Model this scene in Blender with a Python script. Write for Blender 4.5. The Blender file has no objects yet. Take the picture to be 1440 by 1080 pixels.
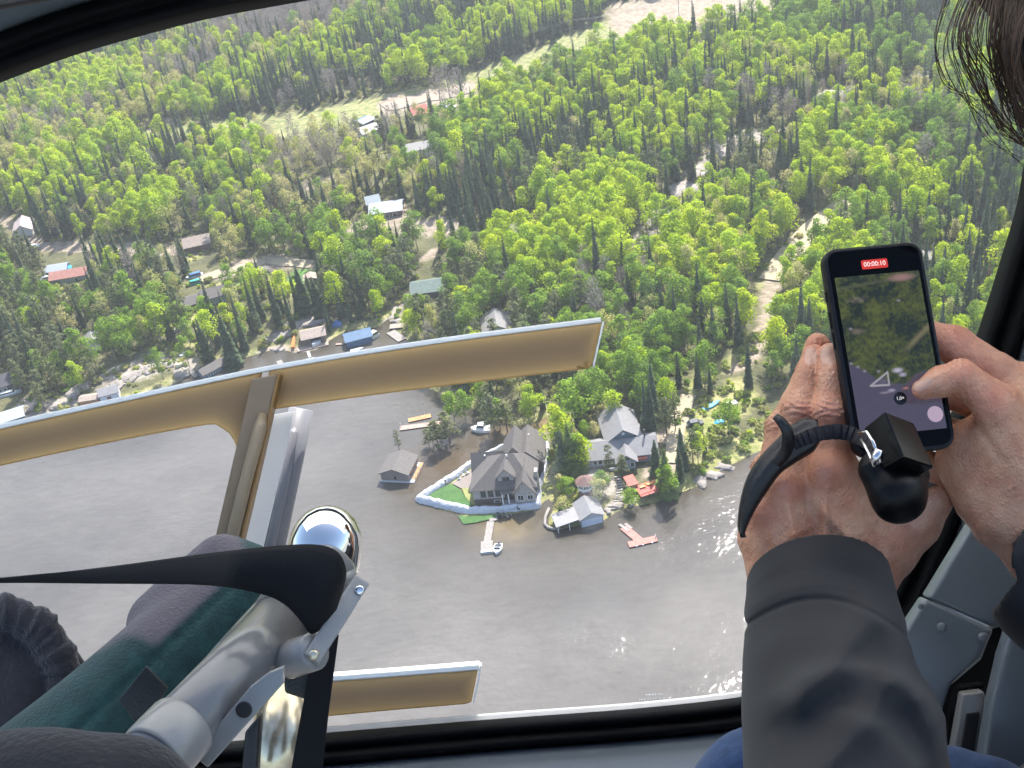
import bpy, bmesh, math, random
import numpy as np
from mathutils import Vector, Matrix

random.seed(7)
rng = np.random.default_rng(7)
R = math.radians
scene = bpy.context.scene
col = scene.collection

# ---------------------------------------------------------------- camera
FPX = 1700.0                      # focal length in pixels of a 1440 wide frame
PITCH, ROLL, ALT = R(33.0), R(9.5), 202.0
CAM = np.array([0.0, 0.0, ALT])
_F = np.array([0.0, math.cos(PITCH), -math.sin(PITCH)])
_R0 = np.array([1.0, 0.0, 0.0])
_U0 = np.array([0.0, math.sin(PITCH), math.cos(PITCH)])
CX = math.cos(ROLL) * _R0 - math.sin(ROLL) * _U0
CY = math.sin(ROLL) * _R0 + math.cos(ROLL) * _U0
cd = bpy.data.cameras.new('camera')
cam = bpy.data.objects.new('camera', cd)
col.objects.link(cam)
cd.sensor_width = 36.0
cd.lens = 36.0 * FPX / 1440.0
cd.clip_start = 0.05
cd.clip_end = 12000.0
cam.matrix_world = Matrix(((CX[0], CY[0], -_F[0], CAM[0]), (CX[1], CY[1], -_F[1], CAM[1]),
                           (CX[2], CY[2], -_F[2], CAM[2]), (0, 0, 0, 1)))
scene.camera = cam

# ---------------------------------------------------------------- daylight
SUN_EL, SUN_AZ = R(52.0), R(22.0)          # azimuth from +Y towards +X
SUN_ENERGY, SKY = 5.0, 0.15
world = bpy.data.worlds.new('World')
scene.world = world
world.use_nodes = True
wn = world.node_tree
sky = wn.nodes.new('ShaderNodeTexSky')
sky.sky_type = 'NISHITA'
sky.sun_disc = False
sky.sun_elevation = SUN_EL
sky.sun_rotation = SUN_AZ
sky.air_density = 1.0
sky.dust_density = 1.5
bg = wn.nodes['Background']
wn.links.new(sky.outputs[0], bg.inputs['Color'])
bg.inputs['Strength'].default_value = SKY
sl = bpy.data.lights.new('sun', 'SUN')
sl.energy = SUN_ENERGY
sl.angle = R(0.53)
sl.color = (1.0, 0.955, 0.89)
sun = bpy.data.objects.new('sun', sl)
col.objects.link(sun)
sdir = Vector((math.sin(SUN_AZ) * math.cos(SUN_EL), math.cos(SUN_AZ) * math.cos(SUN_EL), math.sin(SUN_EL)))
sun.rotation_euler = sdir.to_track_quat('Z', 'Y').to_euler()
sun.location = (300, 500, 600)
vs = scene.view_settings
vs.view_transform = 'Standard'
vs.look = 'None'
vs.exposure = 1.1
vs.gamma = 1.0
vs.use_curve_mapping = False
scene.render.engine = 'CYCLES'
scene.cycles.max_bounces = 8
scene.cycles.transparent_max_bounces = 16
scene.cycles.sample_clamp_indirect = 6.0
scene.cycles.use_denoising = True

# ---------------------------------------------------------------- mapping helpers
def P(px, py, d):
    """point at depth d (metres along the lens axis) seen at photograph pixel px, py"""
    return CAM + _F * d + CX * ((px - 720.0) / FPX * d) - CY * ((py - 540.0) / FPX * d)

def Pn(u, v, d):
    u, v, d = np.asarray(u, float), np.asarray(v, float), np.asarray(d, float)
    return (CAM + _F * d[..., None] + CX * ((u - 720.0) / FPX * d)[..., None]
            - CY * ((v - 540.0) / FPX * d)[..., None])

def G(px, py, z=0.0):
    dr = _F + CX * ((px - 720.0) / FPX) - CY * ((py - 540.0) / FPX)
    t = (z - ALT) / dr[2]
    return CAM + dr * t

def proj(p):
    q = np.asarray(p, float) - CAM
    d = q @ _F
    return 720.0 + (q @ CX) / d * FPX, 540.0 - (q @ CY) / d * FPX, d

def pxm(px, py):
    return FPX / proj(G(px, py))[2]

# ---------------------------------------------------------------- object helpers
def tag(o, label=None, cat=None, group=None, kind=None):
    if label: o['label'] = label
    if cat: o['category'] = cat
    if group: o['group'] = group
    if kind: o['kind'] = kind
    return o

def empty(name, loc, label=None, cat=None, group=None, rot=None):
    o = bpy.data.objects.new(name, None)
    o.empty_display_size = 0.2
    o.location = Vector(loc)
    if rot is not None: o.rotation_euler = rot
    col.objects.link(o)
    return tag(o, label, cat, group)

def link(name, me, parent=None):
    """link a mesh given in world coordinates; under a parent it keeps its place"""
    o = bpy.data.objects.new(name, me)
    col.objects.link(o)
    if parent is not None:
        o.parent = parent
        o.matrix_parent_inverse = world_of(parent).inverted()
    return o

def world_of(o):
    m = Matrix.LocRotScale(o.location, o.rotation_euler, o.scale)
    if o.parent is None:
        return m
    return world_of(o.parent) @ o.matrix_parent_inverse @ m

def mesh(name, verts, faces, mats, smooth=False, midx=None):
    me = bpy.data.meshes.new(name)
    me.from_pydata([tuple(v) for v in verts], [], [tuple(f) for f in faces])
    for m in (mats if isinstance(mats, (list, tuple)) else [mats]):
        me.materials.append(m)
    if midx is not None:
        me.polygons.foreach_set('material_index', np.asarray(midx, np.int32))
    if smooth:
        me.polygons.foreach_set('use_smooth', np.ones(len(me.polygons), bool))
    me.update()
    return me

def bigmesh(name, V, Fq, mats, smooth=False, midx=None):
    """fast mesh from arrays; Fq is n x 4 or n x 3"""
    V = np.asarray(V, np.float32); Fq = np.asarray(Fq, np.int32)
    n, k = Fq.shape
    me = bpy.data.meshes.new(name)
    me.vertices.add(len(V)); me.vertices.foreach_set('co', V.ravel())
    me.loops.add(n * k); me.loops.foreach_set('vertex_index', Fq.ravel())
    me.polygons.add(n)
    me.polygons.foreach_set('loop_start', np.arange(0, n * k, k, dtype=np.int32))
    me.polygons.foreach_set('loop_total', np.full(n, k, np.int32))
    for m in (mats if isinstance(mats, (list, tuple)) else [mats]):
        me.materials.append(m)
    if midx is not None:
        me.polygons.foreach_set('material_index', np.asarray(midx, np.int32))
    if smooth:
        me.polygons.foreach_set('use_smooth', np.ones(n, bool))
    me.update(calc_edges=True)
    me.validate()
    return me

class MB:
    """collects shapes into one mesh"""
    def __init__(s): s.v, s.f = [], []
    def add(s, v, f):
        o = len(s.v); s.v += [tuple(float(c) for c in p) for p in v]; s.f += [tuple(i + o for i in q) for q in f]; return s
    def box(s, fr, x0, x1, y0, y1, z0, z1):
        v = [fr(x, y, z) for z in (z0, z1) for (x, y) in ((x0, y0), (x1, y0), (x1, y1), (x0, y1))]
        return s.add(v, [(0, 3, 2, 1), (4, 5, 6, 7), (0, 1, 5, 4), (1, 2, 6, 5), (2, 3, 7, 6), (3, 0, 4, 7)])
    def prism(s, base, top):
        n = len(base)
        f = [tuple(range(n))[::-1], tuple(range(n, 2 * n))] + [(i, (i + 1) % n, n + (i + 1) % n, n + i) for i in range(n)]
        return s.add(list(base) + list(top), f)
    def tube(s, pts, rad, n=8, cap=True):
        pts = [Vector(p) for p in pts]
        if not isinstance(rad, (list, tuple)): rad = [rad] * len(pts)
        v, f = [], []
        a = None
        for i, p in enumerate(pts):
            d = (pts[min(i + 1, len(pts) - 1)] - pts[max(i - 1, 0)]).normalized()
            if a is None:
                a = d.orthogonal().normalized()
            else:
                a = (a - d * a.dot(d)).normalized()
            b = d.cross(a)
            for k in range(n):
                t = 2 * math.pi * k / n
                v.append(p + (a * math.cos(t) + b * math.sin(t)) * rad[i])
        for i in range(len(pts) - 1):
            for k in range(n):
                f.append((i * n + k, i * n + (k + 1) % n, (i + 1) * n + (k + 1) % n, (i + 1) * n + k))
        if cap:
            f.append(tuple(range(n))[::-1]); f.append(tuple(range((len(pts) - 1) * n, len(pts) * n)))
        return s.add(v, f)
    def build(s, name, mats, parent=None, smooth=False, bevel=0.0, seg=2):
        me = mesh(name, s.v, s.f, mats, smooth)
        if bevel:
            bm = bmesh.new(); bm.from_mesh(me)
            bmesh.ops.remove_doubles(bm, verts=bm.verts, dist=1e-6)
            bmesh.ops.bevel(bm, geom=list(bm.edges), offset=bevel, segments=seg, profile=0.7, affect='EDGES', clamp_overlap=True)
            bm.to_mesh(me); bm.free()
        return link(name, me, parent)

# ---------------------------------------------------------------- materials
def mat(name, c, rough=0.6, metal=0.0, var=0.0, scale=4.0, bump=0.0, bscale=40.0, spec=0.5, c2=None, coat=0.0, sheen=0.0, sub=0.0, emit=None, coords='Object'):
    m = bpy.data.materials.new(name)
    m.use_nodes = True
    nt = m.node_tree
    b = nt.nodes['Principled BSDF']
    b.inputs['Base Color'].default_value = (*c, 1)
    b.inputs['Roughness'].default_value = rough
    b.inputs['Metallic'].default_value = metal
    b.inputs['Specular IOR Level'].default_value = spec
    if coat: b.inputs['Coat Weight'].default_value = coat
    if sheen:
        b.inputs['Sheen Weight'].default_value = sheen
        b.inputs['Sheen Roughness'].default_value = 0.5
    if sub:
        b.inputs['Subsurface Weight'].default_value = sub
        b.inputs['Subsurface Radius'].default_value = (0.008, 0.003, 0.0015)
        b.inputs['Subsurface Scale'].default_value = 1.0
    if emit:
        b.inputs['Emission Color'].default_value = (*emit[0], 1)
        b.inputs['Emission Strength'].default_value = emit[1]
    if var or c2 or bump:
        tc = nt.nodes.new('ShaderNodeTexCoord')
        if var or c2:
            nz = nt.nodes.new('ShaderNodeTexNoise')
            nz.inputs['Scale'].default_value = scale
            nz.inputs['Detail'].default_value = 6
            nz.inputs['Roughness'].default_value = 0.62
            nt.links.new(tc.outputs[coords], nz.inputs['Vector'])
            rp = nt.nodes.new('ShaderNodeValToRGB')
            rp.color_ramp.elements[0].position = 0.34
            rp.color_ramp.elements[1].position = 0.68
            lo = c if c2 else tuple(x * (1 - var) for x in c)
            hi = c2 if c2 else tuple(min(1, x * (1 + var)) for x in c)
            rp.color_ramp.elements[0].color = (*lo, 1)
            rp.color_ramp.elements[1].color = (*hi, 1)
            nt.links.new(nz.outputs['Fac'], rp.inputs['Fac'])
            nt.links.new(rp.outputs['Color'], b.inputs['Base Color'])
        if bump:
            n2 = nt.nodes.new('ShaderNodeTexNoise')
            n2.inputs['Scale'].default_value = bscale
            n2.inputs['Detail'].default_value = 4
            nt.links.new(tc.outputs[coords], n2.inputs['Vector'])
            bp = nt.nodes.new('ShaderNodeBump')
            bp.inputs['Strength'].default_value = bump
            bp.inputs['Distance'].default_value = 1.0 / bscale
            nt.links.new(n2.outputs['Fac'], bp.inputs['Height'])
            nt.links.new(bp.outputs['Normal'], b.inputs['Normal'])
    return m

def leaf_mat(name, cols, trans=0.45, var=0.35):
    """leaves: reflect and let light through; each tree and each spray of leaves its own tint"""
    m = bpy.data.materials.new(name)
    m.use_nodes = True
    nt = m.node_tree
    nt.nodes.remove(nt.nodes['Principled BSDF'])
    out = nt.nodes['Material Output']
    oi = nt.nodes.new('ShaderNodeObjectInfo')
    geo = nt.nodes.new('ShaderNodeNewGeometry')
    rp = nt.nodes.new('ShaderNodeValToRGB')
    els = rp.color_ramp.elements
    while len(els) < len(cols): els.new(0.5)
    for i, c in enumerate(cols):
        els[i].position = i / (len(cols) - 1)
        els[i].color = (*c, 1)
    nt.links.new(oi.outputs['Random'], rp.inputs['Fac'])
    mr = nt.nodes.new('ShaderNodeMapRange')
    mr.inputs['To Min'].default_value = 1 - var
    mr.inputs['To Max'].default_value = 1 + var
    nt.links.new(geo.outputs['Random Per Island'], mr.inputs['Value'])
    mx = nt.nodes.new('ShaderNodeVectorMath'); mx.operation = 'SCALE'
    nt.links.new(rp.outputs['Color'], mx.inputs[0])
    nt.links.new(mr.outputs['Result'], mx.inputs['Scale'])
    d = nt.nodes.new('ShaderNodeBsdfDiffuse')
    t = nt.nodes.new('ShaderNodeBsdfTranslucent')
    ms = nt.nodes.new('ShaderNodeMixShader')
    ms.inputs['Fac'].default_value = trans
    nt.links.new(mx.outputs['Vector'], d.inputs['Color'])
    nt.links.new(mx.outputs['Vector'], t.inputs['Color'])
    nt.links.new(d.outputs[0], ms.inputs[1])
    nt.links.new(t.outputs[0], ms.inputs[2])
    nt.links.new(ms.outputs[0], out.inputs['Surface'])
    return m

M = {}
M['roof_grey'] = mat('roof_grey', (0.118, 0.106, 0.100), 0.8, var=0.18, scale=1.5)
M['roof_pale'] = mat('roof_pale', (0.23, 0.222, 0.228), 0.5, var=0.10, scale=0.8)
M['roof_white'] = mat('roof_white', (0.33, 0.375, 0.41), 0.45, var=0.08, scale=0.8)
M['roof_tan'] = mat('roof_tan', (0.33, 0.26, 0.22), 0.8, var=0.2, scale=1.2)
M['roof_red'] = mat('roof_red', (0.36, 0.16, 0.13), 0.7, var=0.2, scale=1.0)
M['roof_pink'] = mat('roof_pink', (0.40, 0.33, 0.33), 0.8, var=0.15, scale=1.0)
M['roof_green'] = mat('roof_green', (0.11, 0.16, 0.14), 0.7, var=0.2, scale=1.0)
M['roof_dark'] = mat('roof_dark', (0.07, 0.07, 0.08), 0.8, var=0.2, scale=1.0)
M['roof_blue'] = mat('roof_blue', (0.065, 0.145, 0.26), 0.5, var=0.15, scale=1.0)
M['brown_shingle'] = mat('brown_shingle', (0.18, 0.10, 0.085), 0.8, var=0.2, scale=2.0)
M['stone_wall'] = mat('stone_wall', (0.40, 0.365, 0.34), 0.85, var=0.3, scale=2.2, bump=0.3, bscale=4)
M['dark_brick'] = mat('dark_brick', (0.10, 0.075, 0.065), 0.85, var=0.3, scale=3)
M['siding_blue'] = mat('siding_blue', (0.24, 0.30, 0.37), 0.7, var=0.08, scale=2)
M['siding_slate'] = mat('siding_slate', (0.13, 0.18, 0.23), 0.7, var=0.1, scale=2)
M['siding_white'] = mat('siding_white', (0.70, 0.72, 0.75), 0.6, var=0.08, scale=2)
M['siding_dark'] = mat('siding_dark', (0.06, 0.065, 0.075), 0.7, var=0.15, scale=2)
M['siding_brown'] = mat('siding_brown', (0.16, 0.115, 0.085), 0.8, var=0.2, scale=2)
M['siding_log'] = mat('siding_log', (0.22, 0.185, 0.165), 0.8, var=0.2, scale=3)
M['trim'] = mat('trim', (0.72, 0.72, 0.72), 0.5)
M['pane_dark'] = mat('pane_dark', (0.02, 0.025, 0.03), 0.12, spec=0.7)
M['door_blue'] = mat('door_blue', (0.40, 0.50, 0.66), 0.5, var=0.05)
M['door_brown'] = mat('door_brown', (0.22, 0.13, 0.09), 0.6, var=0.2)
M['wood_deck'] = mat('wood_deck', (0.34, 0.27, 0.22), 0.8, var=0.2, scale=1.5)
M['wood_pale'] = mat('wood_pale', (0.27, 0.245, 0.228), 0.8, var=0.18, scale=1.5)
M['wood_pink'] = mat('wood_pink', (0.37, 0.255, 0.215), 0.75, var=0.12, scale=1.0)
M['wood_orange'] = mat('wood_orange', (0.52, 0.24, 0.10), 0.75, var=0.15, scale=1.0)
M['deck_red'] = mat('deck_red', (0.42, 0.10, 0.075), 0.7, var=0.15, scale=1.0)
M['red_pink'] = mat('red_pink', (0.40, 0.155, 0.125), 0.7, var=0.12, scale=1.0)
M['float'] = mat('float', (0.03, 0.03, 0.035), 0.6)
M['white_plastic'] = mat('white_plastic', (0.50, 0.52, 0.54), 0.45, var=0.05, scale=1.0)
M['tarp_white'] = mat('tarp_white', (0.52, 0.54, 0.59), 0.5, var=0.10, scale=0.9, bump=0.5, bscale=1.2)
M['boat_white'] = mat('boat_white', (0.80, 0.81, 0.80), 0.3, coat=0.3)
M['boat_tint'] = mat('boat_tint', (0.05, 0.06, 0.07), 0.15)
M['boat_cream'] = mat('boat_cream', (0.62, 0.60, 0.42), 0.5)
M['cover_blue'] = mat('cover_blue', (0.05, 0.14, 0.34), 0.6, var=0.15)
M['cover_teal'] = mat('cover_teal', (0.02, 0.33, 0.27), 0.55, var=0.15)
M['cover_sky'] = mat('cover_sky', (0.04, 0.40, 0.75), 0.5, var=0.1)
M['kayak_orange'] = mat('kayak_orange', (0.80, 0.18, 0.04), 0.4)
M['yellow'] = mat('yellow', (0.65, 0.38, 0.06), 0.5)
M['chair_dark'] = mat('chair_dark', (0.05, 0.055, 0.075), 0.6)
M['car_dark'] = mat('car_dark', (0.03, 0.035, 0.05), 0.25, coat=0.6)
M['car_white'] = mat('car_white', (0.72, 0.74, 0.76), 0.3, coat=0.6)
M['tyre'] = mat('tyre', (0.02, 0.02, 0.02), 0.9)
M['rock'] = mat('rock', (0.22, 0.19, 0.17), 0.9, c2=(0.38, 0.34, 0.31), scale=0.35, bump=0.6, bscale=1.2, coords='Generated' if False else 'Object')
M['gravel_road'] = mat('gravel_road', (0.32, 0.265, 0.21), 0.95, var=0.10, scale=0.15, bump=0.2, bscale=2)
M['sand'] = mat('sand', (0.33, 0.262, 0.205), 0.95, var=0.10, scale=0.06, bump=0.2, bscale=1)
M['dirt_road'] = mat('dirt_road', (0.40, 0.335, 0.23), 0.95, var=0.15, scale=0.2, bump=0.2, bscale=2)
M['grass_lawn'] = mat('grass_lawn', (0.060, 0.140, 0.035), 0.95, var=0.25, scale=0.4, bump=0.4, bscale=3)
M['verge'] = mat('verge', (0.24, 0.25, 0.09), 0.95, var=0.25, scale=0.15, bump=0.4, bscale=2)
M['pole'] = mat('pole', (0.30, 0.27, 0.24), 0.8)
M['wire'] = mat('wire', (0.25, 0.25, 0.25), 0.5, metal=0.5)
M['bark_pale'] = mat('bark_pale', (0.34, 0.32, 0.26), 0.9, var=0.3, scale=2)
M['bark_dark'] = mat('bark_dark', (0.12, 0.095, 0.08), 0.9, var=0.3, scale=2)
M['bark_grey'] = mat('bark_grey', (0.23, 0.205, 0.195), 0.9, var=0.3, scale=2)
M['leaf_lime'] = leaf_mat('leaf_lime', [(0.38, 0.52, 0.026), (0.52, 0.60, 0.030), (0.41, 0.55, 0.048)], .5, .45)
M['leaf_green'] = leaf_mat('leaf_green', [(0.19, 0.31, 0.040), (0.26, 0.39, 0.045), (0.20, 0.31, 0.065)], .5, .45)
M['leaf_pale'] = leaf_mat('leaf_pale', [(0.46, 0.46, 0.12), (0.50, 0.45, 0.20), (0.42, 0.44, 0.13)])
M['needle_dark'] = leaf_mat('needle_dark', [(0.075, 0.115, 0.066), (0.100, 0.140, 0.075), (0.095, 0.125, 0.066)], 0.35)
M['needle_olive'] = leaf_mat('needle_olive', [(0.125, 0.150, 0.065), (0.165, 0.180, 0.080), (0.140, 0.165, 0.085)], 0.3)
M['needle_red'] = leaf_mat('needle_red', [(0.24, 0.12, 0.08), (0.22, 0.14, 0.10)], 0.2)
M['twig'] = leaf_mat('twig', [(0.25, 0.22, 0.205), (0.29, 0.26, 0.235), (0.31, 0.26, 0.21)], 0.3)
M['needle_cedar'] = leaf_mat('needle_cedar', [(0.115, 0.165, 0.045), (0.15, 0.20, 0.06)], 0.3, .45)
M['leaf_shrub'] = leaf_mat('leaf_shrub', [(0.34, 0.37, 0.08), (0.24, 0.32, 0.07), (0.42, 0.39, 0.14), (0.22, 0.25, 0.08)], 0.4)

# ---------------------------------------------------------------- shoreline and terrain
SHORE_PX = [(-900, 870), (-300, 698), (-60, 628), (0, 596), (70, 582), (110, 581), (160, 567), (215, 554), (262, 531), (284, 514),
            (312, 511), (346, 503), (385, 491), (420, 497), (452, 491), (464, 478), (490, 464), (530, 461), (545, 447), (554, 462),
            (574, 480), (592, 506), (598, 545), (640, 562), (696, 592), (735, 600), (770, 586), (797, 577), (800, 594), (776, 606),
            (746, 612), (704, 633), (668, 652), (622, 680), (587, 703), (612, 715), (650, 724), (652, 736), (700, 727), (758, 717), (768, 702), (778, 690),
            (784, 700), (776, 720), (767, 739), (780, 747), (806, 741), (852, 731), (864, 722), (882, 713), (916, 709), (946, 698),
            (980, 684), (1010, 663), (1052, 642), (1110, 615), (1200, 578), (1330, 520), (1440, 470), (1800, 310), (2300, 100)]
SH = np.array([G(x, y)[:2] for x, y in SHORE_PX])
LAKE = np.vstack([SH, [[3000, SH[-1][1]], [3000, -4000], [-3000, -4000], [-3000, SH[0][1]]]])
LANDP = np.vstack([SH, [[4200, SH[-1][1]], [4200, 7000], [-4200, 7000], [-4200, SH[0][1]]]])

def in_poly(x, y, poly):
    c = np.zeros(np.shape(x), bool)
    n = len(poly)
    for i in range(n):
        x0, y0 = poly[i]; x1, y1 = poly[(i + 1) % n]
        if y0 == y1: continue
        k = ((y0 > y) != (y1 > y)) & (x < (x1 - x0) * (y - y0) / (y1 - y0) + x0)
        c ^= k
    return c

def seg_dist(x, y, pts):
    d = np.full(np.shape(x), 1e9)
    for (x0, y0), (x1, y1) in zip(pts[:-1], pts[1:]):
        dx, dy = x1 - x0, y1 - y0
        t = np.clip(((x - x0) * dx + (y - y0) * dy) / (dx * dx + dy * dy + 1e-12), 0, 1)
        d = np.minimum(d, np.hypot(x - x0 - t * dx, y - y0 - t * dy))
    return d

def shore_sd(x, y):
    d = seg_dist(x, y, SH)
    return np.where(in_poly(x, y, LANDP), d, -d)

def wobble(x, y):
    return (np.sin(x * .021 + 1.3) * np.cos(y * .017 + .4) + .6 * np.sin(x * .043 + y * .031) + .35 * np.sin(x * .09 - y * .071 + 2) + .2 * np.sin(x * .19 + y * .23))

def height(x, y, sd=None):
    x = np.asarray(x, float); y = np.asarray(y, float)
    if sd is None: sd = shore_sd(x, y)
    land = 0.9 * (1 - np.exp(-np.maximum(sd, 0) / 4.0)) + np.clip((sd - 14) / 50, 0, 1) * (1.6 + 1.3 * wobble(x, y))
    return np.where(sd > 0, land, np.maximum(-2.5, sd * 0.22))

def GZ(px, py, dz=0.0):
    """ground point (on the terrain) under a photograph pixel"""
    z = 0.0
    for _ in range(6):
        p = G(px, py, z)
        z = max(0.0, float(height(p[0], p[1])))
    p = G(px, py, z); p[2] = z + dz
    return p

# open ground, drawn as lines with a half width, in map order: (points, half width, what)
OPEN = [
    ([(395, 178), (470, 163), (545, 148), (650, 122), (740, 92), (800, 66), (862, 40)], 15, 'verge'),
    ([(200, 190), (300, 178), (380, 166)], 7, 'verge'),
    ([(545, 150), (660, 127)], 13, 'sand'),
    ([(610, 146), (640, 150)], 9, 'sand'),
    ([(880, 26), (960, 14), (1060, -4)], 25, 'sand'), ([(870, 36), (930, 30)], 8, 'sand'), ([(980, 20), (1075, 4)], 9, 'verge'),
    ([(800, 66), (900, 50)], 7, 'verge'),
    ([(500, 322), (560, 312), (600, 322), (640, 316)], 12, 'sand'), ([(530, 300), (570, 298)], 10, 'sand'),
    ([(430, 262), (480, 250)], 6, 'sand'),
    ([(690, 330), (745, 320)], 8, 'sand'),
    ([(890, 360), (930, 300), (962, 272), (990, 240), (1015, 205)], 13, 'rock'), ([(1000, 200), (1060, 192), (1095, 185)], 7, 'rock'),
    ([(990, 230), (1050, 190)], 10, 'rock'),
    ([(1160, 140), (1190, 135)], 9, 'rock'), ([(1280, 115), (1320, 105)], 7, 'rock'), ([(1290, 195), (1315, 198)], 5, 'sand'),
    ([(1075, 400), (1100, 372), (1140, 325), (1190, 285)], 11, 'verge'),
    ([(1085, 400), (1080, 440), (1060, 500), (1030, 520)], 10, 'sand'),
    ([(1300, 365), (1330, 358)], 9, 'sand'),
    ([(968, 555), (955, 590), (948, 630), (940, 660)], 9, 'sand'), ([(905, 614), (930, 612)], 8, 'sand'),
    ([(968, 555), (985, 530), (1040, 500), (1075, 480)], 10, 'dry'), ([(975, 612), (1010, 580), (1040, 560)], 24, 'dry'),
    ([(960, 680), (1010, 645), (1060, 620), (1100, 590)], 14, 'dry'),
    ([(150, 350), (60, 345), (0, 305)], 7, 'sand'), ([(150, 348), (230, 352), (290, 350)], 7, 'sand'),
    ([(280, 395), (330, 378), (372, 366), (440, 372)], 8, 'sand'), ([(300, 410), (360, 395), (410, 410)], 10, 'dry'),
    ([(415, 395), (440, 390)], 12, 'lawn'), ([(340, 395), (360, 390)], 8, 'lawn'), ([(95, 430), (130, 420)], 8, 'dry'),
    ([(60, 410), (110, 408)], 10, 'dry'), ([(240, 460), (280, 440), (285, 480)], 9, 'dry'),
    ([(40, 570), (100, 565)], 9, 'rock'), ([(150, 540), (190, 522), (240, 500), (270, 520)], 15, 'rock'), ([(215, 500), (255, 490)], 11, 'dry'),
    ([(370, 480), (410, 458), (450, 446)], 6, 'rock'), ([(380, 493), (455, 487)], 6, 'sand'),
    ([(545, 455), (560, 440), (580, 410)], 6, 'rock'), ([(600, 365), (608, 355)], 6, 'sand'),
    ([(270, 360), (290, 340)], 8, 'dry'), ([(110, 480), (150, 470)], 8, 'dry'),
    ([(780, 560), (795, 575), (790, 590)], 9, 'dry'), ([(800, 610), (775, 600)], 12, 'dark'),
    ([(770, 640), (772, 690)], 9, 'dry'), ([(800, 700), (790, 720)], 8, 'dry'),
    ([(500, 170), (530, 185)], 6, 'dry'), ([(590, 158), (640, 152)], 8, 'sand'),
    ([(1180, 300), (1210, 270)], 5, 'sand'), ([(840, 670), (870, 690), (860, 715)], 9, 'rock'), ([(900, 660), (910, 668)], 7, 'sand'),
]
# island inside the white barrier (kept clear of trees)
RING_PX = [(748, 612), (772, 616), (776, 640), (764, 668), (757, 690), (757, 713), (700, 720), (663, 722), (628, 712), (589, 702), (603, 690), (640, 667), (668, 648), (706, 629)]

def px_line_mask(px, py, pts, hw, soft=0.5):
    d = seg_dist(px, py, pts)
    return np.clip((hw * (1 + soft) - d) / (hw * soft * 2 + 1e-6), 0, 1)

def grid_axes(lo, hi, step, far):
    a = np.arange(lo, hi + step, step)
    o = np.array([12, 30, 70, 150, 320, 700, 1400, far])
    return np.concatenate([(lo - o)[::-1], a, hi + o])

xs = grid_axes(-420, 470, 3.5, 3600); ys = grid_axes(150, 960, 3.5, 5200)
XX, YY = np.meshgrid(xs, ys)
SD = shore_sd(XX, YY)
ZZ = height(XX, YY, SD)
PXg, PYg, Dg = proj(np.stack([XX, YY, np.maximum(ZZ, 0)], -1))
PXg = np.where(Dg > 1, PXg, -9999); PYg = np.where(Dg > 1, PYg, -9999)
wts = {k: np.zeros(XX.shape) for k in ('sand', 'rock', 'lawn', 'dry', 'verge', 'dark')}
nzj = 3.5 * np.sin(XX * .35 + 1) * np.cos(YY * .29)
for pts, hw, what in OPEN:
    wts[what] = np.maximum(wts[what], px_line_mask(PXg + nzj, PYg + nzj, pts, hw))
wts['rock'] = np.maximum(wts['rock'], np.clip(1 - np.abs(SD - 0.5) / 2.5, 0, 1) * (PXg < 470) * 0.8)
wts['dry'] = np.maximum(wts['dry'], np.clip(1 - np.abs(SD - 1.5) / 5, 0, 1) * 0.8)
nx, ny = len(xs), len(ys)
idx = np.arange(nx * ny).reshape(ny, nx)
quads = np.stack([idx[:-1, :-1], idx[:-1, 1:], idx[1:, 1:], idx[1:, :-1]], -1).reshape(-1, 4)
M['forest_floor'] = mat('forest_floor', (0.060, 0.066, 0.024), 0.95, c2=(0.145, 0.135, 0.060), scale=0.11, bump=0.5, bscale=0.8)
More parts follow.
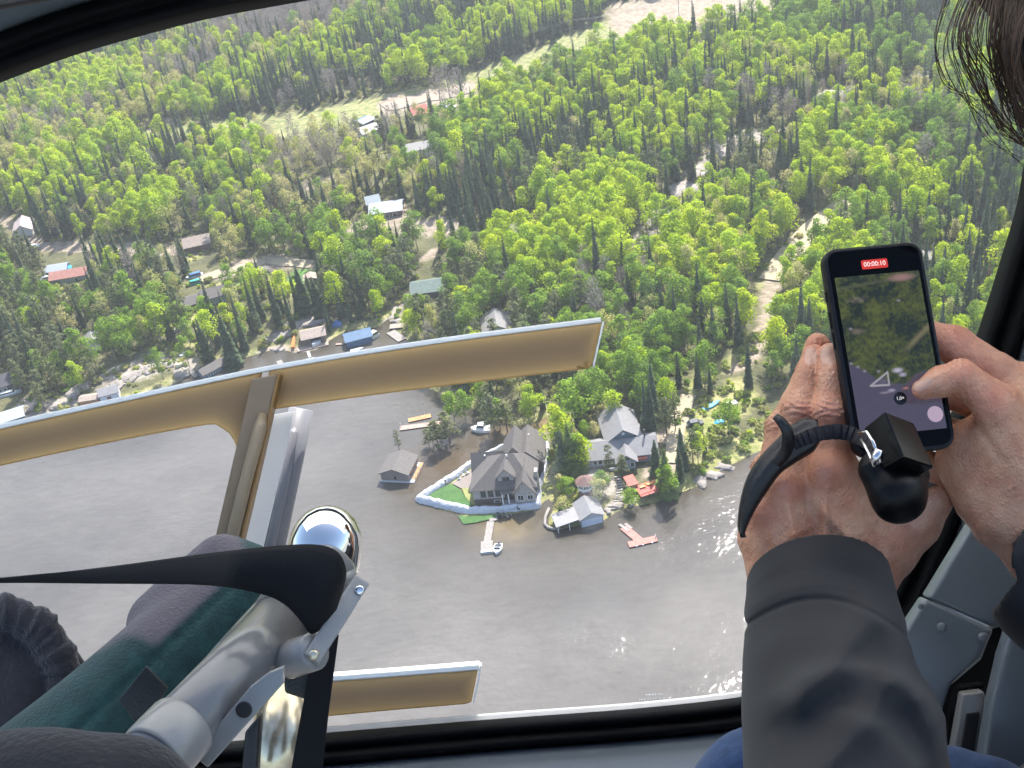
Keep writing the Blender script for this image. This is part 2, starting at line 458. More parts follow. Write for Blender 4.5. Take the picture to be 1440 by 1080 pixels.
def ground_material(m):
    nt = m.node_tree
    b = nt.nodes['Principled BSDF']
    src = b.inputs['Base Color'].links[0].from_socket
    tc = nt.nodes.new('ShaderNodeTexCoord')
    nz = nt.nodes.new('ShaderNodeTexNoise'); nz.inputs['Scale'].default_value = 0.35; nz.inputs['Detail'].default_value = 5
    nt.links.new(tc.outputs['Object'], nz.inputs['Vector'])
    for k, c, c2 in (('dry', (0.20, 0.22, 0.06), (0.33, 0.30, 0.13)), ('dark', (0.05, 0.04, 0.035), (0.12, 0.10, 0.085)), ('verge', (0.15, 0.18, 0.055), (0.30, 0.28, 0.12)),
                     ('lawn', (0.07, 0.17, 0.03), (0.11, 0.23, 0.05)), ('rock', (0.20, 0.175, 0.14), (0.36, 0.32, 0.275)), ('sand', (0.24, 0.195, 0.14), (0.35, 0.28, 0.22))):
        at = nt.nodes.new('ShaderNodeAttribute'); at.attribute_name = k
        cr = nt.nodes.new('ShaderNodeValToRGB')
        cr.color_ramp.elements[0].position = .38; cr.color_ramp.elements[1].position = .62
        cr.color_ramp.elements[0].color = (*c, 1); cr.color_ramp.elements[1].color = (*c2, 1)
        nt.links.new(nz.outputs['Fac'], cr.inputs['Fac'])
        # ragged edge: weight + noise
        ad = nt.nodes.new('ShaderNodeMath'); ad.operation = 'MULTIPLY_ADD'; ad.inputs[1].default_value = 2.2; ad.inputs[2].default_value = -0.6; ad.use_clamp = False
        nt.links.new(at.outputs['Fac'], ad.inputs[0])
        a2 = nt.nodes.new('ShaderNodeMath'); a2.operation = 'MULTIPLY_ADD'; a2.inputs[1].default_value = 1.6; a2.use_clamp = True
        nt.links.new(nz.outputs['Fac'], a2.inputs[0])
        s3 = nt.nodes.new('ShaderNodeMath'); s3.operation = 'SUBTRACT'; s3.inputs[1].default_value = 0.8
        nt.links.new(ad.outputs[0], s3.inputs[0]); nt.links.new(s3.outputs[0], a2.inputs[2])
        mx = nt.nodes.new('ShaderNodeMix'); mx.data_type = 'RGBA'
        nt.links.new(a2.outputs[0], mx.inputs['Factor'])
        nt.links.new(src, mx.inputs['A']); nt.links.new(cr.outputs['Color'], mx.inputs['B'])
        src = mx.outputs['Result']
    nt.links.new(src, b.inputs['Base Color'])
ground_material(M['forest_floor'])
me = bigmesh('ground', np.stack([XX, YY, ZZ], -1).reshape(-1, 3), quads, M['forest_floor'], True)
for k, w in wts.items():
    a = me.attributes.new(k, 'FLOAT', 'POINT'); a.data.foreach_set('value', w.astype(np.float32).ravel())
tag(link('ground', me), 'forest floor and open ground above the lake', kind='structure')

# ---------------------------------------------------------------- flooded lake
WX = grid_axes(-420, 470, 5, 3400); WY = grid_axes(120, 620, 5, 4000)
XW, YW = np.meshgrid(WX, WY)
SDW = shore_sd(XW, YW)
PXw, PYw, Dw = proj(np.stack([XW, YW, XW * 0], -1))
PXw = np.where(Dw > 1, PXw, -9999); PYw = np.where(Dw > 1, PYw, -9999)
shal_and_reflection = np.exp(-np.maximum(-SDW, 0) / 13.0)  # muddy shallows; the darkening also paints tree reflections near shore
tanw = np.maximum(px_line_mask(PXw, PYw, [(690, 742), (735, 745)], 15, .9) * .55, px_line_mask(PXw, PYw, [(720, 626), (790, 590)], 14, .9))
brown = px_line_mask(PXw, PYw, [(590, 665), (650, 650), (720, 615)], 24, .9)
wi = np.arange(XW.size).reshape(XW.shape)
wq = np.stack([wi[:-1, :-1], wi[:-1, 1:], wi[1:, 1:], wi[1:, :-1]], -1).reshape(-1, 4)
mw = bpy.data.materials.new('lake_water'); mw.use_nodes = True
nt = mw.node_tree; b = nt.nodes['Principled BSDF']
b.inputs['Roughness'].default_value = 0.06
b.inputs['IOR'].default_value = 1.33
b.inputs['Specular IOR Level'].default_value = 0.5
tc = nt.nodes.new('ShaderNodeTexCoord')
def wnoise(scale, det, sx=1.0):
    mp = nt.nodes.new('ShaderNodeMapping'); mp.inputs['Scale'].default_value = (sx, 1, 1); mp.inputs['Rotation'].default_value = (0, 0, 0.3)
    nt.links.new(tc.outputs['Object'], mp.inputs['Vector'])
    n = nt.nodes.new('ShaderNodeTexNoise'); n.inputs['Scale'].default_value = scale; n.inputs['Detail'].default_value = det
    nt.links.new(mp.outputs[0], n.inputs['Vector']); return n
n1, n2, n3 = wnoise(0.9, 5, .7), wnoise(0.16, 4, .8), wnoise(0.020, 5, .8)
cr = nt.nodes.new('ShaderNodeValToRGB'); cr.color_ramp.elements[0].position = .36; cr.color_ramp.elements[1].position = .66
cr.color_ramp.elements[0].color = (0.093, 0.088, 0.084, 1); cr.color_ramp.elements[1].color = (0.152, 0.143, 0.132, 1)
nt.links.new(n3.outputs['Fac'], cr.inputs['Fac'])
src = cr.outputs['Color']
for k, c in (('shallow', (0.050, 0.040, 0.024)), ('brown', (0.085, 0.060, 0.035)), ('tan', (0.27, 0.20, 0.095))):
    at = nt.nodes.new('ShaderNodeAttribute'); at.attribute_name = k
    mx = nt.nodes.new('ShaderNodeMix'); mx.data_type = 'RGBA'; mx.inputs['B'].default_value = (*c, 1)
    ml = nt.nodes.new('ShaderNodeMath'); ml.operation = 'MULTIPLY'; ml.inputs[1].default_value = 0.85; ml.use_clamp = True
    nt.links.new(at.outputs['Fac'], ml.inputs[0]); nt.links.new(ml.outputs[0], mx.inputs['Factor']); nt.links.new(src, mx.inputs['A'])
    src = mx.outputs['Result']
rip = nt.nodes.new('ShaderNodeMapRange'); rip.inputs['From Min'].default_value = .32; rip.inputs['From Max'].default_value = .68; rip.inputs['To Min'].default_value = .93; rip.inputs['To Max'].default_value = 1.06
n5 = wnoise(0.55, 7, .4); nt.links.new(n5.outputs['Fac'], rip.inputs['Value'])  # ripple shading painted into the water colour
vm = nt.nodes.new('ShaderNodeVectorMath'); vm.operation = 'SCALE'; nt.links.new(src, vm.inputs[0]); nt.links.new(rip.outputs['Result'], vm.inputs['Scale'])
nt.links.new(vm.outputs['Vector'], b.inputs['Base Color'])
# wind: ruffled streaks and calmer lee water
gain = nt.nodes.new('ShaderNodeMapRange'); gain.inputs['From Min'].default_value = .35; gain.inputs['From Max'].default_value = .65
gain.inputs['To Min'].default_value = .3; gain.inputs['To Max'].default_value = 1.0
n4 = wnoise(0.035, 3, .5); nt.links.new(n4.outputs['Fac'], gain.inputs['Value'])
hsum = nt.nodes.new('ShaderNodeMath'); hsum.operation = 'MULTIPLY_ADD'; hsum.inputs[1].default_value = 3.0
nt.links.new(n2.outputs['Fac'], hsum.inputs[0]); nt.links.new(n1.outputs['Fac'], hsum.inputs[2])
bp = nt.nodes.new('ShaderNodeBump'); bp.inputs['Distance'].default_value = 0.15
nt.links.new(gain.outputs['Result'], bp.inputs['Strength'])
nt.links.new(hsum.outputs[0], bp.inputs['Height']); nt.links.new(bp.outputs['Normal'], b.inputs['Normal'])
me = bigmesh('lake_water', np.stack([XW, YW, XW * 0], -1).reshape(-1, 3), wq, mw, True)
for k, w in (('shallow', shal_and_reflection), ('brown', brown), ('tan', tanw)):
    a = me.attributes.new(k, 'FLOAT', 'POINT'); a.data.foreach_set('value', w.astype(np.float32).ravel())
tag(link('lake_water', me), 'grey brown flooded lake with wind ripples', kind='structure')

# ---------------------------------------------------------------- roads and clearings draped on the ground
def strip(name, pxpts, half, m, lift, label, jag=0.0):
    pts = [np.array(GZ(*p)) for p in pxpts]
    out = []
    for a, c in zip(pts[:-1], pts[1:]):
        n = max(2, int(np.linalg.norm(c - a) / 3))
        out += [a + (c - a) * i / n for i in range(n)]
    out.append(pts[-1])
    v, f = [], []
    for i, p in enumerate(out):
        d = out[min(i + 1, len(out) - 1)] - out[max(i - 1, 0)]
        d = d[:2] / np.linalg.norm(d[:2]); nrm = np.array([-d[1], d[0]])
        for k in (-1, -.5, 0, .5, 1):
            q = p[:2] + nrm * k * (half + jag * math.sin(i * 1.7 + k * 3) + jag * .6 * math.sin(i * .63))
            v.append((q[0], q[1], float(height(q[0], q[1])) + lift + 0.10 * (1 - abs(k))))
    for i in range(len(out) - 1):
        for k in range(4):
            f.append((i * 5 + k, i * 5 + k + 1, i * 5 + k + 6, i * 5 + k + 5))
    return tag(link(name, mesh(name, v, f, m, True)), label, kind='structure')

strip('gravel_road', [(540, 152), (600, 138), (664, 124)], 5.6, M['gravel_road'], 0.35, 'pale gravel road in the upper clearing')
strip('gravel_road', [(1085, 395), (1100, 372), (1135, 330), (1160, 308), (1192, 284)], 4.2, M['dirt_road'], 0.35, 'dirt road through the lime trees by the phone')
strip('gravel_road', [(968, 556), (957, 585), (950, 620), (944, 652)], 2.3, M['dirt_road'], 0.3, 'sandy driveway beside the blue grey house', .3)
strip('gravel_road', [(282, 394), (330, 379), (375, 367), (440, 372)], 2.6, M['dirt_road'], 0.35, 'sandy lane behind the grey roofed cottage', .3)

# ---------------------------------------------------------------- bare rock
def rock(px, py, w, d, h, name='rock_outcrop', label=None, rot=0.0, seed=0):
    c = GZ(px, py); r = np.random.default_rng(seed + int(px * 7 + py))
    bm = bmesh.new(); bmesh.ops.create_icosphere(bm, subdivisions=3, radius=1)
    ph = r.uniform(0, 6, 6)
    for v in bm.verts:
        n = v.co.copy()
        k = 1 + .22 * math.sin(n.x * 3 + ph[0]) * math.cos(n.y * 3.3 + ph[1]) + .12 * math.sin(n.x * 7 + n.z * 5 + ph[2]) + .08 * math.sin(n.y * 11 + ph[3])
        x, y = n.x * w * k, n.y * d * k
        cz, sz = math.cos(rot), math.sin(rot)
        v.co = Vector((c[0] + x * cz - y * sz, c[1] + x * sz + y * cz, c[2] - .15 * h + max(-.4, n.z) * h * k))
    me = bpy.data.meshes.new(name); bm.to_mesh(me); bm.free(); me.materials.append(M['rock'])
    me.polygons.foreach_set('use_smooth', np.ones(len(me.polygons), bool))
    return tag(link(name, me), label, kind='structure')

for (px, py, w, d, h) in [(185, 530, 5, 3, 1.4), (205, 520, 4, 3, 1.2), (165, 542, 3.5, 2.5, 1.2), (232, 512, 4, 2.5, 1.0), (255, 526, 3, 2, 1), (105, 552, 4, 2.2, 1.6), (118, 545, 3, 2, 1.6),
                          (80, 572, 3.2, 2, 1), (50, 573, 4, 2, .8), (390, 492, 3, 1.5, .7), (440, 455, 6, 2, 1.0), (405, 470, 5, 1.5, .8), (560, 452, 2.5, 1.5, .8), (1000, 668, 3.4, 1.8, .8), (985, 676, 3, 1.6, .7),
                          (1018, 657, 3, 1.5, .7), (960, 268, 9, 6, 1.8), (985, 245, 8, 6, 1.6), (1012, 212, 9, 5, 1.6), (1175, 137, 10, 6, 2.6), (1190, 134, 7, 4, 2), (1300, 110, 12, 5, 2.5), (1140, 150, 9, 4, 2),
                          (735, 322, 7, 4, 1.2), (700, 330, 6, 4, 1.2), (925, 310, 7, 5, 1.2), (875, 702, 2, 1.2, 1.0), (866, 712, 2.2, 1.2, .9), (855, 718, 1.6, 1.0, .7), (890, 706, 2, 1, .8)]:
    rock(px, py, w, d, h, label='bare pale granite rock', rot=px * .7)

# ---------------------------------------------------------------- tree shapes (one of each, copied below)
def cards(pts, nrm, size, r, aspect=1.0):
    """leaf sprays: one small kite per point, turned roughly to nrm"""
    n = len(pts)
    nrm = nrm + np.array([0, 0, .55]) + r.normal(0, .5, (n, 3)); nrm /= np.linalg.norm(nrm, axis=1)[:, None] + 1e-9
    t = np.cross(nrm, r.normal(0, 1, (n, 3))); t /= np.linalg.norm(t, axis=1)[:, None] + 1e-9
    b = np.cross(nrm, t)
    s = size * r.uniform(.65, 1.25, n)[:, None]
    V = np.stack([pts - t * s * .5, pts + b * s * .5 * aspect, pts + t * s * .5, pts - b * s * .5 * aspect], 1).reshape(-1, 3)
    F4 = np.arange(n * 4).reshape(n, 4)
    return V, F4

def trunk_data(name, h, r0, m, r, limbs=4, lean=.03, start=.4):
    mb = MB()
    pts = [(0, 0, -.6)]
    for i in range(1, 5):
        t = i / 4
        pts.append((r.normal(0, lean) * h * t, r.normal(0, lean) * h * t, h * t))
    mb.tube(pts, [r0 * 1.25, r0, r0 * .8, r0 * .55, r0 * .15], 6)
    for k in range(limbs):
        t = r.uniform(start, .85); a = r.uniform(0, 6.28); L = h * r.uniform(.13, .24)
        i = int(t * 4); p0 = Vector(pts[i]).lerp(Vector(pts[i + 1]), t * 4 - i) if i < 4 else Vector(pts[4])
        p1 = p0 + Vector((math.cos(a) * L * .7, math.sin(a) * L * .7, L * .7))
        mb.tube([p0, p0.lerp(p1, .5) + Vector((0, 0, -.1)), p1], [r0 * .35, r0 * .25, r0 * .08], 4, False)
    return mesh(name, mb.v, mb.f, m, True)

def deciduous(seed, h, m, leaf=.52, n=1080, wide=.20, base=.36, bark='bark_pale'):
    r = np.random.default_rng(seed)
    tr = trunk_data('trunk', h * .88, h * .0105, M[bark], r, 5)
    nl = r.integers(9, 14)
    P_, N_ = [], []
    for i in range(nl):
        t = (i + .5) / nl
        z = h * (base + (1 - base) * t * .92)
        prof = math.sin(math.pi * min(1, (t * .86 + .16))) ** .7
        a = r.uniform(0, 6.28); rad = h * wide * prof * r.uniform(.25, .95)
        c = np.array([math.cos(a) * rad, math.sin(a) * rad, z])
        s = h * wide * (.42 + .3 * prof) * r.uniform(.75, 1.2)
        k = int(n / nl)
        d = r.normal(0, 1, (k, 3)); d /= np.linalg.norm(d, axis=1)[:, None]
        d[:, 2] = np.where(d[:, 2] < -.35, -d[:, 2], d[:, 2])
        rr = r.uniform(.55, 1.05, k)[:, None]
        P_.append(c + d * rr * s * np.array([1, 1, .92])); N_.append(d + np.array([0, 0, .35]))
    V, Fq = cards(np.vstack(P_), np.vstack(N_), leaf * h / 14, r)
    return tr, bigmesh('crown', V, Fq, M[m])

def spruce(seed, h, m, rad=.115, skirt=.06, ragged=.25):
    r = np.random.default_rng(seed)
    tr = trunk_data('trunk', h * .97, h * .010, M['bark_dark'], r, 0, .004)
    V, Fq = [], []
    L = int(h * 1.9)
    for i in range(L):
        t = i / L
        z = h * (skirt + (1 - skirt) * t)
        R_ = h * rad * (1 - t) ** .85 * r.uniform(1 - ragged, 1 + ragged * .6) + .12
        nb = 9 if t < .6 else 6
        a0 = r.uniform(0, 6.28)
        for k in range(nb):
            a = a0 + 6.283 * k / nb + r.normal(0, .15)
            q = R_ * r.uniform(.7, 1.1)
            d = np.array([math.cos(a), math.sin(a), 0]); s = np.array([-math.sin(a), math.cos(a), 0])
            dz = np.array([0, 0, 1.0])
            w = q * .42 + .12
            b = len(V)
            V += [d * .02 + dz * (z + .18), d * q * .6 + s * w + dz * (z - q * .22 + r.normal(0, .07)), d * q + dz * (z - q * .42), d * q * .6 - s * w + dz * (z - q * .22 + r.normal(0, .07))]
            Fq.append((b, b + 1, b + 2, b + 3))
    b = len(V)
    V += [np.array([.1, 0, h * .96]), np.array([-.05, .09, h * .96]), np.array([0, 0, h * 1.02]), np.array([-.05, -.09, h * .96])]
    Fq.append((b, b + 1, b + 2, b + 3))
    return tr, bigmesh('crown', np.array(V), np.array(Fq), M[m])

def pine(seed, h, m):
    r = np.random.default_rng(seed)
    tr = trunk_data('trunk', h * .93, h * .012, M['bark_dark'], r, 7, .02, .35)
    P_, N_ = [], []
    for i in range(15):
        t = i / 14
        z = h * (.30 + .66 * t); prof = (1 - t) ** .6 * .75 + .25
        a = i * 2.4 + r.normal(0, .4); rad = h * .15 * prof * r.uniform(.4, 1.1)
        c = np.array([math.cos(a) * rad, math.sin(a) * rad, z]); s = h * .085 * (.6 + .5 * prof)
        k = 34
        d = r.normal(0, 1, (k, 3)); d /= np.linalg.norm(d, axis=1)[:, None]
        P_.append(c + d * r.uniform(.4, 1.05, k)[:, None] * s * np.array([1.25, 1.25, .6])); N_.append(d + np.array([0, 0, .6]))
    V, Fq = cards(np.vstack(P_), np.vstack(N_), .60 * h / 13, r, .8)
    return tr, bigmesh('crown', V, Fq, M[m])

def bare(seed, h, m='twig', n=330):
    r = np.random.default_rng(seed)
    tr = trunk_data('trunk', h * .9, h * .011, M['bark_grey'], r, 9, .03, .25)
    pts, dirs = [], []
    for i in range(n):
        t = r.uniform(.3, 1.0); a = r.uniform(0, 6.28); rad = h * .19 * math.sin(math.pi * min(1, t * .8 + .12)) * r.uniform(.1, 1)
        pts.append((math.cos(a) * rad, math.sin(a) * rad, h * t)); dirs.append((math.cos(a) * .6, math.sin(a) * .6, .8))
    pts = np.array(pts); dirs = np.array(dirs) + r.normal(0, .3, (n, 3)); dirs /= np.linalg.norm(dirs, axis=1)[:, None]
    s = np.cross(dirs, r.normal(0, 1, (n, 3))); s /= np.linalg.norm(s, axis=1)[:, None]
    L = h * r.uniform(.05, .12, n)[:, None]; w = h * r.uniform(.004, .011, n)[:, None]
    V = np.stack([pts, pts + dirs * L * .5 + s * w, pts + dirs * L, pts + dirs * L * .5 - s * w], 1).reshape(-1, 3)
    return tr, bigmesh('crown', V, np.arange(n * 4).reshape(n, 4), M[m])

def bush(seed, h, m, n=110):
    r = np.random.default_rng(seed)
    P_, N_ = [], []
    for i in range(4):
        a = r.uniform(0, 6.28); c = np.array([math.cos(a) * h * .35, math.sin(a) * h * .35, h * r.uniform(.3, .55)]); k = n // 4
        d = r.normal(0, 1, (k, 3)); d /= np.linalg.norm(d, axis=1)[:, None]; d[:, 2] = np.abs(d[:, 2]) - .2
        P_.append(c + d * h * .45 * r.uniform(.5, 1, k)[:, None]); N_.append(d + np.array([0, 0, .4]))
    V, Fq = cards(np.vstack(P_), np.vstack(N_), .30 * h, r)
    return None, bigmesh('crown', V, Fq, M[m])

# kind -> (object name, label, group, [shapes])
KINDS = {
    'lime': ('aspen_tree', 'lime green aspen with fresh spring leaves in the forest', 'lime green aspens in the forest', [deciduous(s, 14, 'leaf_lime', wide=w, base=b) for s, w, b in ((1, .235, .34), (2, .21, .4), (3, .25, .3), (4, .20, .28))]),
    'green': ('birch_tree', 'mid green leafy birch in the forest', 'mid green birches in the forest', [deciduous(s, 13.5, 'leaf_green', wide=w, base=b) for s, w, b in ((5, .23, .32), (6, .25, .28), (7, .21, .33))]),
    'pale': ('poplar_tree', 'pale yellow green poplar with thin new leaves', 'pale poplars in the forest', [deciduous(s, 13, 'leaf_pale', n=560, leaf=.46, wide=w, bark='bark_grey') for s, w in ((8, .19), (9, .22))]),
    'olive': ('pine_tree', 'dull olive pine with a ragged crown in the forest', 'olive pines in the forest', [pine(s, h, 'needle_olive') for s, h in ((11, 13.5), (12, 12.5), (13, 14.5))]),
    'spruce': ('spruce_tree', 'narrow dark green spruce in the forest', 'dark spruces in the forest', [spruce(s, h, 'needle_dark', rd) for s, h, rd in ((14, 15, .102), (15, 13.5, .115), (16, 16.5, .092), (17, 12, .125))]),
    'cedar': ('cedar_tree', 'broad olive cedar', 'broad cedars', [spruce(s, 13, 'needle_cedar', rd, .02, .3) for s, rd in ((41, .20), (42, .23), (43, .17))]),
    'red': ('dead_spruce', 'dead spruce with rusty red needles among green trees', 'rusty dead spruces', [spruce(s, h, 'needle_red', .09, ragged=.45) for s, h in ((18, 12), (19, 10.5))]),
    'bare': ('bare_tree', 'bare grey leafless tree in the forest', 'bare grey trees', [bare(s, 13) for s in (21, 22, 23)]),
}
def zone(px, py):
    if py < 70: return 'on the grey wooded rise at the top left' if px < 500 else 'in the dark strip beyond the power line' if px < 860 else 'beyond the sandy clearing at the top'
    if py < 180: return 'on the upper left slope' if px < 400 else 'beside the upper gravel road' if px < 680 else 'on the upper middle slope' if px < 1000 else 'by the rocks on the upper right slope'
    if py < 320: return 'near the pinkish roof' if px < 330 else 'left of the shining metal roof' if px < 520 else 'behind the shining metal roof' if px < 700 else 'in the middle of the forest' if px < 950 else 'around the bare rock track' if px < 1150 else 'right of the dirt road'
    if py < 470: return 'by the long red roof' if px < 160 else 'around the grey roofed cottage' if px < 440 else 'behind the blue boathouse inlet' if px < 640 else 'above the window bar tip' if px < 900 else 'left of the dirt road' if px < 1150 else 'beyond the phone'
    return 'on the rocky left shore' if px < 300 else 'behind the tan boathouse' if px < 480 else 'behind the flooded bay' if px < 760 else 'around the blue grey cottage' if px < 960 else 'on the bright right hand bank'
ADJ = {'lime': 'lime green aspen', 'green': 'mid green leafy birch', 'pale': 'pale yellow green poplar', 'olive': 'dull olive ragged pine', 'spruce': 'narrow dark green spruce', 'red': 'rusty red dead spruce', 'bare': 'bare grey leafless tree'}
BUSHES = [bush(s, 2.2, 'leaf_shrub') for s in (31, 32, 33)] + [bush(34, 1.6, 'leaf_lime'), bush(35, 2.0, 'leaf_green')]

def plant(kind, shape, loc, s, rz, label=None, cat='tree', group=None, sz=None, name=None):
    nm, lab, grp, shapes = KINDS[kind]
    tr, cr_ = shapes[shape % len(shapes)]
    e = bpy.data.objects.new(name or nm, None); col.objects.link(e)
    e.location = loc; e.rotation_euler = (0, 0, rz); e.scale = (s, s, sz or s)
    tag(e, label or lab, cat, grp if label is None else group)
    for n_, d_ in (('trunk', tr), ('crown', cr_)):
        o = bpy.data.objects.new(n_, d_); col.objects.link(o); o.parent = e
    return e

# ---------------------------------------------------------------- which trees grow where
ORDER = ['lime', 'green', 'pale', 'olive', 'spruce', 'red', 'bare']
CTRL = [(60, 130, .5, .1, .25, 0, .15, 0, .1, 1), (250, 90, .2, .05, .3, 0, .4, 0, .2, 1), (350, 35, .01, 0, .06, 0, .25, 0, 1.6, 1.1), (450, 15, .01, .03, .03, 0, .35, 0, 1.5, 1.1), (300, 55, .05, 0, .15, 0, .3, 0, .8, 1),
        (560, 20, .1, .4, .1, 0, .4, 0, 0, 1), (650, 40, .35, .1, .05, 0, .55, 0, 0, 1), (800, 30, .3, .05, 0, 0, .65, 0, 0, 1.1), (520, 90, .35, .05, .05, 0, .55, 0, 0, 1), (350, 120, .5, .05, .05, 0, .4, 0, 0, 1.1),
        (150, 170, .55, .1, .15, 0, .15, 0, .05, 1), (80, 230, .3, .05, .4, 0, .1, 0, .15, 1), (250, 225, .4, .15, .2, 0, .15, 0, .1, .9), (330, 260, .6, .15, .05, 0, .15, .02, .02, 1), (450, 225, .05, 0, .5, 0, .1, 0, .35, .9),
        (400, 195, .15, 0, .3, 0, .2, 0, .35, .7), (530, 160, .05, .05, .2, 0, .2, 0, .5, .6), (600, 240, .05, .2, .2, .1, .45, 0, 0, 1.1), (700, 170, .7, .25, 0, 0, .05, 0, 0, 1.1), (640, 280, .05, .05, .2, .2, .45, .05, .05, 1.1),
        (760, 250, .15, .1, .05, .1, .55, .05, 0, 1.1), (850, 200, .5, .1, .05, .05, .28, .02, 0, 1), (900, 110, .8, .1, .05, 0, .05, 0, 0, 1.1), (1050, 70, .45, .3, .05, 0, .2, 0, 0, 1), (1150, 50, .1, .6, 0, 0, .3, 0, 0, 1),  # greener mix at the upper right stands in for a cloud's shadow
        (1280, 80, .05, .6, 0, 0, .3, .02, .03, 1), (1100, 150, .1, .1, .3, 0, .3, .05, .15, .9), (950, 235, .1, .05, .1, .2, .5, .05, 0, 1), (1060, 240, .05, .05, .1, .2, .5, .06, .04, .8), (1180, 205, .7, .2, .05, 0, .05, 0, 0, 1.1), (1260, 230, .4, .3, .05, 0, .15, 0, .1, 1),
        (1350, 260, .15, .3, .05, .1, .4, .03, 0, 1), (1010, 320, .7, .1, .1, 0, .1, 0, 0, 1.1), (900, 330, .8, .15, .05, 0, 0, 0, 0, 1.1), (750, 380, .7, .22, 0, .03, .03, .02, 0, 1.1), (1000, 390, .75, .2, .05, 0, 0, 0, 0, 1.1), (1060, 440, .3, .35, .1, .1, .15, 0, 0, .9),
        (870, 450, .35, .5, 0, 0, .05, 0, .1, 1.1), (650, 410, .1, .35, .1, .4, .05, 0, 0, 1), (500, 395, .3, .35, .05, .2, .1, 0, 0, 1), (420, 335, .1, .1, .25, .3, .2, .02, .03, .9), (200, 290, .45, .05, .1, .05, .25, .03, .07, 1), (130, 330, .2, .1, .15, .25, .28, .02, 0, .9),
        (40, 430, .1, .3, 0, .35, .25, 0, 0, 1), (80, 500, .02, .15, 0, .75, .08, 0, 0, 1.2), (200, 430, .1, .4, .1, .15, .2, 0, .05, .9), (300, 480, .05, .15, .05, .3, .4, 0, .05, 1.1), (350, 400, .1, .1, .25, .3, .1, 0, .15, .55),
        (430, 420, .05, .2, 0, .35, .4, 0, 0, 1), (300, 330, .15, .05, .35, .05, .25, 0, .15, .9), (620, 470, .05, .4, .05, .35, .05, 0, .1, .9), (900, 500, .4, .35, .05, 0, .15, 0, .05, 1), (1000, 500, .25, .35, .1, .1, .2, 0, 0, .75), (1050, 570, .1, .15, .35, .1, .3, 0, 0, .25),
        (1250, 330, .45, .15, .05, .05, .3, 0, 0, 1), (1370, 370, .45, .05, .1, 0, .35, .05, 0, 1), (1420, 300, .2, .35, 0, 0, .45, 0, 0, 1), (870, 560, .3, .5, .05, .05, .1, 0, 0, 1), (760, 560, .1, .4, .1, .3, .1, 0, 0, .9), (1130, 480, .5, .3, .05, 0, .15, 0, 0, .8), (1280, 480, .4, .3, .05, 0, .25, 0, 0, 1)]
CT = np.array(CTRL, float)
CT[:, 6] *= 1.6; CT[:, 2] *= 1.0; CT[:, 8] *= .75; CT[:, 3] *= .9; CT[:, 5] *= .9
CT[:, 2:9] /= CT[:, 2:9].sum(1)[:, None]

BUILT = []          # (px, py, radius px) kept clear: filled by the houses
def keep_clear(px0, py0, px1, py1, hw): BUILT.append(([(px0, py0), (px1, py1)], hw))

# ---------------------------------------------------------------- buildings
class Fr:
    """local frame: x along the front from A to B, y away from the viewer, z up"""
    def __init__(s, A, B, z0=None):
        a = np.array(GZ(*A)) if len(A) == 2 else np.array(A, float)
        b = np.array(GZ(*B)) if len(B) == 2 else np.array(B, float)
        if z0 is not None:
            a, b = G(A[0], A[1], z0), G(B[0], B[1], z0)
        s.o = a; s.W = float(np.linalg.norm((b - a)[:2]))
        s.x = np.array([(b - a)[0], (b - a)[1], 0]) / s.W
        s.y = np.array([-s.x[1], s.x[0], 0])
    def __call__(s, x, y, z): return s.o + s.x * x + s.y * y + np.array([0, 0, z])
    def ang(s): return math.atan2(s.x[1], s.x[0])

def wall_gable(fr, name, m, root, x0, x1, y0, y1, zb, ze, zr, axis):
    mb = MB()
    if axis == 'x':
        ym = (y0 + y1) / 2
        prof = [(y0, zb), (y1, zb), (y1, ze), (ym, zr), (y0, ze)]
        mb.prism([fr(x0, a, b) for a, b in prof], [fr(x1, a, b) for a, b in prof])
    else:
        xm = (x0 + x1) / 2
        prof = [(x0, zb), (x1, zb), (x1, ze), (xm, zr), (x0, ze)]
        mb.prism([fr(a, y0, b) for a, b in prof], [fr(a, y1, b) for a, b in prof])
    return mb.build(name, m, root)

def roof_gable(fr, m, root, x0, x1, y0, y1, ze, zr, axis, ov=.5, th=.22):
    mb = MB()
    if axis == 'x':
        ym = (y0 + y1) / 2; sl_ = (zr - ze) / (ym - y0)
        prof = [(y0 - ov, ze - ov * sl_), (ym, zr), (y1 + ov, ze - ov * sl_)]
        up = [(a, b + th) for a, b in prof]
        ring = prof + up[::-1]
        mb.prism([fr(x0 - ov, a, b + .03) for a, b in ring], [fr(x1 + ov, a, b + .03) for a, b in ring])
    else:
        xm = (x0 + x1) / 2; sl_ = (zr - ze) / (xm - x0)
        prof = [(x0 - ov, ze - ov * sl_), (xm, zr), (x1 + ov, ze - ov * sl_)]
        up = [(a, b + th) for a, b in prof]
        ring = prof + up[::-1]
        mb.prism([fr(a, y0 - ov, b + .03) for a, b in ring], [fr(a, y1 + ov, b + .03) for a, b in ring])
    return mb.build('roof', m, root)

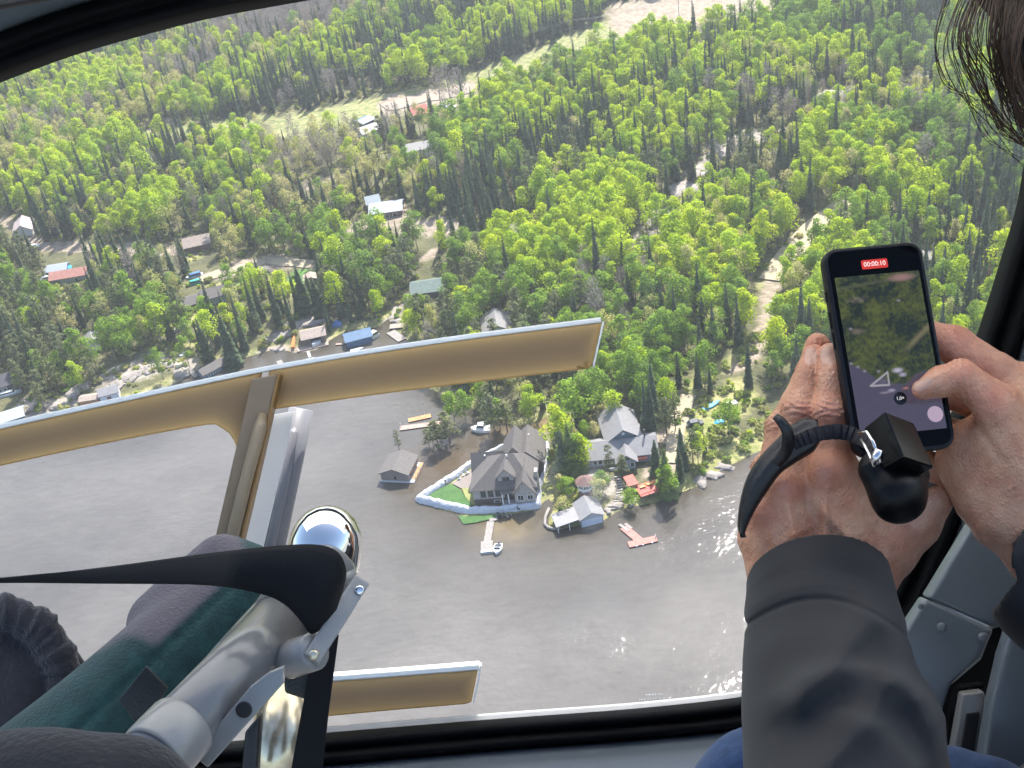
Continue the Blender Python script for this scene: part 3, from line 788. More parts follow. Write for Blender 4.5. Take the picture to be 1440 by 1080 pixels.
def roof_hip(fr, m, root, x0, x1, y0, y1, ze, zr, ra, rb, ov=.5, th=.2):
    """ra, rb: ends of the ridge (x, y)"""
    mb = MB()
    c = [(x0 - ov, y0 - ov), (x1 + ov, y0 - ov), (x1 + ov, y1 + ov), (x0 - ov, y1 + ov)]
    v = [fr(a, b, ze - th) for a, b in c] + [fr(a, b, ze) for a, b in c] + [fr(ra[0], ra[1], zr), fr(rb[0], rb[1], zr)]
    horiz = abs(ra[0] - rb[0]) >= abs(ra[1] - rb[1])
    f = [(0, 3, 2, 1), (0, 1, 5, 4), (1, 2, 6, 5), (2, 3, 7, 6), (3, 0, 4, 7)]
    if horiz: f += [(4, 5, 9, 8), (5, 6, 9), (6, 7, 8, 9), (7, 4, 8)]
    else: f += [(4, 5, 8), (5, 6, 9, 8), (6, 7, 9), (7, 4, 8, 9)]
    mb.add(v, f)
    return mb.build('roof', m, root)

def window(fr, root, face, u, z, w, h, trim='trim', x0=0.0, y0=0.0, n=1, name='window'):
    """face 'f' lies on y = y0 (towards the viewer), 'l' on x = x0 facing -x, 'r' on x = x0 facing +x"""
    if face == 'f': q = lambda a, d, c: fr(a, y0 - d, c)
    elif face == 'l': q = lambda a, d, c: fr(x0 - d, a, c)
    else: q = lambda a, d, c: fr(x0 + d, a, c)
    mb = MB(); mb.box(q, u - .12, u + w + .12, -.05, .06, z - .12, z + h + .12)
    o = mb.build(name, M[trim], root)
    pw = w / n
    for i in range(n):
        p = MB(); p.box(q, u + i * pw + .05, u + (i + 1) * pw - .05, .0, .075, z, z + h)
        p.build('pane', M['pane_dark'], o)
    return o

def door(fr, root, u, z, w, h, m, y0=0.0, name='door'):
    mb = MB(); mb.box(lambda a, d, c: fr(a, y0 - d, c), u, u + w, -.05, .07, z, z + h)
    return mb.build(name, M[m], root)

def house(name, label, A, B, depth, wall, rise, axis, wm, rm, cat='house', group=None, ov=.5, wins=(), doors=(), base=1.5, clear=26, z0=None, zlift=0.0):
    fr = Fr(A, B, z0); fr.o = fr.o + np.array([0, 0, zlift])
    root = empty(name, fr(fr.W / 2, depth / 2, 0), label, cat, group)
    wall_gable(fr, 'wall', M[wm], root, 0, fr.W, 0, depth, -base, wall, wall + rise, axis)
    roof_gable(fr, M[rm], root, 0, fr.W, 0, depth, wall, wall + rise, axis, ov)
    for w_ in wins: window(fr, root, *w_)
    for d_ in doors: door(fr, root, *d_)
    s = pxm(*A)
    if A[1] < 460: clear *= .6
    keep_clear((A[0] + B[0]) / 2, (A[1] + B[1]) / 2 - depth * s * .3, (A[0] + B[0]) / 2, (A[1] + B[1]) / 2 + clear, abs(B[0] - A[0]) * .5 + 4)
    return fr, root

# --- the big house inside the white flood barrier
fr = Fr((668, 711), (755, 706))
W = fr.W
root = empty('lake_house', fr(W / 2, 8, 0), 'large grey shingled house with gables and dormer inside the white flood barrier', 'house')
rg, sw = M['roof_grey'], M['stone_wall']
mb = MB(); mb.box(fr, 0, W, .4, 13.5, -1, 5.0); mb.build('wall', sw, root)
mb = MB(); mb.box(fr, .02, 8.6, .30, .4, -1, 1.7); mb.build('basement_wall', M['dark_brick'], root)
roof_hip(fr, rg, root, 0, W, .4, 13.5, 5.0, 10.9, (8.3, 7.6), (11.2, 7.6), .7)
# left rear wing
wall_gable(fr, 'wall', sw, root, -.4, 6, 8.5, 15.0, -1, 5.2, 8.6, 'x'); roof_gable(fr, rg, root, -.4, 7.5, 8.5, 15.0, 5.2, 8.6, 'x', .5)
# rear right garage wing, gable to the front
wall_gable(fr, 'wall', M['dark_brick'], root, 10.0, 18.2, 11.5, 23.0, -1, 4.4, 8.3, 'y'); roof_gable(fr, rg, root, 10.0, 18.2, 11.5, 23.0, 4.4, 8.3, 'y', .6)
# rear link roof
wall_gable(fr, 'wall', sw, root, 7.5, 14, 12, 21.5, -1, 5.2, 9.6, 'y'); roof_gable(fr, rg, root, 7.5, 14, 12, 21.5, 5.2, 9.6, 'y', .5)
# front right gable
wall_gable(fr, 'wall', sw, root, 11.2, W - .02, -1.2, 6, -1, 4.3, 8.2, 'y'); roof_gable(fr, rg, root, 11.2, W - .02, -1.2, 7.5, 4.3, 8.2, 'y', .55)
# dormer
dm = wall_gable(fr, 'dormer', M['stone_wall'], root, 7.0, 11.4, 1.6, 6.5, 4.8, 7.9, 10.3, 'y'); 
rf = roof_gable(fr, rg, root, 7.0, 11.4, 1.6, 7.2, 7.9, 10.3, 'y', .5); rf.name = 'dormer_roof'
window(fr, root, 'f', 8.3, 6.4, 1.8, 1.2, 'siding_log', 0, 1.6, 2)
# porch roof and posts between gable and hall
mb = MB(); mb.box(fr, 7.6, 11.6, -1.6, .5, 4.35, 4.65); mb.build('porch_roof', rg, root)
mb = MB(); mb.box(fr, 7.6, 11.3, -1.6, .4, -.8, .9); mb.build('porch', M['stone_wall'], root)
for x in (7.8, 9.4): 
    mb = MB(); mb.box(fr, x, x + .3, -1.5, -1.2, .9, 4.35); mb.build('porch_post', M['trim'], root)
door(fr, root, 8.4, .95, 2.7, 2.6, 'pane_dark', .4)
for x in (2.0, 4.0, 6.0): window(fr, root, 'f', x, 2.3, 1.35, 2.0, 'siding_log', 0, .4, 2)
window(fr, root, 'f', 5.4, .35, 1.6, .7, 'trim', 0, .30)
window(fr, root, 'f', 12.0, 1.8, 1.5, 1.5, 'trim', 0, -1.2, 2); window(fr, root, 'f', 14.6, 1.9, 1.4, 1.3, 'trim', 0, -1.2, 2)
mb = MB(); mb.box(fr, W + .02, W + .9, 3.2, 5.0, -1, 7.4); mb.build('chimney', M['stone_wall'], root)
for (x, y, z) in ((9.6, 6.8, 10.6), (14.6, 19, 7.9), (3, 11, 7.9), (9.2, 4, 9.5)):
    mb = MB(); mb.box(fr, x - .18, x + .18, y - .18, y + .18, z - .6, z + .45); mb.build('roof_vent', M['trim'], root)
keep_clear(710, 640, 712, 740, 60)

# island lawn, patio, barrier
def patch(name, pxs, m, lift, label, sub=2.0):
    pts = np.array([G(*p)[:2] for p in pxs])
    x0, y0 = pts.min(0); x1, y1 = pts.max(0)
    bm = bmesh.new()
    vs_ = [bm.verts.new((p[0], p[1], 0)) for p in pts]
    bm.faces.new(vs_)
    bmesh.ops.triangulate(bm, faces=bm.faces[:])
    for _ in range(4):
        e_ = [e for e in bm.edges if e.calc_length() > sub]
        if not e_: break
        bmesh.ops.subdivide_edges(bm, edges=e_, cuts=1)
        bmesh.ops.triangulate(bm, faces=bm.faces[:])
    co = np.array([v.co[:2] for v in bm.verts]); hz = height(co[:, 0], co[:, 1])
    for v, z in zip(bm.verts, hz): v.co.z = max(float(z), .05) + lift
    bm.normal_update()
    for f in bm.faces:
        if f.normal.z < 0: f.normal_flip()
    me = bpy.data.meshes.new(name); bm.to_mesh(me); bm.free(); me.materials.append(m)
    return tag(link(name, me), label, kind='structure')
patch('lawn', [(603, 700), (612, 692), (634, 683), (648, 692), (655, 702), (664, 712), (662, 719), (640, 711), (618, 705)], M['grass_lawn'], .22, 'green lawn inside the white flood barrier')
patch('lawn', [(644, 726), (662, 728), (702, 724), (708, 727), (690, 731), (668, 736), (652, 738)], M['grass_lawn'], .22, 'flooded strip of lawn in front of the barrier')
patch('patio', [(636, 683), (668, 660), (676, 668), (664, 690), (650, 691)], M['siding_log'], .26, 'pale stone patio beside the large grey house')
patch('planting_bed', [(655, 702), (650, 690), (664, 690), (670, 700), (668, 714), (664, 712)], M['verge'], .27, 'shrubby bed beside the large grey house')

def barrier():
    loop = [(757, 713), (757, 700), (759, 684), (766, 665), (771, 645), (770, 628), (764, 619), (748, 617), (736, 621), (706, 632), (668, 651), (642, 670), (604, 694), (590, 703), (628, 712), (662, 720), (700, 719), (757, 713)]
    wid = [1.5, 1.5, 1.5, 1.6, 1.6, 1.6, 1.6, 1.5, 1.4, 1.5, 2.1, 2.6, 2.6, 2.4, 2.4, 2.6, 1.9, 1.5]
    pts, ww = [], []
    gp = [G(*p) for p in loop]
    for i in range(len(gp) - 1):
        n = max(2, int(np.linalg.norm(gp[i + 1] - gp[i]) / .8))
        for k in range(n):
            t = k / n; pts.append(gp[i] * (1 - t) + gp[i + 1] * t); ww.append(wid[i] * (1 - t) + wid[i + 1] * t)
    n = len(pts); v, f = [], []
    prof = [(-1.0, -.9), (-.82, .45), (-.5, 1.25), (-.2, 1.6), (.12, 1.62), (.4, 1.35), (.62, .7), (.75, -.7)]
    m_ = len(prof)
    for i in range(n):
        d = pts[(i + 1) % n] - pts[i - 1]; d = d[:2] / np.linalg.norm(d[:2]); nr = np.array([d[1], -d[0]])
        r_ = rng.normal(0, .09, m_)
        lump = .12 * math.sin(i * 1.9) + .08 * math.sin(i * .7)
        for j, (a, b) in enumerate(prof):
            q = pts[i][:2] + nr * (-a if True else a) * (ww[i] * .62 + r_[j] + lump * .4)
            v.append((q[0], q[1], b * (1 + lump * .6) + r_[j] * .5 + .1))
    for i in range(n):
        for j in range(m_ - 1):
            a, b = i * m_ + j, ((i + 1) % n) * m_ + j
            f.append((a, b, b + 1, a + 1))
    return tag(link('flood_barrier', mesh('flood_barrier', v, f, M['tarp_white'], True)), 'white plastic covered sandbag flood barrier ringing the large grey house', 'flood barrier')
barrier()

# patio things, seen as dark and white specks
def chair_small(px, py, label, group, m='chair_dark', rz=0.0):
    p = GZ(px, py); p[2] += .25
    e = empty('garden_chair', p, label, 'chair', group, (0, 0, rz))
    c, s = math.cos(rz), math.sin(rz)
    fr_ = lambda x, y, z: (p[0] + x * c - y * s, p[1] + x * s + y * c, p[2] + z)
    mb = MB(); mb.box(fr_, -.35, .35, -.35, .35, .38, .46); mb.build('seat', M[m], e)
    mb = MB(); mb.box(fr_, -.35, .35, .30, .38, .46, 1.15); mb.build('backrest', M[m], e)
    for x in (-.32, .26):
        for y in (-.32, .26):
            mb = MB(); mb.box(fr_, x, x + .06, y, y + .06, 0, .38); mb.build('leg', M[m], e)
for i, (x, y) in enumerate(((701, 727), (705, 729), (710, 726), (714, 729), (718, 727))):
    chair_small(x, y, 'dark chair standing in shallow water before the flood barrier', 'dark chairs in the shallows', rz=i * .7)
for i, (x, y) in enumerate(((724, 717), (730, 718))):
    chair_small(x, y, 'dark chair beside the white barrier at the porch', 'dark chairs by the porch', rz=i)
for i, (x, y) in enumerate(((625, 682), (629, 681))):
    chair_small(x, y, 'dark chair on the lawn edge behind the barrier', 'dark chairs on the lawn edge', rz=i)
for i, (x, y) in enumerate(((646, 675), (652, 670), (658, 667))):
    chair_small(x, y, 'pale chair on the patio of the large grey house', 'pale patio chairs', 'white_plastic', rz=i)

# --- floating boathouse
fr = Fr((537, 675), (575, 677), .35)
root = empty('floating_boathouse', fr(fr.W / 2, 4, 0), 'grey log sided boathouse with dark hip free gable roof standing in the flood', 'boathouse')
wall_gable(fr, 'wall', M['siding_log'], root, 0, fr.W, 0, 8.2, -.6, 2.5, 4.1, 'y')
roof_gable(fr, M['roof_grey'], root, 0, fr.W, 0, 8.2, 2.5, 4.1, 'y', .55)
mb = MB(); mb.box(fr, -.35, fr.W + 1.6, -.35, 8.6, -.45, .02); mb.build('deck', M['white_plastic'], root)
mb = MB(); mb.box(fr, -.55, fr.W + 1.55, -.65, 8.5, -.75, -.46); mb.build('float', M['float'], root)
window(fr, root, 'f', fr.W * .48, .5, .7, 1.0, 'siding_log', 0, 0)
mb = MB(); mb.box(fr, fr.W + .5, fr.W + 1.6, 1, 8.4, .03, .12); mb.build('side_deck', M['wood_orange'], root)
for y in (1.5, 3.5, 5.5): 
    mb = MB(); mb.box(fr, fr.W + 1.45, fr.W + 1.58, y, y + .13, .03, 1.0); mb.build('railing_post', M['trim'], root)
window(fr, root, 'r', 2.0, .3, 1.6, 1.8, 'siding_dark', fr.W)
root['label'] = 'grey log sided boathouse with dark gable roof standing in the flood'

# --- docks
def dock(name, label, A, B, width, m, cat='dock', group=None, z=.35, th=.28, floats=True, side=0.0):
    a, b = G(A[0], A[1], z), G(B[0], B[1], z)
    L = np.linalg.norm(b - a); x = (b - a) / L; y = np.array([-x[1], x[0], 0])
    fr_ = lambda u, v_, w_: a + x * u + y * v_ + np.array([0, 0, w_])
    root = empty(name, fr_(L / 2, 0, 0), label, cat, group)
    n = max(2, int(L / 2.4))
    for i in range(n):
        mb = MB(); mb.box(fr_, L * i / n + .03, L * (i + 1) / n - .03, -width / 2, width / 2, -.08, 0); mb.build('deck_panel', M[m], root)
    mb = MB(); mb.box(fr_, .05, L - .05, -width / 2 + .08, width / 2 - .08, -th - .25, -.085); mb.build('float', M['float'], root)
    return fr_, root, L
d1 = dock('dock', 'long pinkish dock below the flooded trees near the boathouse', (562, 602), (622, 594), 2.2, 'wood_pink')
d2 = dock('dock', 'short orange dock behind the long pinkish dock', (574, 591), (606, 584), 2.0, 'wood_orange')
fr_, rt, L = d1
mb = MB(); mb.tube([fr_(.4, .7, -.5), fr_(.4, .7, 1.3)], .12, 6); mb.build('post', M['trim'], rt)
# flag pole behind the orange dock
p = G(598, 585, .3)
e = empty('flag_pole', p, 'thin flag pole with a pale pennant behind the orange dock', 'flag pole')
mb = MB(); mb.tube([p, p + np.array([0, 0, 5.5])], .06, 6); mb.build('pole', M['trim'], e)
mb = MB(); mb.prism([p + np.array([.06, 0, 4.0]), p + np.array([.06, 0, 5.4]), p + np.array([.75, .1, 4.2])], [p + np.array([.06, .03, 4.0]), p + np.array([.06, .03, 5.4]), p + np.array([.75, .13, 4.2])]); mb.build('flag', M['boat_cream'], e)

# dock in front of the house with its wide end
fr_, rt, L = dock('dock', 'pale dock with a wide end reaching into the lake before the large house', (690, 733), (685, 762), 1.9, 'wood_pale')
a = G(676, 778, .35); b = G(696, 776, .35)
f2 = Fr((676, 779), (693, 777), .35)
for i in range(2):
    mb = MB(); mb.box(f2, 0, f2.W, i * 2.4 + .02, i * 2.4 + 2.38, -.08, .005); mb.build('deck_panel', M['wood_pale'], rt)
mb = MB(); mb.box(f2, .05, f2.W - .05, .05, 4.7, -.6, -.085); mb.build('float', M['white_plastic'], rt)
mb = MB(); mb.box(f2, .1, f2.W - .2, .2, .9, .01, .35); mb.build('bench', M['trim'], rt)
fr_, rt, L = dock('dock', 'small pale gangway float at the shore end of the house dock', (688, 731), (700, 729), 1.2, 'wood_pale')

# red T shaped dock
fr_, rt, L = dock('dock', 'red T shaped dock floating off the boathouse', (877, 741), (902, 762), 2.2, 'red_pink')
a, b = G(885, 769, .35), G(925, 760, .35)
L = np.linalg.norm(b - a); x = (b - a) / L; y = np.array([-x[1], x[0], 0])
fq = lambda u, v_, w_: a + x * u + y * v_ + np.array([0, 0, w_])
for i in range(4):
    mb = MB(); mb.box(fq, L * i / 4 + .02, L * (i + 1) / 4 - .02, -.2, 2.0, -.075, .005); mb.build('deck_panel', M['red_pink'], rt)
mb = MB(); mb.box(fq, .05, L - .05, -.15, 1.9, -.7, -.08); mb.build('float', M['float'], rt)
for u in (1.6, 3.2, 5.6): 
    mb = MB(); mb.box(fq, u, u + .5, -.3, -.2, -.3, .02); mb.build('bumper', M['trim'], rt)
a, b = G(870, 737, .36), G(880, 744, .36)
f3 = Fr((870, 743), (877, 745), .36)
for i, (p_, q_) in enumerate((((871, 737), (884, 746)), ((879, 736), (888, 743)))):
    a, b = G(*p_, .37), G(*q_, .37); L = np.linalg.norm(b - a); x = (b - a) / L; y = np.array([-x[1], x[0], 0])
    fq = lambda u, v_, w_: a + x * u + y * v_ + np.array([0, 0, w_])
    mb = MB(); mb.box(fq, 0, L, -.4, .4, -.07, .01); mb.build('ramp', M['wood_pale'], rt)
mb = MB(); p = G(922, 756, .35); mb.tube([p + np.array([0, 0, -.4]), p + np.array([0, 0, .9])], .12, 6); mb.build('post', M['trim'], rt)

# --- boats
def boat(name, label, bow, stern, beam, m, cabin=None, cat='boat', group=None, free=.9, cm='boat_white', z=0.0):
    a, b = G(stern[0], stern[1], z), G(bow[0], bow[1], z)
    L = np.linalg.norm(b - a); x = (b - a) / L; y = np.array([-x[1], x[0], 0])
    fq = lambda u, v_, w_: a + x * (u * L) + y * (v_ * beam) + np.array([0, 0, w_])
    root = empty(name, fq(.5, 0, z), label, cat, group)
    st = [(0, .42, .40, .0), (.25, .5, .46, 0), (.55, .5, .42, .05), (.8, .36, .24, .15), (.93, .18, .09, .25), (1, .015, .01, .35)]
    v, f = [], []
    for u, wt, wb, sh in st:
        v += [fq(u, -wt, free + sh), fq(u, -wb, -.15), fq(u, wb, -.15), fq(u, wt, free + sh)]
    for i in range(len(st) - 1):
        for j in range(3): f.append((i * 4 + j, i * 4 + j + 1, i * 4 + j + 5, i * 4 + j + 4))
        f.append((i * 4 + 3, i * 4, i * 4 + 4, i * 4 + 7))
    f += [(0, 3, 2, 1), (20, 21, 22, 23)]
    MB().add(v, f).build('hull', M[m], root)
    if cabin:
        u0, u1, hw, hc = cabin
        def hb(u, v_, w_): return fq(u, v_, w_)
        base = [hb(u0, -hw, free + .02), hb(u1, -hw * .8, free + .1), hb(u1, hw * .8, free + .1), hb(u0, hw, free + .02)]
        top = [hb(u0 + .04, -hw * .8, free + hc), hb(u1 - .12, -hw * .6, free + hc), hb(u1 - .12, hw * .6, free + hc), hb(u0 + .04, hw * .8, free + hc)]
        MB().prism(base, top).build('cabin', M[cm], root)
        md = .55
        b2 = [Vector(p) * (1 - .35) + Vector(q) * .35 for p, q in zip(base, top)]; t2 = [Vector(p) * .2 + Vector(q) * .8 for p, q in zip(base, top)]
        cen = sum((Vector(p) for p in b2 + t2), Vector()) / 8
        grow = lambda p: cen + (Vector(p) - cen) * 1.0 + (Vector(p) - cen).normalized() * .04
        MB().prism([grow(p) for p in b2], [grow(p) for p in t2]).build('windscreen', M['boat_tint'], root)
    return fq, root
boat('cabin_cruiser', 'white cabin cruiser moored beside the flooded trees', (663, 606), (690, 605), 3.0, 'boat_white', (.28, .74, .40, 1.5), free=1.0)
fq, rt = boat('motor_boat', 'white motor boat tied beside the house dock', (698, 781), (702, 767), 2.3, 'boat_white', None, free=.7)
mb = MB(); mb.box(fq, .06, .62, -.36, .36, .2, .72); mb.build('cockpit', M['boat_tint'], rt)
mb = MB(); mb.box(fq, .55, .60, -.34, .34, .7, 1.25); mb.build('windscreen', M['boat_tint'], rt)
mb = MB(); mb.box(fq, -.10, .0, -.12, .12, .1, 1.0); mb.build('outboard_motor', M['float'], rt)
boat('rowing_boat', 'small pale rowing boat drifting below the blue boathouse', (512, 491), (493, 495), 1.5, 'white_plastic', None, free=.5)
boat('covered_boat', 'round white and cream boat beside the blue boathouse', (519, 479), (531, 471), 2.6, 'boat_white', (.1, .85, .5, 1.3), cm='boat_cream')
boat('covered_boat', 'boat under a teal cover behind the grey roofed cottage', (263, 404), (285, 398), 2.6, 'cover_teal', (.1, .85, .42, 1.2), cm='cover_teal', z=2.0)
boat('covered_boat', 'boat under a blue cover on a trailer by the sandy lane', (262, 394), (286, 387), 2.6, 'white_plastic', (.1, .85, .42, 1.1), cm='cover_blue', z=2.2)
boat('beached_boat', 'white boat pulled up on the rocky bank', (241, 468), (262, 459), 2.0, 'white_plastic', z=1.5)
boat('beached_boat', 'small white boat under the trees by the rocky left shore', (254, 504), (264, 498), 2.0, 'white_plastic', z=1.0)
boat('beached_boat', 'pale green boat lying on the rocky left shore', (248, 517), (258, 511), 1.8, 'boat_cream', z=.9)
boat('pontoon_boat', 'long white boat in front of the dark house at the left edge', (32, 552), (-8, 561), 2.8, 'white_plastic', (.2, .8, .4, .9), z=.5)
boat('canoe', 'orange kayak standing on the bank beside the tan boathouse', (414, 474), (412, 489), 1.1, 'kayak_orange', z=1.0, free=.4)
boat('canoe', 'long turquoise canoe lying in the yellow grass by the driveway', (1012, 566), (989, 577), 1.6, 'cover_sky', z=1.0, free=.55)
boat('beached_boat', 'white boat in the yellow grass beside the turquoise canoe', (1019, 573), (1036, 568), 2.0, 'white_plastic', z=1.0)

# --- vehicles by the houses
def car(label, A, B, m, cat='car', group=None, hgt=1.6, name='parked_car'):
    p, q = np.array(GZ(*A)), np.array(GZ(*B)); p[2] += .3; q[2] = p[2]
    d = (q - p) / np.linalg.norm(q - p); y = np.array([-d[1], d[0], 0]); L = 4.7
    fq = lambda u, v_, w_: p + d * u + y * v_ + np.array([0, 0, w_])
    root = empty(name, fq(L / 2, 0, 0), label, cat, group)
    pr = [(0, .35), (L, .35), (L, .85), (L * .78, .95), (L * .66, hgt), (L * .2, hgt), (L * .06, .95), (0, .9)]
    MB().prism([fq(u, -.9, w_) for u, w_ in pr], [fq(u, .9, w_) for u, w_ in pr]).build('body', M[m], root)
    gl = [(L * .74, 1.0), (L * .655, hgt - .1), (L * .22, hgt - .1), (L * .11, 1.0)]
    MB().prism([fq(u, -.92, w_) for u, w_ in gl], [fq(u, .92, w_) for u, w_ in gl]).build('windows', M['pane_dark'], root)
    for u in (L * .18, L * .8):
        for v_ in (-.93, .73):
            c = [(u + .36 * math.cos(t), .36 + .36 * math.sin(t)) for t in np.linspace(0, 6.283, 11)[:-1]]
            MB().prism([fq(a, v_, b) for a, b in c], [fq(a, v_ + .2, b) for a, b in c]).build('wheel', M['tyre'], root)
    return root
for n_, (lab, A, B, m_) in enumerate((('dark blue car parked under the spruces by the sandy driveway', (966, 601), (985, 598), 'car_dark'), ('white car parked in the upper clearing near the road', (612, 157), (622, 155), 'car_white'),
                        ('white van at the right end of the upper clearing', (628, 155), (640, 152), 'car_white'), ('white car among trees beside the pinkish roof at the left', (40, 352), (52, 349), 'car_white'),
                        ('white car beside the long red roof', (58, 397), (66, 394), 'car_white'), ('pale car beyond the sandy clearing at the top', (1000, 24), (1008, 22), 'car_white'))):
    r_ = car(lab, A, B, m_); keep_clear(A[0], A[1], B[0], B[1] + 10, 8)

# --- blue grey house group on the point
fr, root = house('boat_garage', 'blue slate garage with pale metal gable roof behind the long lake house', (856, 640), (902, 632), 12.5, 4.6, 3.2, 'y', 'siding_slate', 'roof_pale', 'garage', ov=.7, clear=10)
pt = fr(fr.W / 2, -.06, 6.2)
cvs = [(.45 * math.cos(t), .45 * math.sin(t)) for t in np.linspace(0, 6.283, 13)[:-1]]
MB().prism([fr(fr.W / 2 + a, -.06, 6.3 + b) for a, b in cvs], [fr(fr.W / 2 + a, .02, 6.3 + b) for a, b in cvs]).build('round_window', M['trim'], root)
mb = MB(); mb.box(fr, -1.8, -.4, 1, 4, 0, 2.4); mb.build('lean_to', M['cover_teal'], root)
fr = Fr((829, 658), (924, 647))
root = empty('lake_cottage', fr(fr.W / 2, 4, 0), 'long pale roofed blue grey cottage with a gabled porch on the point', 'house')
W = fr.W
wall_gable(fr, 'wall', M['siding_blue'], root, 0, W, 0, 8.5, -1.5, 2.9, 5.2, 'x'); roof_gable(fr, M['roof_pale'], root, 0, W, 0, 8.5, 2.9, 5.2, 'x', .7)
gx0, gx1 = W * .42, W * .68
wall_gable(fr, 'wall', M['siding_blue'], root, gx0, gx1, -2.6, 3, -1.5, 3.0, 5.0, 'y'); roof_gable(fr, M['roof_pale'], root, gx0, gx1, -2.6, 3.6, 3.0, 5.0, 'y', .7)
roof_hip(fr, M['roof_pale'], root, W * .36, W * .80, 6.4, 12.0, 4.0, 6.3, (W * .56, 9), (W * .60, 9), .4)
mb = MB(); mb.box(fr, W * .36, W * .80, 6.4, 12, -1, 3.8); mb.build('wall', M['siding_blue'], root)
for x in (1.2, 2.6, 4.0): window(fr, root, 'f', x, .9, 1.0, 1.4, 'trim', 0, 0)
window(fr, root, 'f', gx0 + 1.0, .7, 1.4, 2.0, 'trim', 0, -2.6); window(fr, root, 'f', gx0 + 3.4, .9, 1.0, 1.3, 'trim', 0, -2.6)
window(fr, root, 'f', gx0 + 1.0, 3.35, 2.4, .6, 'siding_blue', 0, -2.6)
mb = MB(); mb.box(fr, gx1 + .2, gx1 + 3.2, -1.2, .0, 1.5, 2.2); mb.build('red_awning', M['deck_red'], root)
mb = MB(); mb.tube([fr(W * .86, 4.4, 4.6), fr(W * .86, 4.4, 7.6)], .26, 8); mb.build('chimney', M['siding_dark'], root)
mb = MB(); mb.box(fr, 5.2, gx0 - .1, -2.4, -2.25, -.5, .9); mb.build('porch_railing', M['trim'], root)
mb = MB(); mb.box(fr, 5.2, gx0 - .1, -2.2, 0, -1.0, -.1); mb.build('porch', M['siding_blue'], root)
keep_clear(875, 625, 875, 668, 50); keep_clear(830, 650, 920, 655, 12)

# gazebo
p0 = GZ(825, 698, 1.1)
root = empty('gazebo', p0, 'white octagonal gazebo with brown roof on a dark red base', 'gazebo')
def octo(r_, z): return [p0 + np.array([r_ * math.cos(t + .39), r_ * math.sin(t + .39), z]) for t in np.linspace(0, 2 * math.pi, 9)[:-1]]
MB().prism(octo(1.85, -.5), octo(1.85, 1.9)).build('base', M['dark_brick'], root); bpy.data.objects['base'].data.materials[0] = mat('red_base', (.17, .05, .045), .8)
MB().prism(octo(2.15, 1.9), octo(2.15, 2.15)).build('floor', M['trim'], root)
MB().prism(octo(2.0, 2.15), octo(2.0, 4.0)).build('wall', M['siding_white'], root)
o8 = octo(2.02, 0)
for i in range(8):
    a, b = o8[i], o8[(i + 1) % 8]; mid = (a + b) / 2; d = (b - a) / np.linalg.norm(b - a); nn = np.array([d[1], -d[0], 0])
    fq = lambda u, v_, w_: mid + d * u + nn * v_ + np.array([0, 0, w_])
    for s_ in (-.33, .33):
        MB().box(fq, s_ - .25, s_ + .25, -.05, .03, 2.7, 3.8).build('window', M['pane_dark'], root)
MB().prism(octo(2.6, 3.95), octo(2.6, 4.1)).build('roof_edge', M['trim'], root)
v = octo(2.65, 4.1) + [p0 + np.array([0, 0, 5.6])]
MB().add(v, [(i, (i + 1) % 8, 8) for i in range(8)] + [tuple(range(8))[::-1]]).build('roof', M['brown_shingle'], root)
keep_clear(825, 680, 826, 722, 16)

# boathouse on the point: main gable and a lower shed wing
fr = Fr((818, 741), (849, 733), .2)
root = empty('boathouse', fr(fr.W / 2, 4, 0), 'boathouse with pale metal roof and light blue door at the water edge of the point', 'boathouse')
W = fr.W
wall_gable(fr, 'wall', M['siding_blue'], root, 0, W, 0, 6.6, -1.2, 2.4, 3.9, 'y'); roof_gable(fr, M['roof_pale'], root, 0, W, 0, 6.6, 2.4, 3.9, 'y', .5)
door(fr, root, .25, -.3, W - .6, 2.2, 'door_blue', 0, 'boat_door')
sh = [(-6.6, 1.9), (-.35, 2.6), (-.35, 2.8), (-6.6, 2.1)]
MB().prism([fr(a, -.2, b) for a, b in sh], [fr(a, 5.4, b) for a, b in sh]).build('shed_roof', M['roof_pale'], root)
mb = MB(); mb.box(fr, -6.3, -.02, 4.6, 5.0, -1.2, 2.2); mb.build('shed_wall', M['siding_dark'], root)
mb = MB(); mb.box(fr, -6.3, -6.1, .2, 4.6, -1.2, 1.9); mb.build('shed_side', M['siding_dark'], root)
for x in (-6.2, -3.2): 
    mb = MB(); mb.box(fr, x, x + .18, .0, .18, -1.2, 2.0); mb.build('shed_post', M['trim'], root)
keep_clear(815, 720, 815, 755, 40)
# curved low wall at the water left of the boathouse
pts = [G(*p, .4) for p in ((772, 715), (767, 727), (766, 737), (771, 742), (779, 744), (787, 742))]
mb = MB(); mb.tube(pts, .42, 6); tag(mb.build('shore_wall', M['wood_pale'], None, True), 'low curved pale wall at the water beside the boathouse', 'wall')

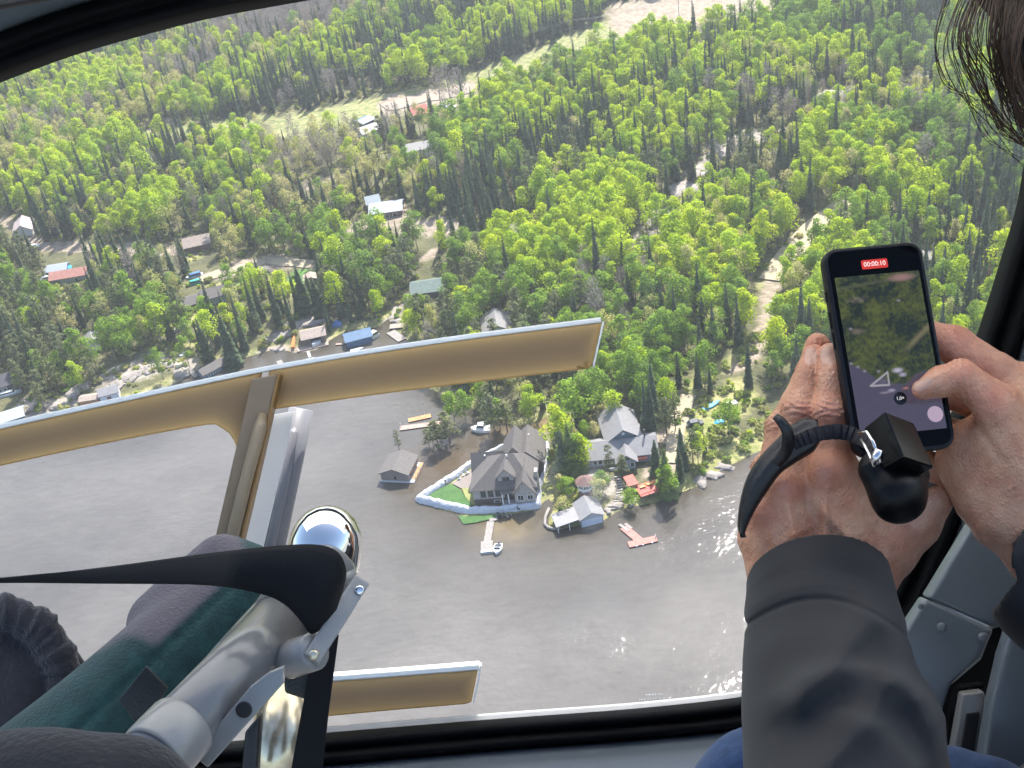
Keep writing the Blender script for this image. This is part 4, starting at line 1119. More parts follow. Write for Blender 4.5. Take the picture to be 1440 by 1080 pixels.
# red decks above the water
def deck(label, A, B, depth, z, m, rail=True):
    fr = Fr(A, B, z)
    root = empty('red_deck', fr(fr.W / 2, depth / 2, 0), label, 'deck')
    n = max(2, int(depth / 1.2))
    for i in range(n):
        mb = MB(); mb.box(fr, 0, fr.W, depth * i / n + .02, depth * (i + 1) / n - .02, -.12, 0); mb.build('deck_board', M[m], root)
    mb = MB(); mb.box(fr, .1, fr.W - .1, .1, depth - .1, -.45, -.125); mb.build('frame', M['siding_brown'], root)
    for x in (.3, fr.W - .5):
        for y in (.3, depth - .5):
            mb = MB(); mb.box(fr, x, x + .2, y, y + .2, -z - .8, -.45); mb.build('post', M['siding_brown'], root)
    if rail:
        mb = MB(); mb.box(fr, 0, fr.W, -.12, -.02, .75, .95); mb.build('railing', M[m], root)
        for i in range(4):
            x = (fr.W - .12) * i / 3
            mb = MB(); mb.box(fr, x, x + .12, -.12, -.02, -.1, .75); mb.build('railing_post', M[m], root)
    return fr
f1 = deck('large bright red deck under the trees above the water', (902, 699), (934, 688), 5.0, 2.3, 'deck_red')
f2 = deck('smaller red deck up the bank beside the stone steps', (884, 684), (898, 680), 4.5, 3.2, 'deck_red', False)
for (u, v_, lab) in ((2.0, 3.4, 'yellow lounger at the back of the large red deck'), (4.2, 3.6, 'orange yellow lounger at the right of the large red deck')):
    p = f1(u, v_, 0); e = empty('lounger', p, lab, 'lounger')
    q = lambda a, b, c, u=u, v_=v_: f1(u + a, v_ + b, c)
    mb = MB(); mb.box(q, -.8, .5, -.3, .3, .3, .42); mb.build('seat', M['yellow'], e)
    mb = MB(); mb.prism([q(.5, -.3, .42), q(.5, .3, .42), q(1.0, .3, 1.0), q(1.0, -.3, 1.0)], [q(.6, -.3, .36), q(.6, .3, .36), q(1.1, .3, .95), q(1.1, -.3, .95)]); mb.build('backrest', M['yellow'], e)
    for a in (-.7, .4):
        mb = MB(); mb.box(q, a, a + .1, -.28, .28, 0, .3); mb.build('leg', M['wood_orange'], e)
p = f2(1.2, 2.2, 0)
chair_small(888, 680, 'pale chair on the smaller red deck', 'pale chairs on the red deck', 'wood_pink')
# stone steps
e = empty('stone_steps', GZ(866, 695), 'pale stone steps climbing the bank left of the red deck', 'steps')
for i in range(13):
    t = i / 12
    px, py = 862 + 12 * math.sin(t * 2.2) - 3 * t, 716 - 45 * t
    p = GZ(px, py); f_ = lambda x, y, z, p=p: p + np.array([x, y, z])
    mb = MB(); mb.box(f_, -.8 + .1 * math.sin(i * 2), .8, -.3, .3, -.5, .35 + .05 * math.sin(i)); mb.build('step', M['wood_pale'], e)
keep_clear(905, 670, 912, 716, 26); keep_clear(866, 670, 862, 720, 8)

# --- houses along the left shore
house('shore_house', 'dark house with white trim at the left edge above the long white boat', (-26, 566), (22, 549), 8, 3.0, 2.2, 'x', 'siding_dark', 'roof_dark', wins=[('f', 4.2, .6, 1.2, 1.6), ('f', 6.2, .6, 1.2, 1.6), ('f', 8.0, .6, 1.0, 1.6)], clear=20)
fr, root = house('boathouse', 'dark walled boathouse with bright white roof at the left edge', (-26, 612), (36, 592), 6.5, 2.0, .9, 'x', 'siding_dark', 'roof_white', 'boathouse', wins=[('f', 6.6, .5, .9, .8)], clear=10, z0=.3)
fr, root = house('boathouse', 'small pale boathouse with white front and brown door below the rocks', (144, 570), (170, 563), 5.0, 3.3, 1.2, 'x', 'siding_white', 'roof_pale', 'boathouse', doors=[(2.2, .1, 1.3, 2.4, 'door_brown')], ov=.4, clear=14, z0=.3)
fr, root = house('boat_shed', 'low brown open shed beside the small pale boathouse', (114, 571), (140, 567), 3.5, 1.7, .5, 'x', 'siding_dark', 'roof_tan', 'shed', ov=.4, clear=10, z0=.3)
root.children[1].data.materials[0] = M['wood_orange']
house('boathouse', 'long low grey boathouse lying on the shore under the spruces', (288, 533), (320, 516), 4.5, 1.6, 1.1, 'x', 'siding_slate', 'roof_grey', 'boathouse', wins=[('f', 1.5, .3, .7, .7), ('f', 3.4, .3, .7, .7), ('f', 5.2, .3, .7, .7)], clear=8, z0=.2)
fr, root = house('boathouse', 'tan roofed boathouse with an open front and deck on the shore', (428, 487), (459, 480), 6, 2.7, 1.3, 'x', 'siding_brown', 'roof_tan', 'boathouse', ov=.6, clear=12, z0=.4)
door(fr, root, 2.6, .1, 3.6, 2.0, 'pane_dark', 0, 'boat_opening')
mb = MB(); mb.box(fr, -2.6, fr.W + .6, -2.6, -.1, -.25, .05); mb.build('deck', M['wood_deck'], root)
boat('motor_boat', 'white boat nose showing in the tan boathouse opening', (440, 488), (452, 478), 1.9, 'boat_white', z=.5)
fr, root = house('boathouse', 'bright blue boathouse standing in the flooded inlet', (489, 489), (524, 480), 5.5, 2.2, 1.2, 'x', 'roof_blue', 'roof_blue', 'boathouse', clear=12, z0=.2)
dock('dock', 'pale floating dock in the inlet right of the blue boathouse', (549, 466), (566, 478), 3.2, 'wood_pale')
dock('dock', 'tan landing deck on the bank behind the pale floating dock', (548, 459), (567, 457), 3.0, 'wood_deck', z=.8)
dock('dock', 'narrow pale dock below the rocky bank near the tan boathouse', (392, 507), (399, 519), 1.8, 'wood_pale')
dock('dock', 'pale square dock reached by a ladder from the tan boathouse', (436, 503), (439, 516), 2.8, 'wood_pale')
dock('dock', 'thin gangway between the tan boathouse deck and the square dock', (433, 494), (436, 502), .9, 'trim')
dock('dock', 'small pale jetty among the rocks on the left shore', (266, 518), (276, 530), 1.5, 'wood_pale')
dock('dock', 'short pink jetty left of the blue boathouse', (472, 484), (485, 483), 1.0, 'wood_pink')
fr, root = house('red_roofed_house', 'long house with a faded red roof on the left slope', (73, 403), (122, 391), 7, 2.7, 1.6, 'x', 'siding_blue', 'roof_red', wins=[('f', 9.5, .6, 1.2, 1.3)], clear=16)
fr, root = house('blue_roofed_house', 'low house with a light blue roof behind the long red roof', (67, 391), (94, 384), 6, 2.5, 1.2, 'x', 'siding_brown', 'roof_white', clear=6)
root.children[1].data.materials[0] = mat('roof_sky', (.24, .36, .50), .5, var=.1)
def tarp(label, px, py, w, d, h, m):
    p = GZ(px, py); rr = np.random.default_rng(int(px))
    n = 8; v, f = [], []
    for j in range(n + 1):
        for i in range(n + 1):
            x, y = (i / n - .5), (j / n - .5)
            z = h * (1 - (2 * x) ** 2) ** .5 * (1 - (2 * y) ** 4) ** .5 + rr.normal(0, .06)
            v.append(p + np.array([x * w, y * d, max(-.1, z)]))
    for j in range(n):
        for i in range(n): f.append((j * (n + 1) + i, j * (n + 1) + i + 1, (j + 1) * (n + 1) + i + 1, (j + 1) * (n + 1) + i))
    b = len(v); v += [p + np.array([sx * w / 2, sy * d / 2, -.4]) for sx, sy in ((-1, -1), (1, -1), (1, 1), (-1, 1))]; f.append((b, b + 3, b + 2, b + 1))
    keep_clear(px, py, px, py + 14, w * 2)
    return tag(link('tarp', mesh('tarp', v, f, M[m], True)), label, 'tarp')
tarp('bright blue tarp beside the light blue roof', 92, 379, 5, 4, 1.8, 'cover_sky')
tarp('dark blue tarp on the bank behind the tan boathouse', 474, 457, 3.5, 3, 1.5, 'cover_blue')
tarp('turquoise cover lying in the grass below the canoe', 1012, 595, 3, 2, .8, 'cover_sky')
tarp('white tent cover in the upper clearing', 622, 152, 5, 3, 2, 'white_plastic')
house('grey_cottage', 'left half of the grey roofed cottage with an open porch', (261, 440), (287, 432), 7, 2.6, 1.5, 'x', 'siding_brown', 'roof_grey', clear=18)
house('grey_cottage', 'right half of the grey roofed cottage under the teal covered boat', (288, 432), (322, 423), 8, 2.9, 1.9, 'x', 'siding_blue', 'roof_grey', clear=16, wins=[('f', 2, .6, 1.2, 1.3)])
house('garden_shed', 'small brown shed left of the grey roofed cottage', (237, 446), (254, 441), 4, 2.0, .8, 'x', 'siding_brown', 'brown_shingle', 'shed', clear=8)
house('garden_shed', 'pale grey leaning shed above the left rocks', (127, 495), (143, 490), 6, 3.4, 1.2, 'y', 'siding_white', 'roof_pale', 'shed', clear=16)
tarp('rounded grey shelter beside the sandy lane', 370, 384, 7, 4.5, 2.4, 'roof_grey')
house('garden_shed', 'brown open shed by the small green lawn', (430, 402), (447, 399), 4, 2.2, .8, 'y', 'siding_dark', 'wood_deck', 'shed', clear=6)
house('pink_roofed_house', 'house with a pinkish grey roof among trees at the left edge', (22, 338), (47, 330), 11, 3.2, 2.6, 'y', 'siding_white', 'roof_pink', clear=16)
house('tan_roofed_house', 'house with a tan roof half hidden by pale trees', (262, 358), (298, 352), 8, 2.8, 2.2, 'x', 'siding_brown', 'roof_tan', clear=8)
fr, root = house('white_roofed_house', 'house with a shining pale blue metal roof in the middle clearing', (522, 311), (566, 302), 10, 2.9, 1.6, 'x', 'siding_brown', 'roof_white', clear=14, wins=[('f', 6, .6, 1.6, 1.4), ('f', 9, .6, 1.6, 1.4)])
house('metal_roofed_annex', 'small annex with a rounded pale metal roof behind the shining roof', (518, 296), (536, 292), 6, 2.6, 2.0, 'x', 'siding_white', 'roof_white', clear=2)
house('blue_grey_house', 'house with a blue grey roof below the upper road', (513, 198), (536, 190), 9, 3.0, 1.8, 'x', 'siding_white', 'roof_pale', clear=12)
house('flat_roofed_house', 'low house with a dark blue roof behind the blue grey one', (512, 182), (528, 177), 7, 2.6, 1.0, 'x', 'siding_dark', 'roof_blue', clear=4)
house('grey_house', 'house with a pale grey roof behind a row of spruces', (574, 222), (608, 219), 8, 2.8, 1.8, 'x', 'siding_white', 'roof_pale', clear=10)
house('garden_shed', 'small shed with a white roof left of the pale grey roof', (537, 232), (551, 229), 5, 2.4, 1.0, 'x', 'siding_white', 'roof_pale', 'shed', clear=7)
fr, root = house('red_tent', 'bright red roofed shelter beside the upper gravel road', (583, 168), (604, 164), 8, 2.0, 2.4, 'x', 'siding_brown', 'deck_red', 'shelter', clear=8)
house('green_roofed_house', 'house with a dull green roof in the trees behind the inlet', (581, 424), (627, 416), 9, 2.8, 2.0, 'x', 'siding_dark', 'roof_green', clear=8)
house('hidden_house', 'grey metal roofed house glimpsed above the brown window bar', (682, 482), (722, 474), 11, 3.0, 2.6, 'y', 'siding_white', 'roof_pale', clear=8)
house('garden_shed', 'tan shed roof at the far right beyond the phone', (1290, 378), (1312, 374), 6, 2.4, 1.2, 'x', 'siding_brown', 'wood_pale', 'shed', clear=6)

# power line over the upper clearing
poles = []
for i, (px, py) in enumerate(((470, 128), (634, 92), (803, 58), (955, 24))):
    p = GZ(px, py); H = 11
    e = empty('power_pole', p, ['left end wooden power pole of the line above the clearing', 'wooden power pole above the gravel road clearing', 'wooden power pole where the clearing meets the dark spruces', 'wooden power pole at the edge of the sandy clearing'][i], 'power pole', 'power poles along the clearing')
    mb = MB(); mb.tube([p - np.array([0, 0, .8]), p + np.array([0, 0, H])], [.2, .13], 7); mb.build('pole', M['pole'], e)
    d = np.array([.25, -.97, 0])
    fq = lambda u, v_, w_, p=p: p + d * u + np.array([d[1], -d[0], 0]) * v_ + np.array([0, 0, w_])
    mb = MB(); mb.box(fq, -1.2, 1.2, -.08, .08, H - .7, H - .5); mb.build('crossarm', M['pole'], e)
    for u in (-1.05, 1.05):
        mb = MB(); mb.tube([fq(u, 0, H - .5), fq(u, 0, H - .2)], .07, 6); mb.build('insulator', M['trim'], e)
    poles.append((p, fq))
for k_, u in enumerate((-1.05, 1.05)):
    pts = []
    for (p, fa), (q, fb) in zip(poles[:-1], poles[1:]):
        a, b = fa(u, 0, 10.8), fb(u, 0, 10.8)
        for i in range(8):
            t = i / 8; c = a * (1 - t) + b * t; c[2] -= 2.0 * (1 - (2 * t - 1) ** 2); pts.append(c)
    pts.append(poles[-1][1](u, 0, 10.8))
    mb = MB(); mb.tube(pts, .05, 4); tag(mb.build('power_cable', M['wire']), ['nearer power cable sagging between the wooden poles', 'farther power cable sagging between the wooden poles'][k_], 'cable')

# --- trees that stand out by themselves
def special(kind, shape, px, py, hpx, label, wide=1.0, grp=None, z=None):
    p = GZ(px, py)
    if z is not None: p = G(px, py, z)
    nat = {'lime': 14, 'green': 13.5, 'pale': 13, 'olive': 13.3, 'spruce': 13, 'cedar': 13, 'red': 11, 'bare': 13}[kind]
    s = hpx / (pxm(px, py) * .80) / nat
    return plant(kind, shape, p - np.array([0, 0, .3]), s * wide, px * .37, label, 'tree', grp, sz=s)
special('olive', 0, 562, 634, 30, 'thin olive tree standing in the flood behind the boathouse', .8, z=-.3)
special('olive', 1, 618, 632, 44, 'olive tree standing in the flood between dock and cruiser', 1.6, z=-.3)
special('olive', 2, 632, 622, 40, 'second flooded olive tree just right of the first one', 1.5, z=-.3)
special('olive', 0, 604, 628, 26, 'small flooded bush like tree nearest the pinkish dock', 1.3, z=-.3)
special('green', 0, 640, 596, 44, 'leafy tree at the flood edge behind the pinkish dock', 1.1)
special('green', 1, 655, 590, 40, 'leafy green tree on the bank left of the cruiser', 1.1)
special('olive', 2, 696, 612, 52, 'olive cedar at the water edge right of the cruiser', 1.2, z=-.2)
special('olive', 1, 714, 608, 46, 'olive cedar at the end of the flooded grove', 1.3, z=-.2)
special('olive', 0, 690, 580, 40, 'olive tree on the bank just below the window bar', 1.3)
special('olive', 2, 700, 498, 44, 'olive tree in front of the roof above the bar', 1.2)
special('green', 1, 716, 500, 34, 'small green tree in front of the roof above the bar', 1.2)
special('green', 2, 704, 604, 44, 'leafy tree in the flooded grove behind the olive cedar', 1.1, z=-.2)
special('lime', 0, 752, 584, 44, 'lime tree left of the yellow flooded ground', 1.1)
special('lime', 2, 745, 592, 40, 'lime tree on the bank above the yellow shallows', 1.0)
special('cedar', 0, 806, 668, 74, 'tall broad cedar between the large house and the cottage', 1.2)
special('cedar', 1, 796, 665, 62, 'broad cedar touching the tall one on its left side', 1.2)
special('cedar', 2, 819, 662, 52, 'broad cedar at the left end of the cottage wall', 1.2)
special('green', 1, 806, 604, 66, 'large rounded tree behind the cottage and the broad cedars', 1.25)
special('green', 0, 822, 594, 64, 'large green tree left of the slate garage', 1.1)
special('pale', 0, 836, 622, 30, 'small yellow green tree at the garage corner', 1.2)
special('olive', 0, 858, 664, 40, 'thin dark pine in front of the cottage porch', .8)
special('lime', 1, 866, 600, 50, 'bright lime tree behind the slate garage', 1.0)
special('spruce', 0, 910, 606, 62, 'narrow spruce right of the slate garage', 1.0)
special('spruce', 2, 918, 606, 56, 'second narrow spruce right of the slate garage', 1.0)
special('olive', 1, 938, 612, 56, 'olive pine between the slate garage and the driveway', 1.1)
special('olive', 0, 950, 606, 52, 'olive pine leaning over the sandy driveway', 1.0)
special('cedar', 0, 938, 694, 66, 'bushy cedar at the right end of the large red deck', 1.2)
special('spruce', 3, 924, 668, 56, 'dark spruce between the cottage and the red deck', 1.6)
special('green', 2, 941, 702, 50, 'leafy tree at the right end of the red deck', 1.1)
special('spruce', 0, 960, 660, 52, 'spruce on the bank right of the red deck', 1.5)
special('olive', 2, 975, 652, 46, 'olive pine above the right hand shore rocks', 1.1)
special('pale', 1, 845, 706, 34, 'pale shrubby tree right of the gazebo', 1.3)
special('green', 0, 848, 690, 30, 'small green tree behind the stone steps', 1.4)
special('green', 1, 888, 712, 26, 'small green tree on the rocks below the red deck', 1.5)
special('olive', 1, 876, 670, 34, 'pine between the porch and the smaller red deck', 1.2)
special('pale', 0, 790, 696, 30, 'pale bush like tree between the barrier and the gazebo', 1.5)
special('green', 2, 798, 700, 30, 'green bush like tree beside the gazebo', 1.5)
special('pale', 1, 790, 722, 24, 'low pale tree behind the curved shore wall', 1.6)
special('lime', 3, 905, 545, 56, 'bright lime tree above the cottage roofs', 1.2)
special('spruce', 2, 955, 545, 40, 'dark spruce standing alone in the bright slope', 1.0)
special('spruce', 0, 982, 545, 44, 'dark spruce at the top of the sandy driveway', 1.0)
special('spruce', 1, 330, 515, 70, 'tall spruce at the shore beside the long low boathouse', 1.4)
special('spruce', 3, 296, 512, 66, 'tall dark spruce behind the long low boathouse', 1.3)
special('spruce', 1, 432, 440, 60, 'dark spruce behind the tan boathouse', 1.6)
special('spruce', 3, 452, 446, 58, 'dark broad spruce above the dark blue tarp', 1.8)
special('lime', 2, 583, 478, 40, 'lime tree at the end of the inlet beside the pale dock', 1.2)
special('bare', 0, 620, 148, 44, 'bare dark tree in front of the upper gravel road', 1.0)
special('bare', 1, 634, 150, 50, 'second bare dark tree in front of the upper gravel road', 1.0)
special('bare', 2, 650, 152, 46, 'third bare dark tree at the end of the gravel road', 1.0)
special('bare', 1, 1288, 178, 44, 'round grey leafless tree on the far right slope', 1.7)

# ---------------------------------------------------------------- the forest
step = 4.35
gx, gy = np.meshgrid(np.arange(-470, 520, step), np.arange(225, 1010, step))
gx = gx + rng.uniform(-.48, .48, gx.shape) * step; gy = gy + rng.uniform(-.48, .48, gy.shape) * step
gx, gy = gx.ravel(), gy.ravel()
sdg = shore_sd(gx, gy)
k = sdg > 2.0
gx, gy, sdg = gx[k], gy[k], sdg[k]
gz = height(gx, gy, sdg)
tpx, tpy, td = proj(np.stack([gx, gy, gz], -1))
k = (tpx > -170) & (tpx < 1610) & (tpy > -110) & (td > 50)
gx, gy, gz, sdg, tpx, tpy, td = (a[k] for a in (gx, gy, gz, sdg, tpx, tpy, td))
clear = np.zeros(len(gx))
nj = 3 * np.sin(gx * .4) * np.cos(gy * .33)
for pts, hw, what in OPEN:
    f_ = {'dry': .8, 'rock': .85, 'dark': .9}.get(what, 1.0)
    dn = 9 if what in ('sand', 'verge', 'rock') else 2
    clear = np.maximum(clear, f_ * (seg_dist(tpx + nj, tpy + nj - dn, pts) < hw * 1.05 + dn))
for pts, hw in BUILT:
    clear = np.maximum(clear, 1.0 * (seg_dist(tpx, tpy, pts) < hw))
ring = in_poly(tpx, tpy, np.array(RING_PX, float))
clear = np.where(ring | (seg_dist(tpx, tpy, RING_PX + RING_PX[:1]) < 7), 1.0, clear)
w = 1.0 / (((tpx[:, None] - CT[:, 0]) / 1.3) ** 2 + ((tpy[:, None] - CT[:, 1])) ** 2 + 400) ** 2.2
w /= w.sum(1)[:, None]
mix = w @ CT[:, 2:9]
dens = w @ CT[:, 9]
# patches of one kind, as clones grow
patch = np.stack([np.sin(gx * .055 + i * 2.1) * np.cos(gy * .048 + i * 1.3) + .5 * np.sin(gx * .021 - gy * .027 + i * 1.7) for i in range(7)], 1)
mix = mix * np.exp(1.3 * patch)
mix /= mix.sum(1)[:, None]
u = rng.uniform(0, 1, len(gx))
kind = (np.cumsum(mix, 1) < u[:, None]).sum(1).clip(0, 6)
keep = rng.uniform(0, 1, len(gx)) < np.minimum(1, dens * .93) * (1 - clear)
drym = np.zeros(len(gx))
for pts, hw, what in OPEN:
    if what == 'dry': drym = np.maximum(drym, seg_dist(tpx, tpy, pts) < hw * 1.3)
low = (~keep & (rng.uniform(0, 1, len(gx)) < .75) & ((clear < .9) | (drym > 0))) | (keep & (rng.uniform(0, 1, len(gx)) < .5))
S = rng.triangular(.58, .95, 1.32, len(gx)); S *= np.where(sdg < 8, .85, 1.0)
S *= np.where(rng.uniform(0, 1, len(gx)) < .14, .62, 1.0) * np.array([1.06, 1.06, 1.04, 1.08, 1.22, 1.05, 1.05])[kind]
RZ = rng.uniform(0, 6.283, len(gx))
SHP = rng.integers(0, 12, len(gx))
inview = (tpx > -10) & (tpx < 1450) & (tpy > -30) & (tpy - 60 < 1000)
apparent = S / td * np.where(inview, 1, .1)
ind = np.zeros(len(gx), bool)
for ki, kn in enumerate(ORDER):
    sel = np.nonzero(keep & (kind == ki))[0]
    sel = sel[np.argsort(-apparent[sel])][:285 if kn != 'red' else 200]
    ind[sel] = True
for i in np.nonzero(ind)[0]:
    kn = ORDER[kind[i]]; zn = zone(tpx[i], tpy[i]); sw_ = 'small ' if S[i] < .85 else 'tall ' if S[i] > 1.25 else ''
    plant(kn, int(SHP[i]), (gx[i], gy[i], gz[i] - .1), float(S[i]), float(RZ[i]), sz=float(S[i]) * (1 + .12 * math.sin(i)), label=sw_ + ADJ[kn] + ' ' + zn, group=sw_ + ADJ[kn] + ('es ' if kn == 'green' else 's ') + zn)

def scatter(name, label, pts, scl, rz, which, protos):
    """one mass of far trees: copies of the shapes placed by geometry nodes"""
    src = bpy.data.collections.new(name + '_shapes')
    for i, me_ in enumerate(protos):
        src.objects.link(bpy.data.objects.new('shape.%03d' % i, me_))
    me = bpy.data.meshes.new(name); me.vertices.add(len(pts)); me.vertices.foreach_set('co', np.asarray(pts, np.float32).ravel())
    a = me.attributes.new('scl', 'FLOAT_VECTOR', 'POINT'); a.data.foreach_set('vector', np.asarray(scl, np.float32).ravel())
    a = me.attributes.new('rot', 'FLOAT_VECTOR', 'POINT'); a.data.foreach_set('vector', np.stack([rz * 0, rz * 0, rz], -1).astype(np.float32).ravel())
    a = me.attributes.new('which', 'INT', 'POINT'); a.data.foreach_set('value', np.asarray(which, np.int32))
    o = link(name, me)
    ng = bpy.data.node_groups.new(name, 'GeometryNodeTree')
    ng.interface.new_socket('Geometry', in_out='INPUT', socket_type='NodeSocketGeometry')
    ng.interface.new_socket('Geometry', in_out='OUTPUT', socket_type='NodeSocketGeometry')
    gi = ng.nodes.new('NodeGroupInput'); go = ng.nodes.new('NodeGroupOutput')
    ci = ng.nodes.new('GeometryNodeCollectionInfo'); ci.inputs['Collection'].default_value = src
    ci.inputs['Separate Children'].default_value = True; ci.inputs['Reset Children'].default_value = True
    ip = ng.nodes.new('GeometryNodeInstanceOnPoints'); ip.inputs['Pick Instance'].default_value = True
    def named(n_, t_):
        q = ng.nodes.new('GeometryNodeInputNamedAttribute'); q.data_type = t_; q.inputs['Name'].default_value = n_
        return [s for s in q.outputs if s.enabled and s.name == 'Attribute'][0]
    e2r = ng.nodes.new('FunctionNodeEulerToRotation')
    L = ng.links.new
    L(gi.outputs[0], ip.inputs['Points']); L(ci.outputs[0], ip.inputs['Instance'])
    L(named('which', 'INT'), ip.inputs['Instance Index']); L(named('scl', 'FLOAT_VECTOR'), ip.inputs['Scale'])
    L(named('rot', 'FLOAT_VECTOR'), e2r.inputs[0]); L(e2r.outputs[0], ip.inputs['Rotation'])
    L(ip.outputs[0], go.inputs[0])
    md = o.modifiers.new('scatter', 'NODES'); md.node_group = ng
    return tag(o, label, kind='stuff')

def joined(tr, cr_):
    """trunk and crown in one mesh, for the far masses"""
    bm = bmesh.new()
    if tr: bm.from_mesh(tr)
    n = len(bm.faces)
    bm.from_mesh(cr_); bm.faces.ensure_lookup_table()
    mats = ([tr.materials[0]] if tr else []) + [cr_.materials[0]]
    if tr:
        for f in bm.faces[n:]: f.material_index = 1
    me = bpy.data.meshes.new('shape'); bm.to_mesh(me); bm.free()
    for m_ in mats: me.materials.append(m_)
    return me

for nm, lab, kinds in (('leafy_forest', 'farther leafy forest of lime and green crowns', ('lime', 'green', 'pale')), ('conifer_forest', 'farther forest of dark spruce and olive pine', ('olive', 'spruce', 'red')),
                       ('leafless_wood', 'farther grey leafless wood', ('bare',))):
    protos, base_i = [], {}
    for kn in kinds:
        base_i[ORDER.index(kn)] = (len(protos), len(KINDS[kn][3])); protos += [joined(*s) for s in KINDS[kn][3]]
    sel = np.nonzero(keep & ~ind & np.isin(kind, list(base_i)))[0]
    if len(sel) == 0: continue
    which = [base_i[kind[i]][0] + SHP[i] % base_i[kind[i]][1] for i in sel]
    scatter(nm, lab, np.stack([gx, gy, gz - .1], -1)[sel], np.stack([S[sel], S[sel], S[sel] * (1 + .12 * np.sin(sel))], -1), RZ[sel], which, protos)
sel = np.nonzero(low)[0]
rep = np.where(drym[sel] > 0, 5, 2); sel = np.repeat(sel, rep)
ex = rng.uniform(-3.2, 3.2, (len(sel), 2))
ux, uy = gx[sel] + ex[:, 0], gy[sel] + ex[:, 1]
usd = shore_sd(ux, uy); q = usd > 1.0; ux, uy = ux[q], uy[q]
uz = height(ux, uy)
n_ = len(ux); us = rng.uniform(.35, 1.1, n_)
scatter('undergrowth', 'low bushes and saplings in the clearings and along the bank', np.stack([ux, uy, uz], -1), np.stack([us, us, us], -1), rng.uniform(0, 6.28, n_), rng.choice(len(BUSHES), n_, p=[.24, .22, .22, .16, .16]), [joined(*b_) for b_ in BUSHES])
print('TREES', int(keep.sum()), 'single', int(ind.sum()), 'bushes', n_, {kn: int((keep & (kind == i)).sum()) for i, kn in enumerate(ORDER)})

# ================================================================ the helicopter cabin
def mat_skin():
    m = mat('skin', (0.40, 0.215, 0.150), 0.42, sub=0.12, bump=0.25, bscale=900, spec=0.5)
    nt = m.node_tree; b = nt.nodes['Principled BSDF']
    tc = nt.nodes.new('ShaderNodeTexCoord')
    n1 = nt.nodes.new('ShaderNodeTexNoise'); n1.inputs['Scale'].default_value = 55; n1.inputs['Detail'].default_value = 5
    nt.links.new(tc.outputs['Object'], n1.inputs['Vector'])
    cr = nt.nodes.new('ShaderNodeValToRGB'); cr.color_ramp.elements[0].position = .35; cr.color_ramp.elements[1].position = .65
    cr.color_ramp.elements[0].color = (0.44, 0.190, 0.108, 1); cr.color_ramp.elements[1].color = (0.56, 0.300, 0.182, 1)
    nt.links.new(n1.outputs['Fac'], cr.inputs['Fac'])
    at = nt.nodes.new('ShaderNodeAttribute'); at.attribute_name = 'flush'
    mx = nt.nodes.new('ShaderNodeMix'); mx.data_type = 'RGBA'; mx.inputs['B'].default_value = (0.60, 0.19, 0.125, 1)
    ml = nt.nodes.new('ShaderNodeMath'); ml.operation = 'MULTIPLY'; ml.inputs[1].default_value = .42
    nt.links.new(at.outputs['Fac'], ml.inputs[0]); nt.links.new(ml.outputs[0], mx.inputs['Factor']); nt.links.new(cr.outputs['Color'], mx.inputs['A'])
    nt.links.new(mx.outputs['Result'], b.inputs['Base Color'])
    return m
M['skin'] = mat_skin()
M['nail'] = mat('nail', (0.50, 0.285, 0.205), 0.36, spec=0.5)
M['rubber_seal'] = mat('rubber_seal', (0.0045, 0.0045, 0.005), 0.75, var=0.2, scale=30, bump=0.08, bscale=200, spec=.12)
M['panel_paint'] = mat('panel_paint', (0.145, 0.168, 0.19), 0.32, var=0.05, scale=12, bump=0.05, bscale=500, coat=0.15)
M['panel_back'] = mat('panel_back', (0.05, 0.055, 0.06), 0.8)
M['black_trim'] = mat('black_trim', (0.008, 0.008, 0.009), 0.6)
M['rail_edge'] = mat('rail_edge', (0.78, 0.80, 0.78), 0.25, spec=0.6)
def acrylic(name, c, t, f, rough=.35):
    m = mat(name, c, rough, var=.06, scale=9)
    nt = m.node_tree; b = nt.nodes['Principled BSDF']; out = nt.nodes['Material Output']
    tr = nt.nodes.new('ShaderNodeBsdfTranslucent'); tr.inputs['Color'].default_value = (*t, 1)
    ms = nt.nodes.new('ShaderNodeMixShader'); ms.inputs['Fac'].default_value = f
    nt.links.new(b.outputs[0], ms.inputs[1]); nt.links.new(tr.outputs[0], ms.inputs[2]); nt.links.new(ms.outputs[0], out.inputs['Surface'])
    return m
M['rail_brown'] = acrylic('rail_brown', (0.30, 0.225, 0.135), (0.36, 0.255, 0.13), .42)
def rim_glow():  # amber towards the rims paints in the glow of light from behind
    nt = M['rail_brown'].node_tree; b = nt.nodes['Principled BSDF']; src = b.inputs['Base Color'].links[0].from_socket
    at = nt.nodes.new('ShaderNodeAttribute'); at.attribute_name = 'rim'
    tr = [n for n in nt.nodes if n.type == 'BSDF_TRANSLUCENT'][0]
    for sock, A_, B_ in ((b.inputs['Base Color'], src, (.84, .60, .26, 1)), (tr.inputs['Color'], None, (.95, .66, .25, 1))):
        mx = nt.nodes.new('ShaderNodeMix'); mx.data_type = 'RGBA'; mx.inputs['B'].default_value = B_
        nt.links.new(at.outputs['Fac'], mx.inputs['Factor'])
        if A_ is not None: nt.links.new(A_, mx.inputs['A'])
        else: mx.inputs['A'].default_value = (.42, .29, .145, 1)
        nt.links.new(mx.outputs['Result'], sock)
rim_glow()
M['rail_amber_glow'] = acrylic('rail_amber_glow', (0.42, 0.27, 0.11), (0.5, 0.3, 0.1), .4)  # amber stands in for the glow along a backlit edge
M['rail_mid'] = acrylic('rail_mid', (0.52, 0.34, 0.155), (0.75, 0.46, 0.17), .48)
M['roof_diffuser'] = acrylic('roof_diffuser', (0.6, 0.6, 0.6), (0.92, 0.92, 0.90), .85)  # milky sheet, added out of view for soft top light
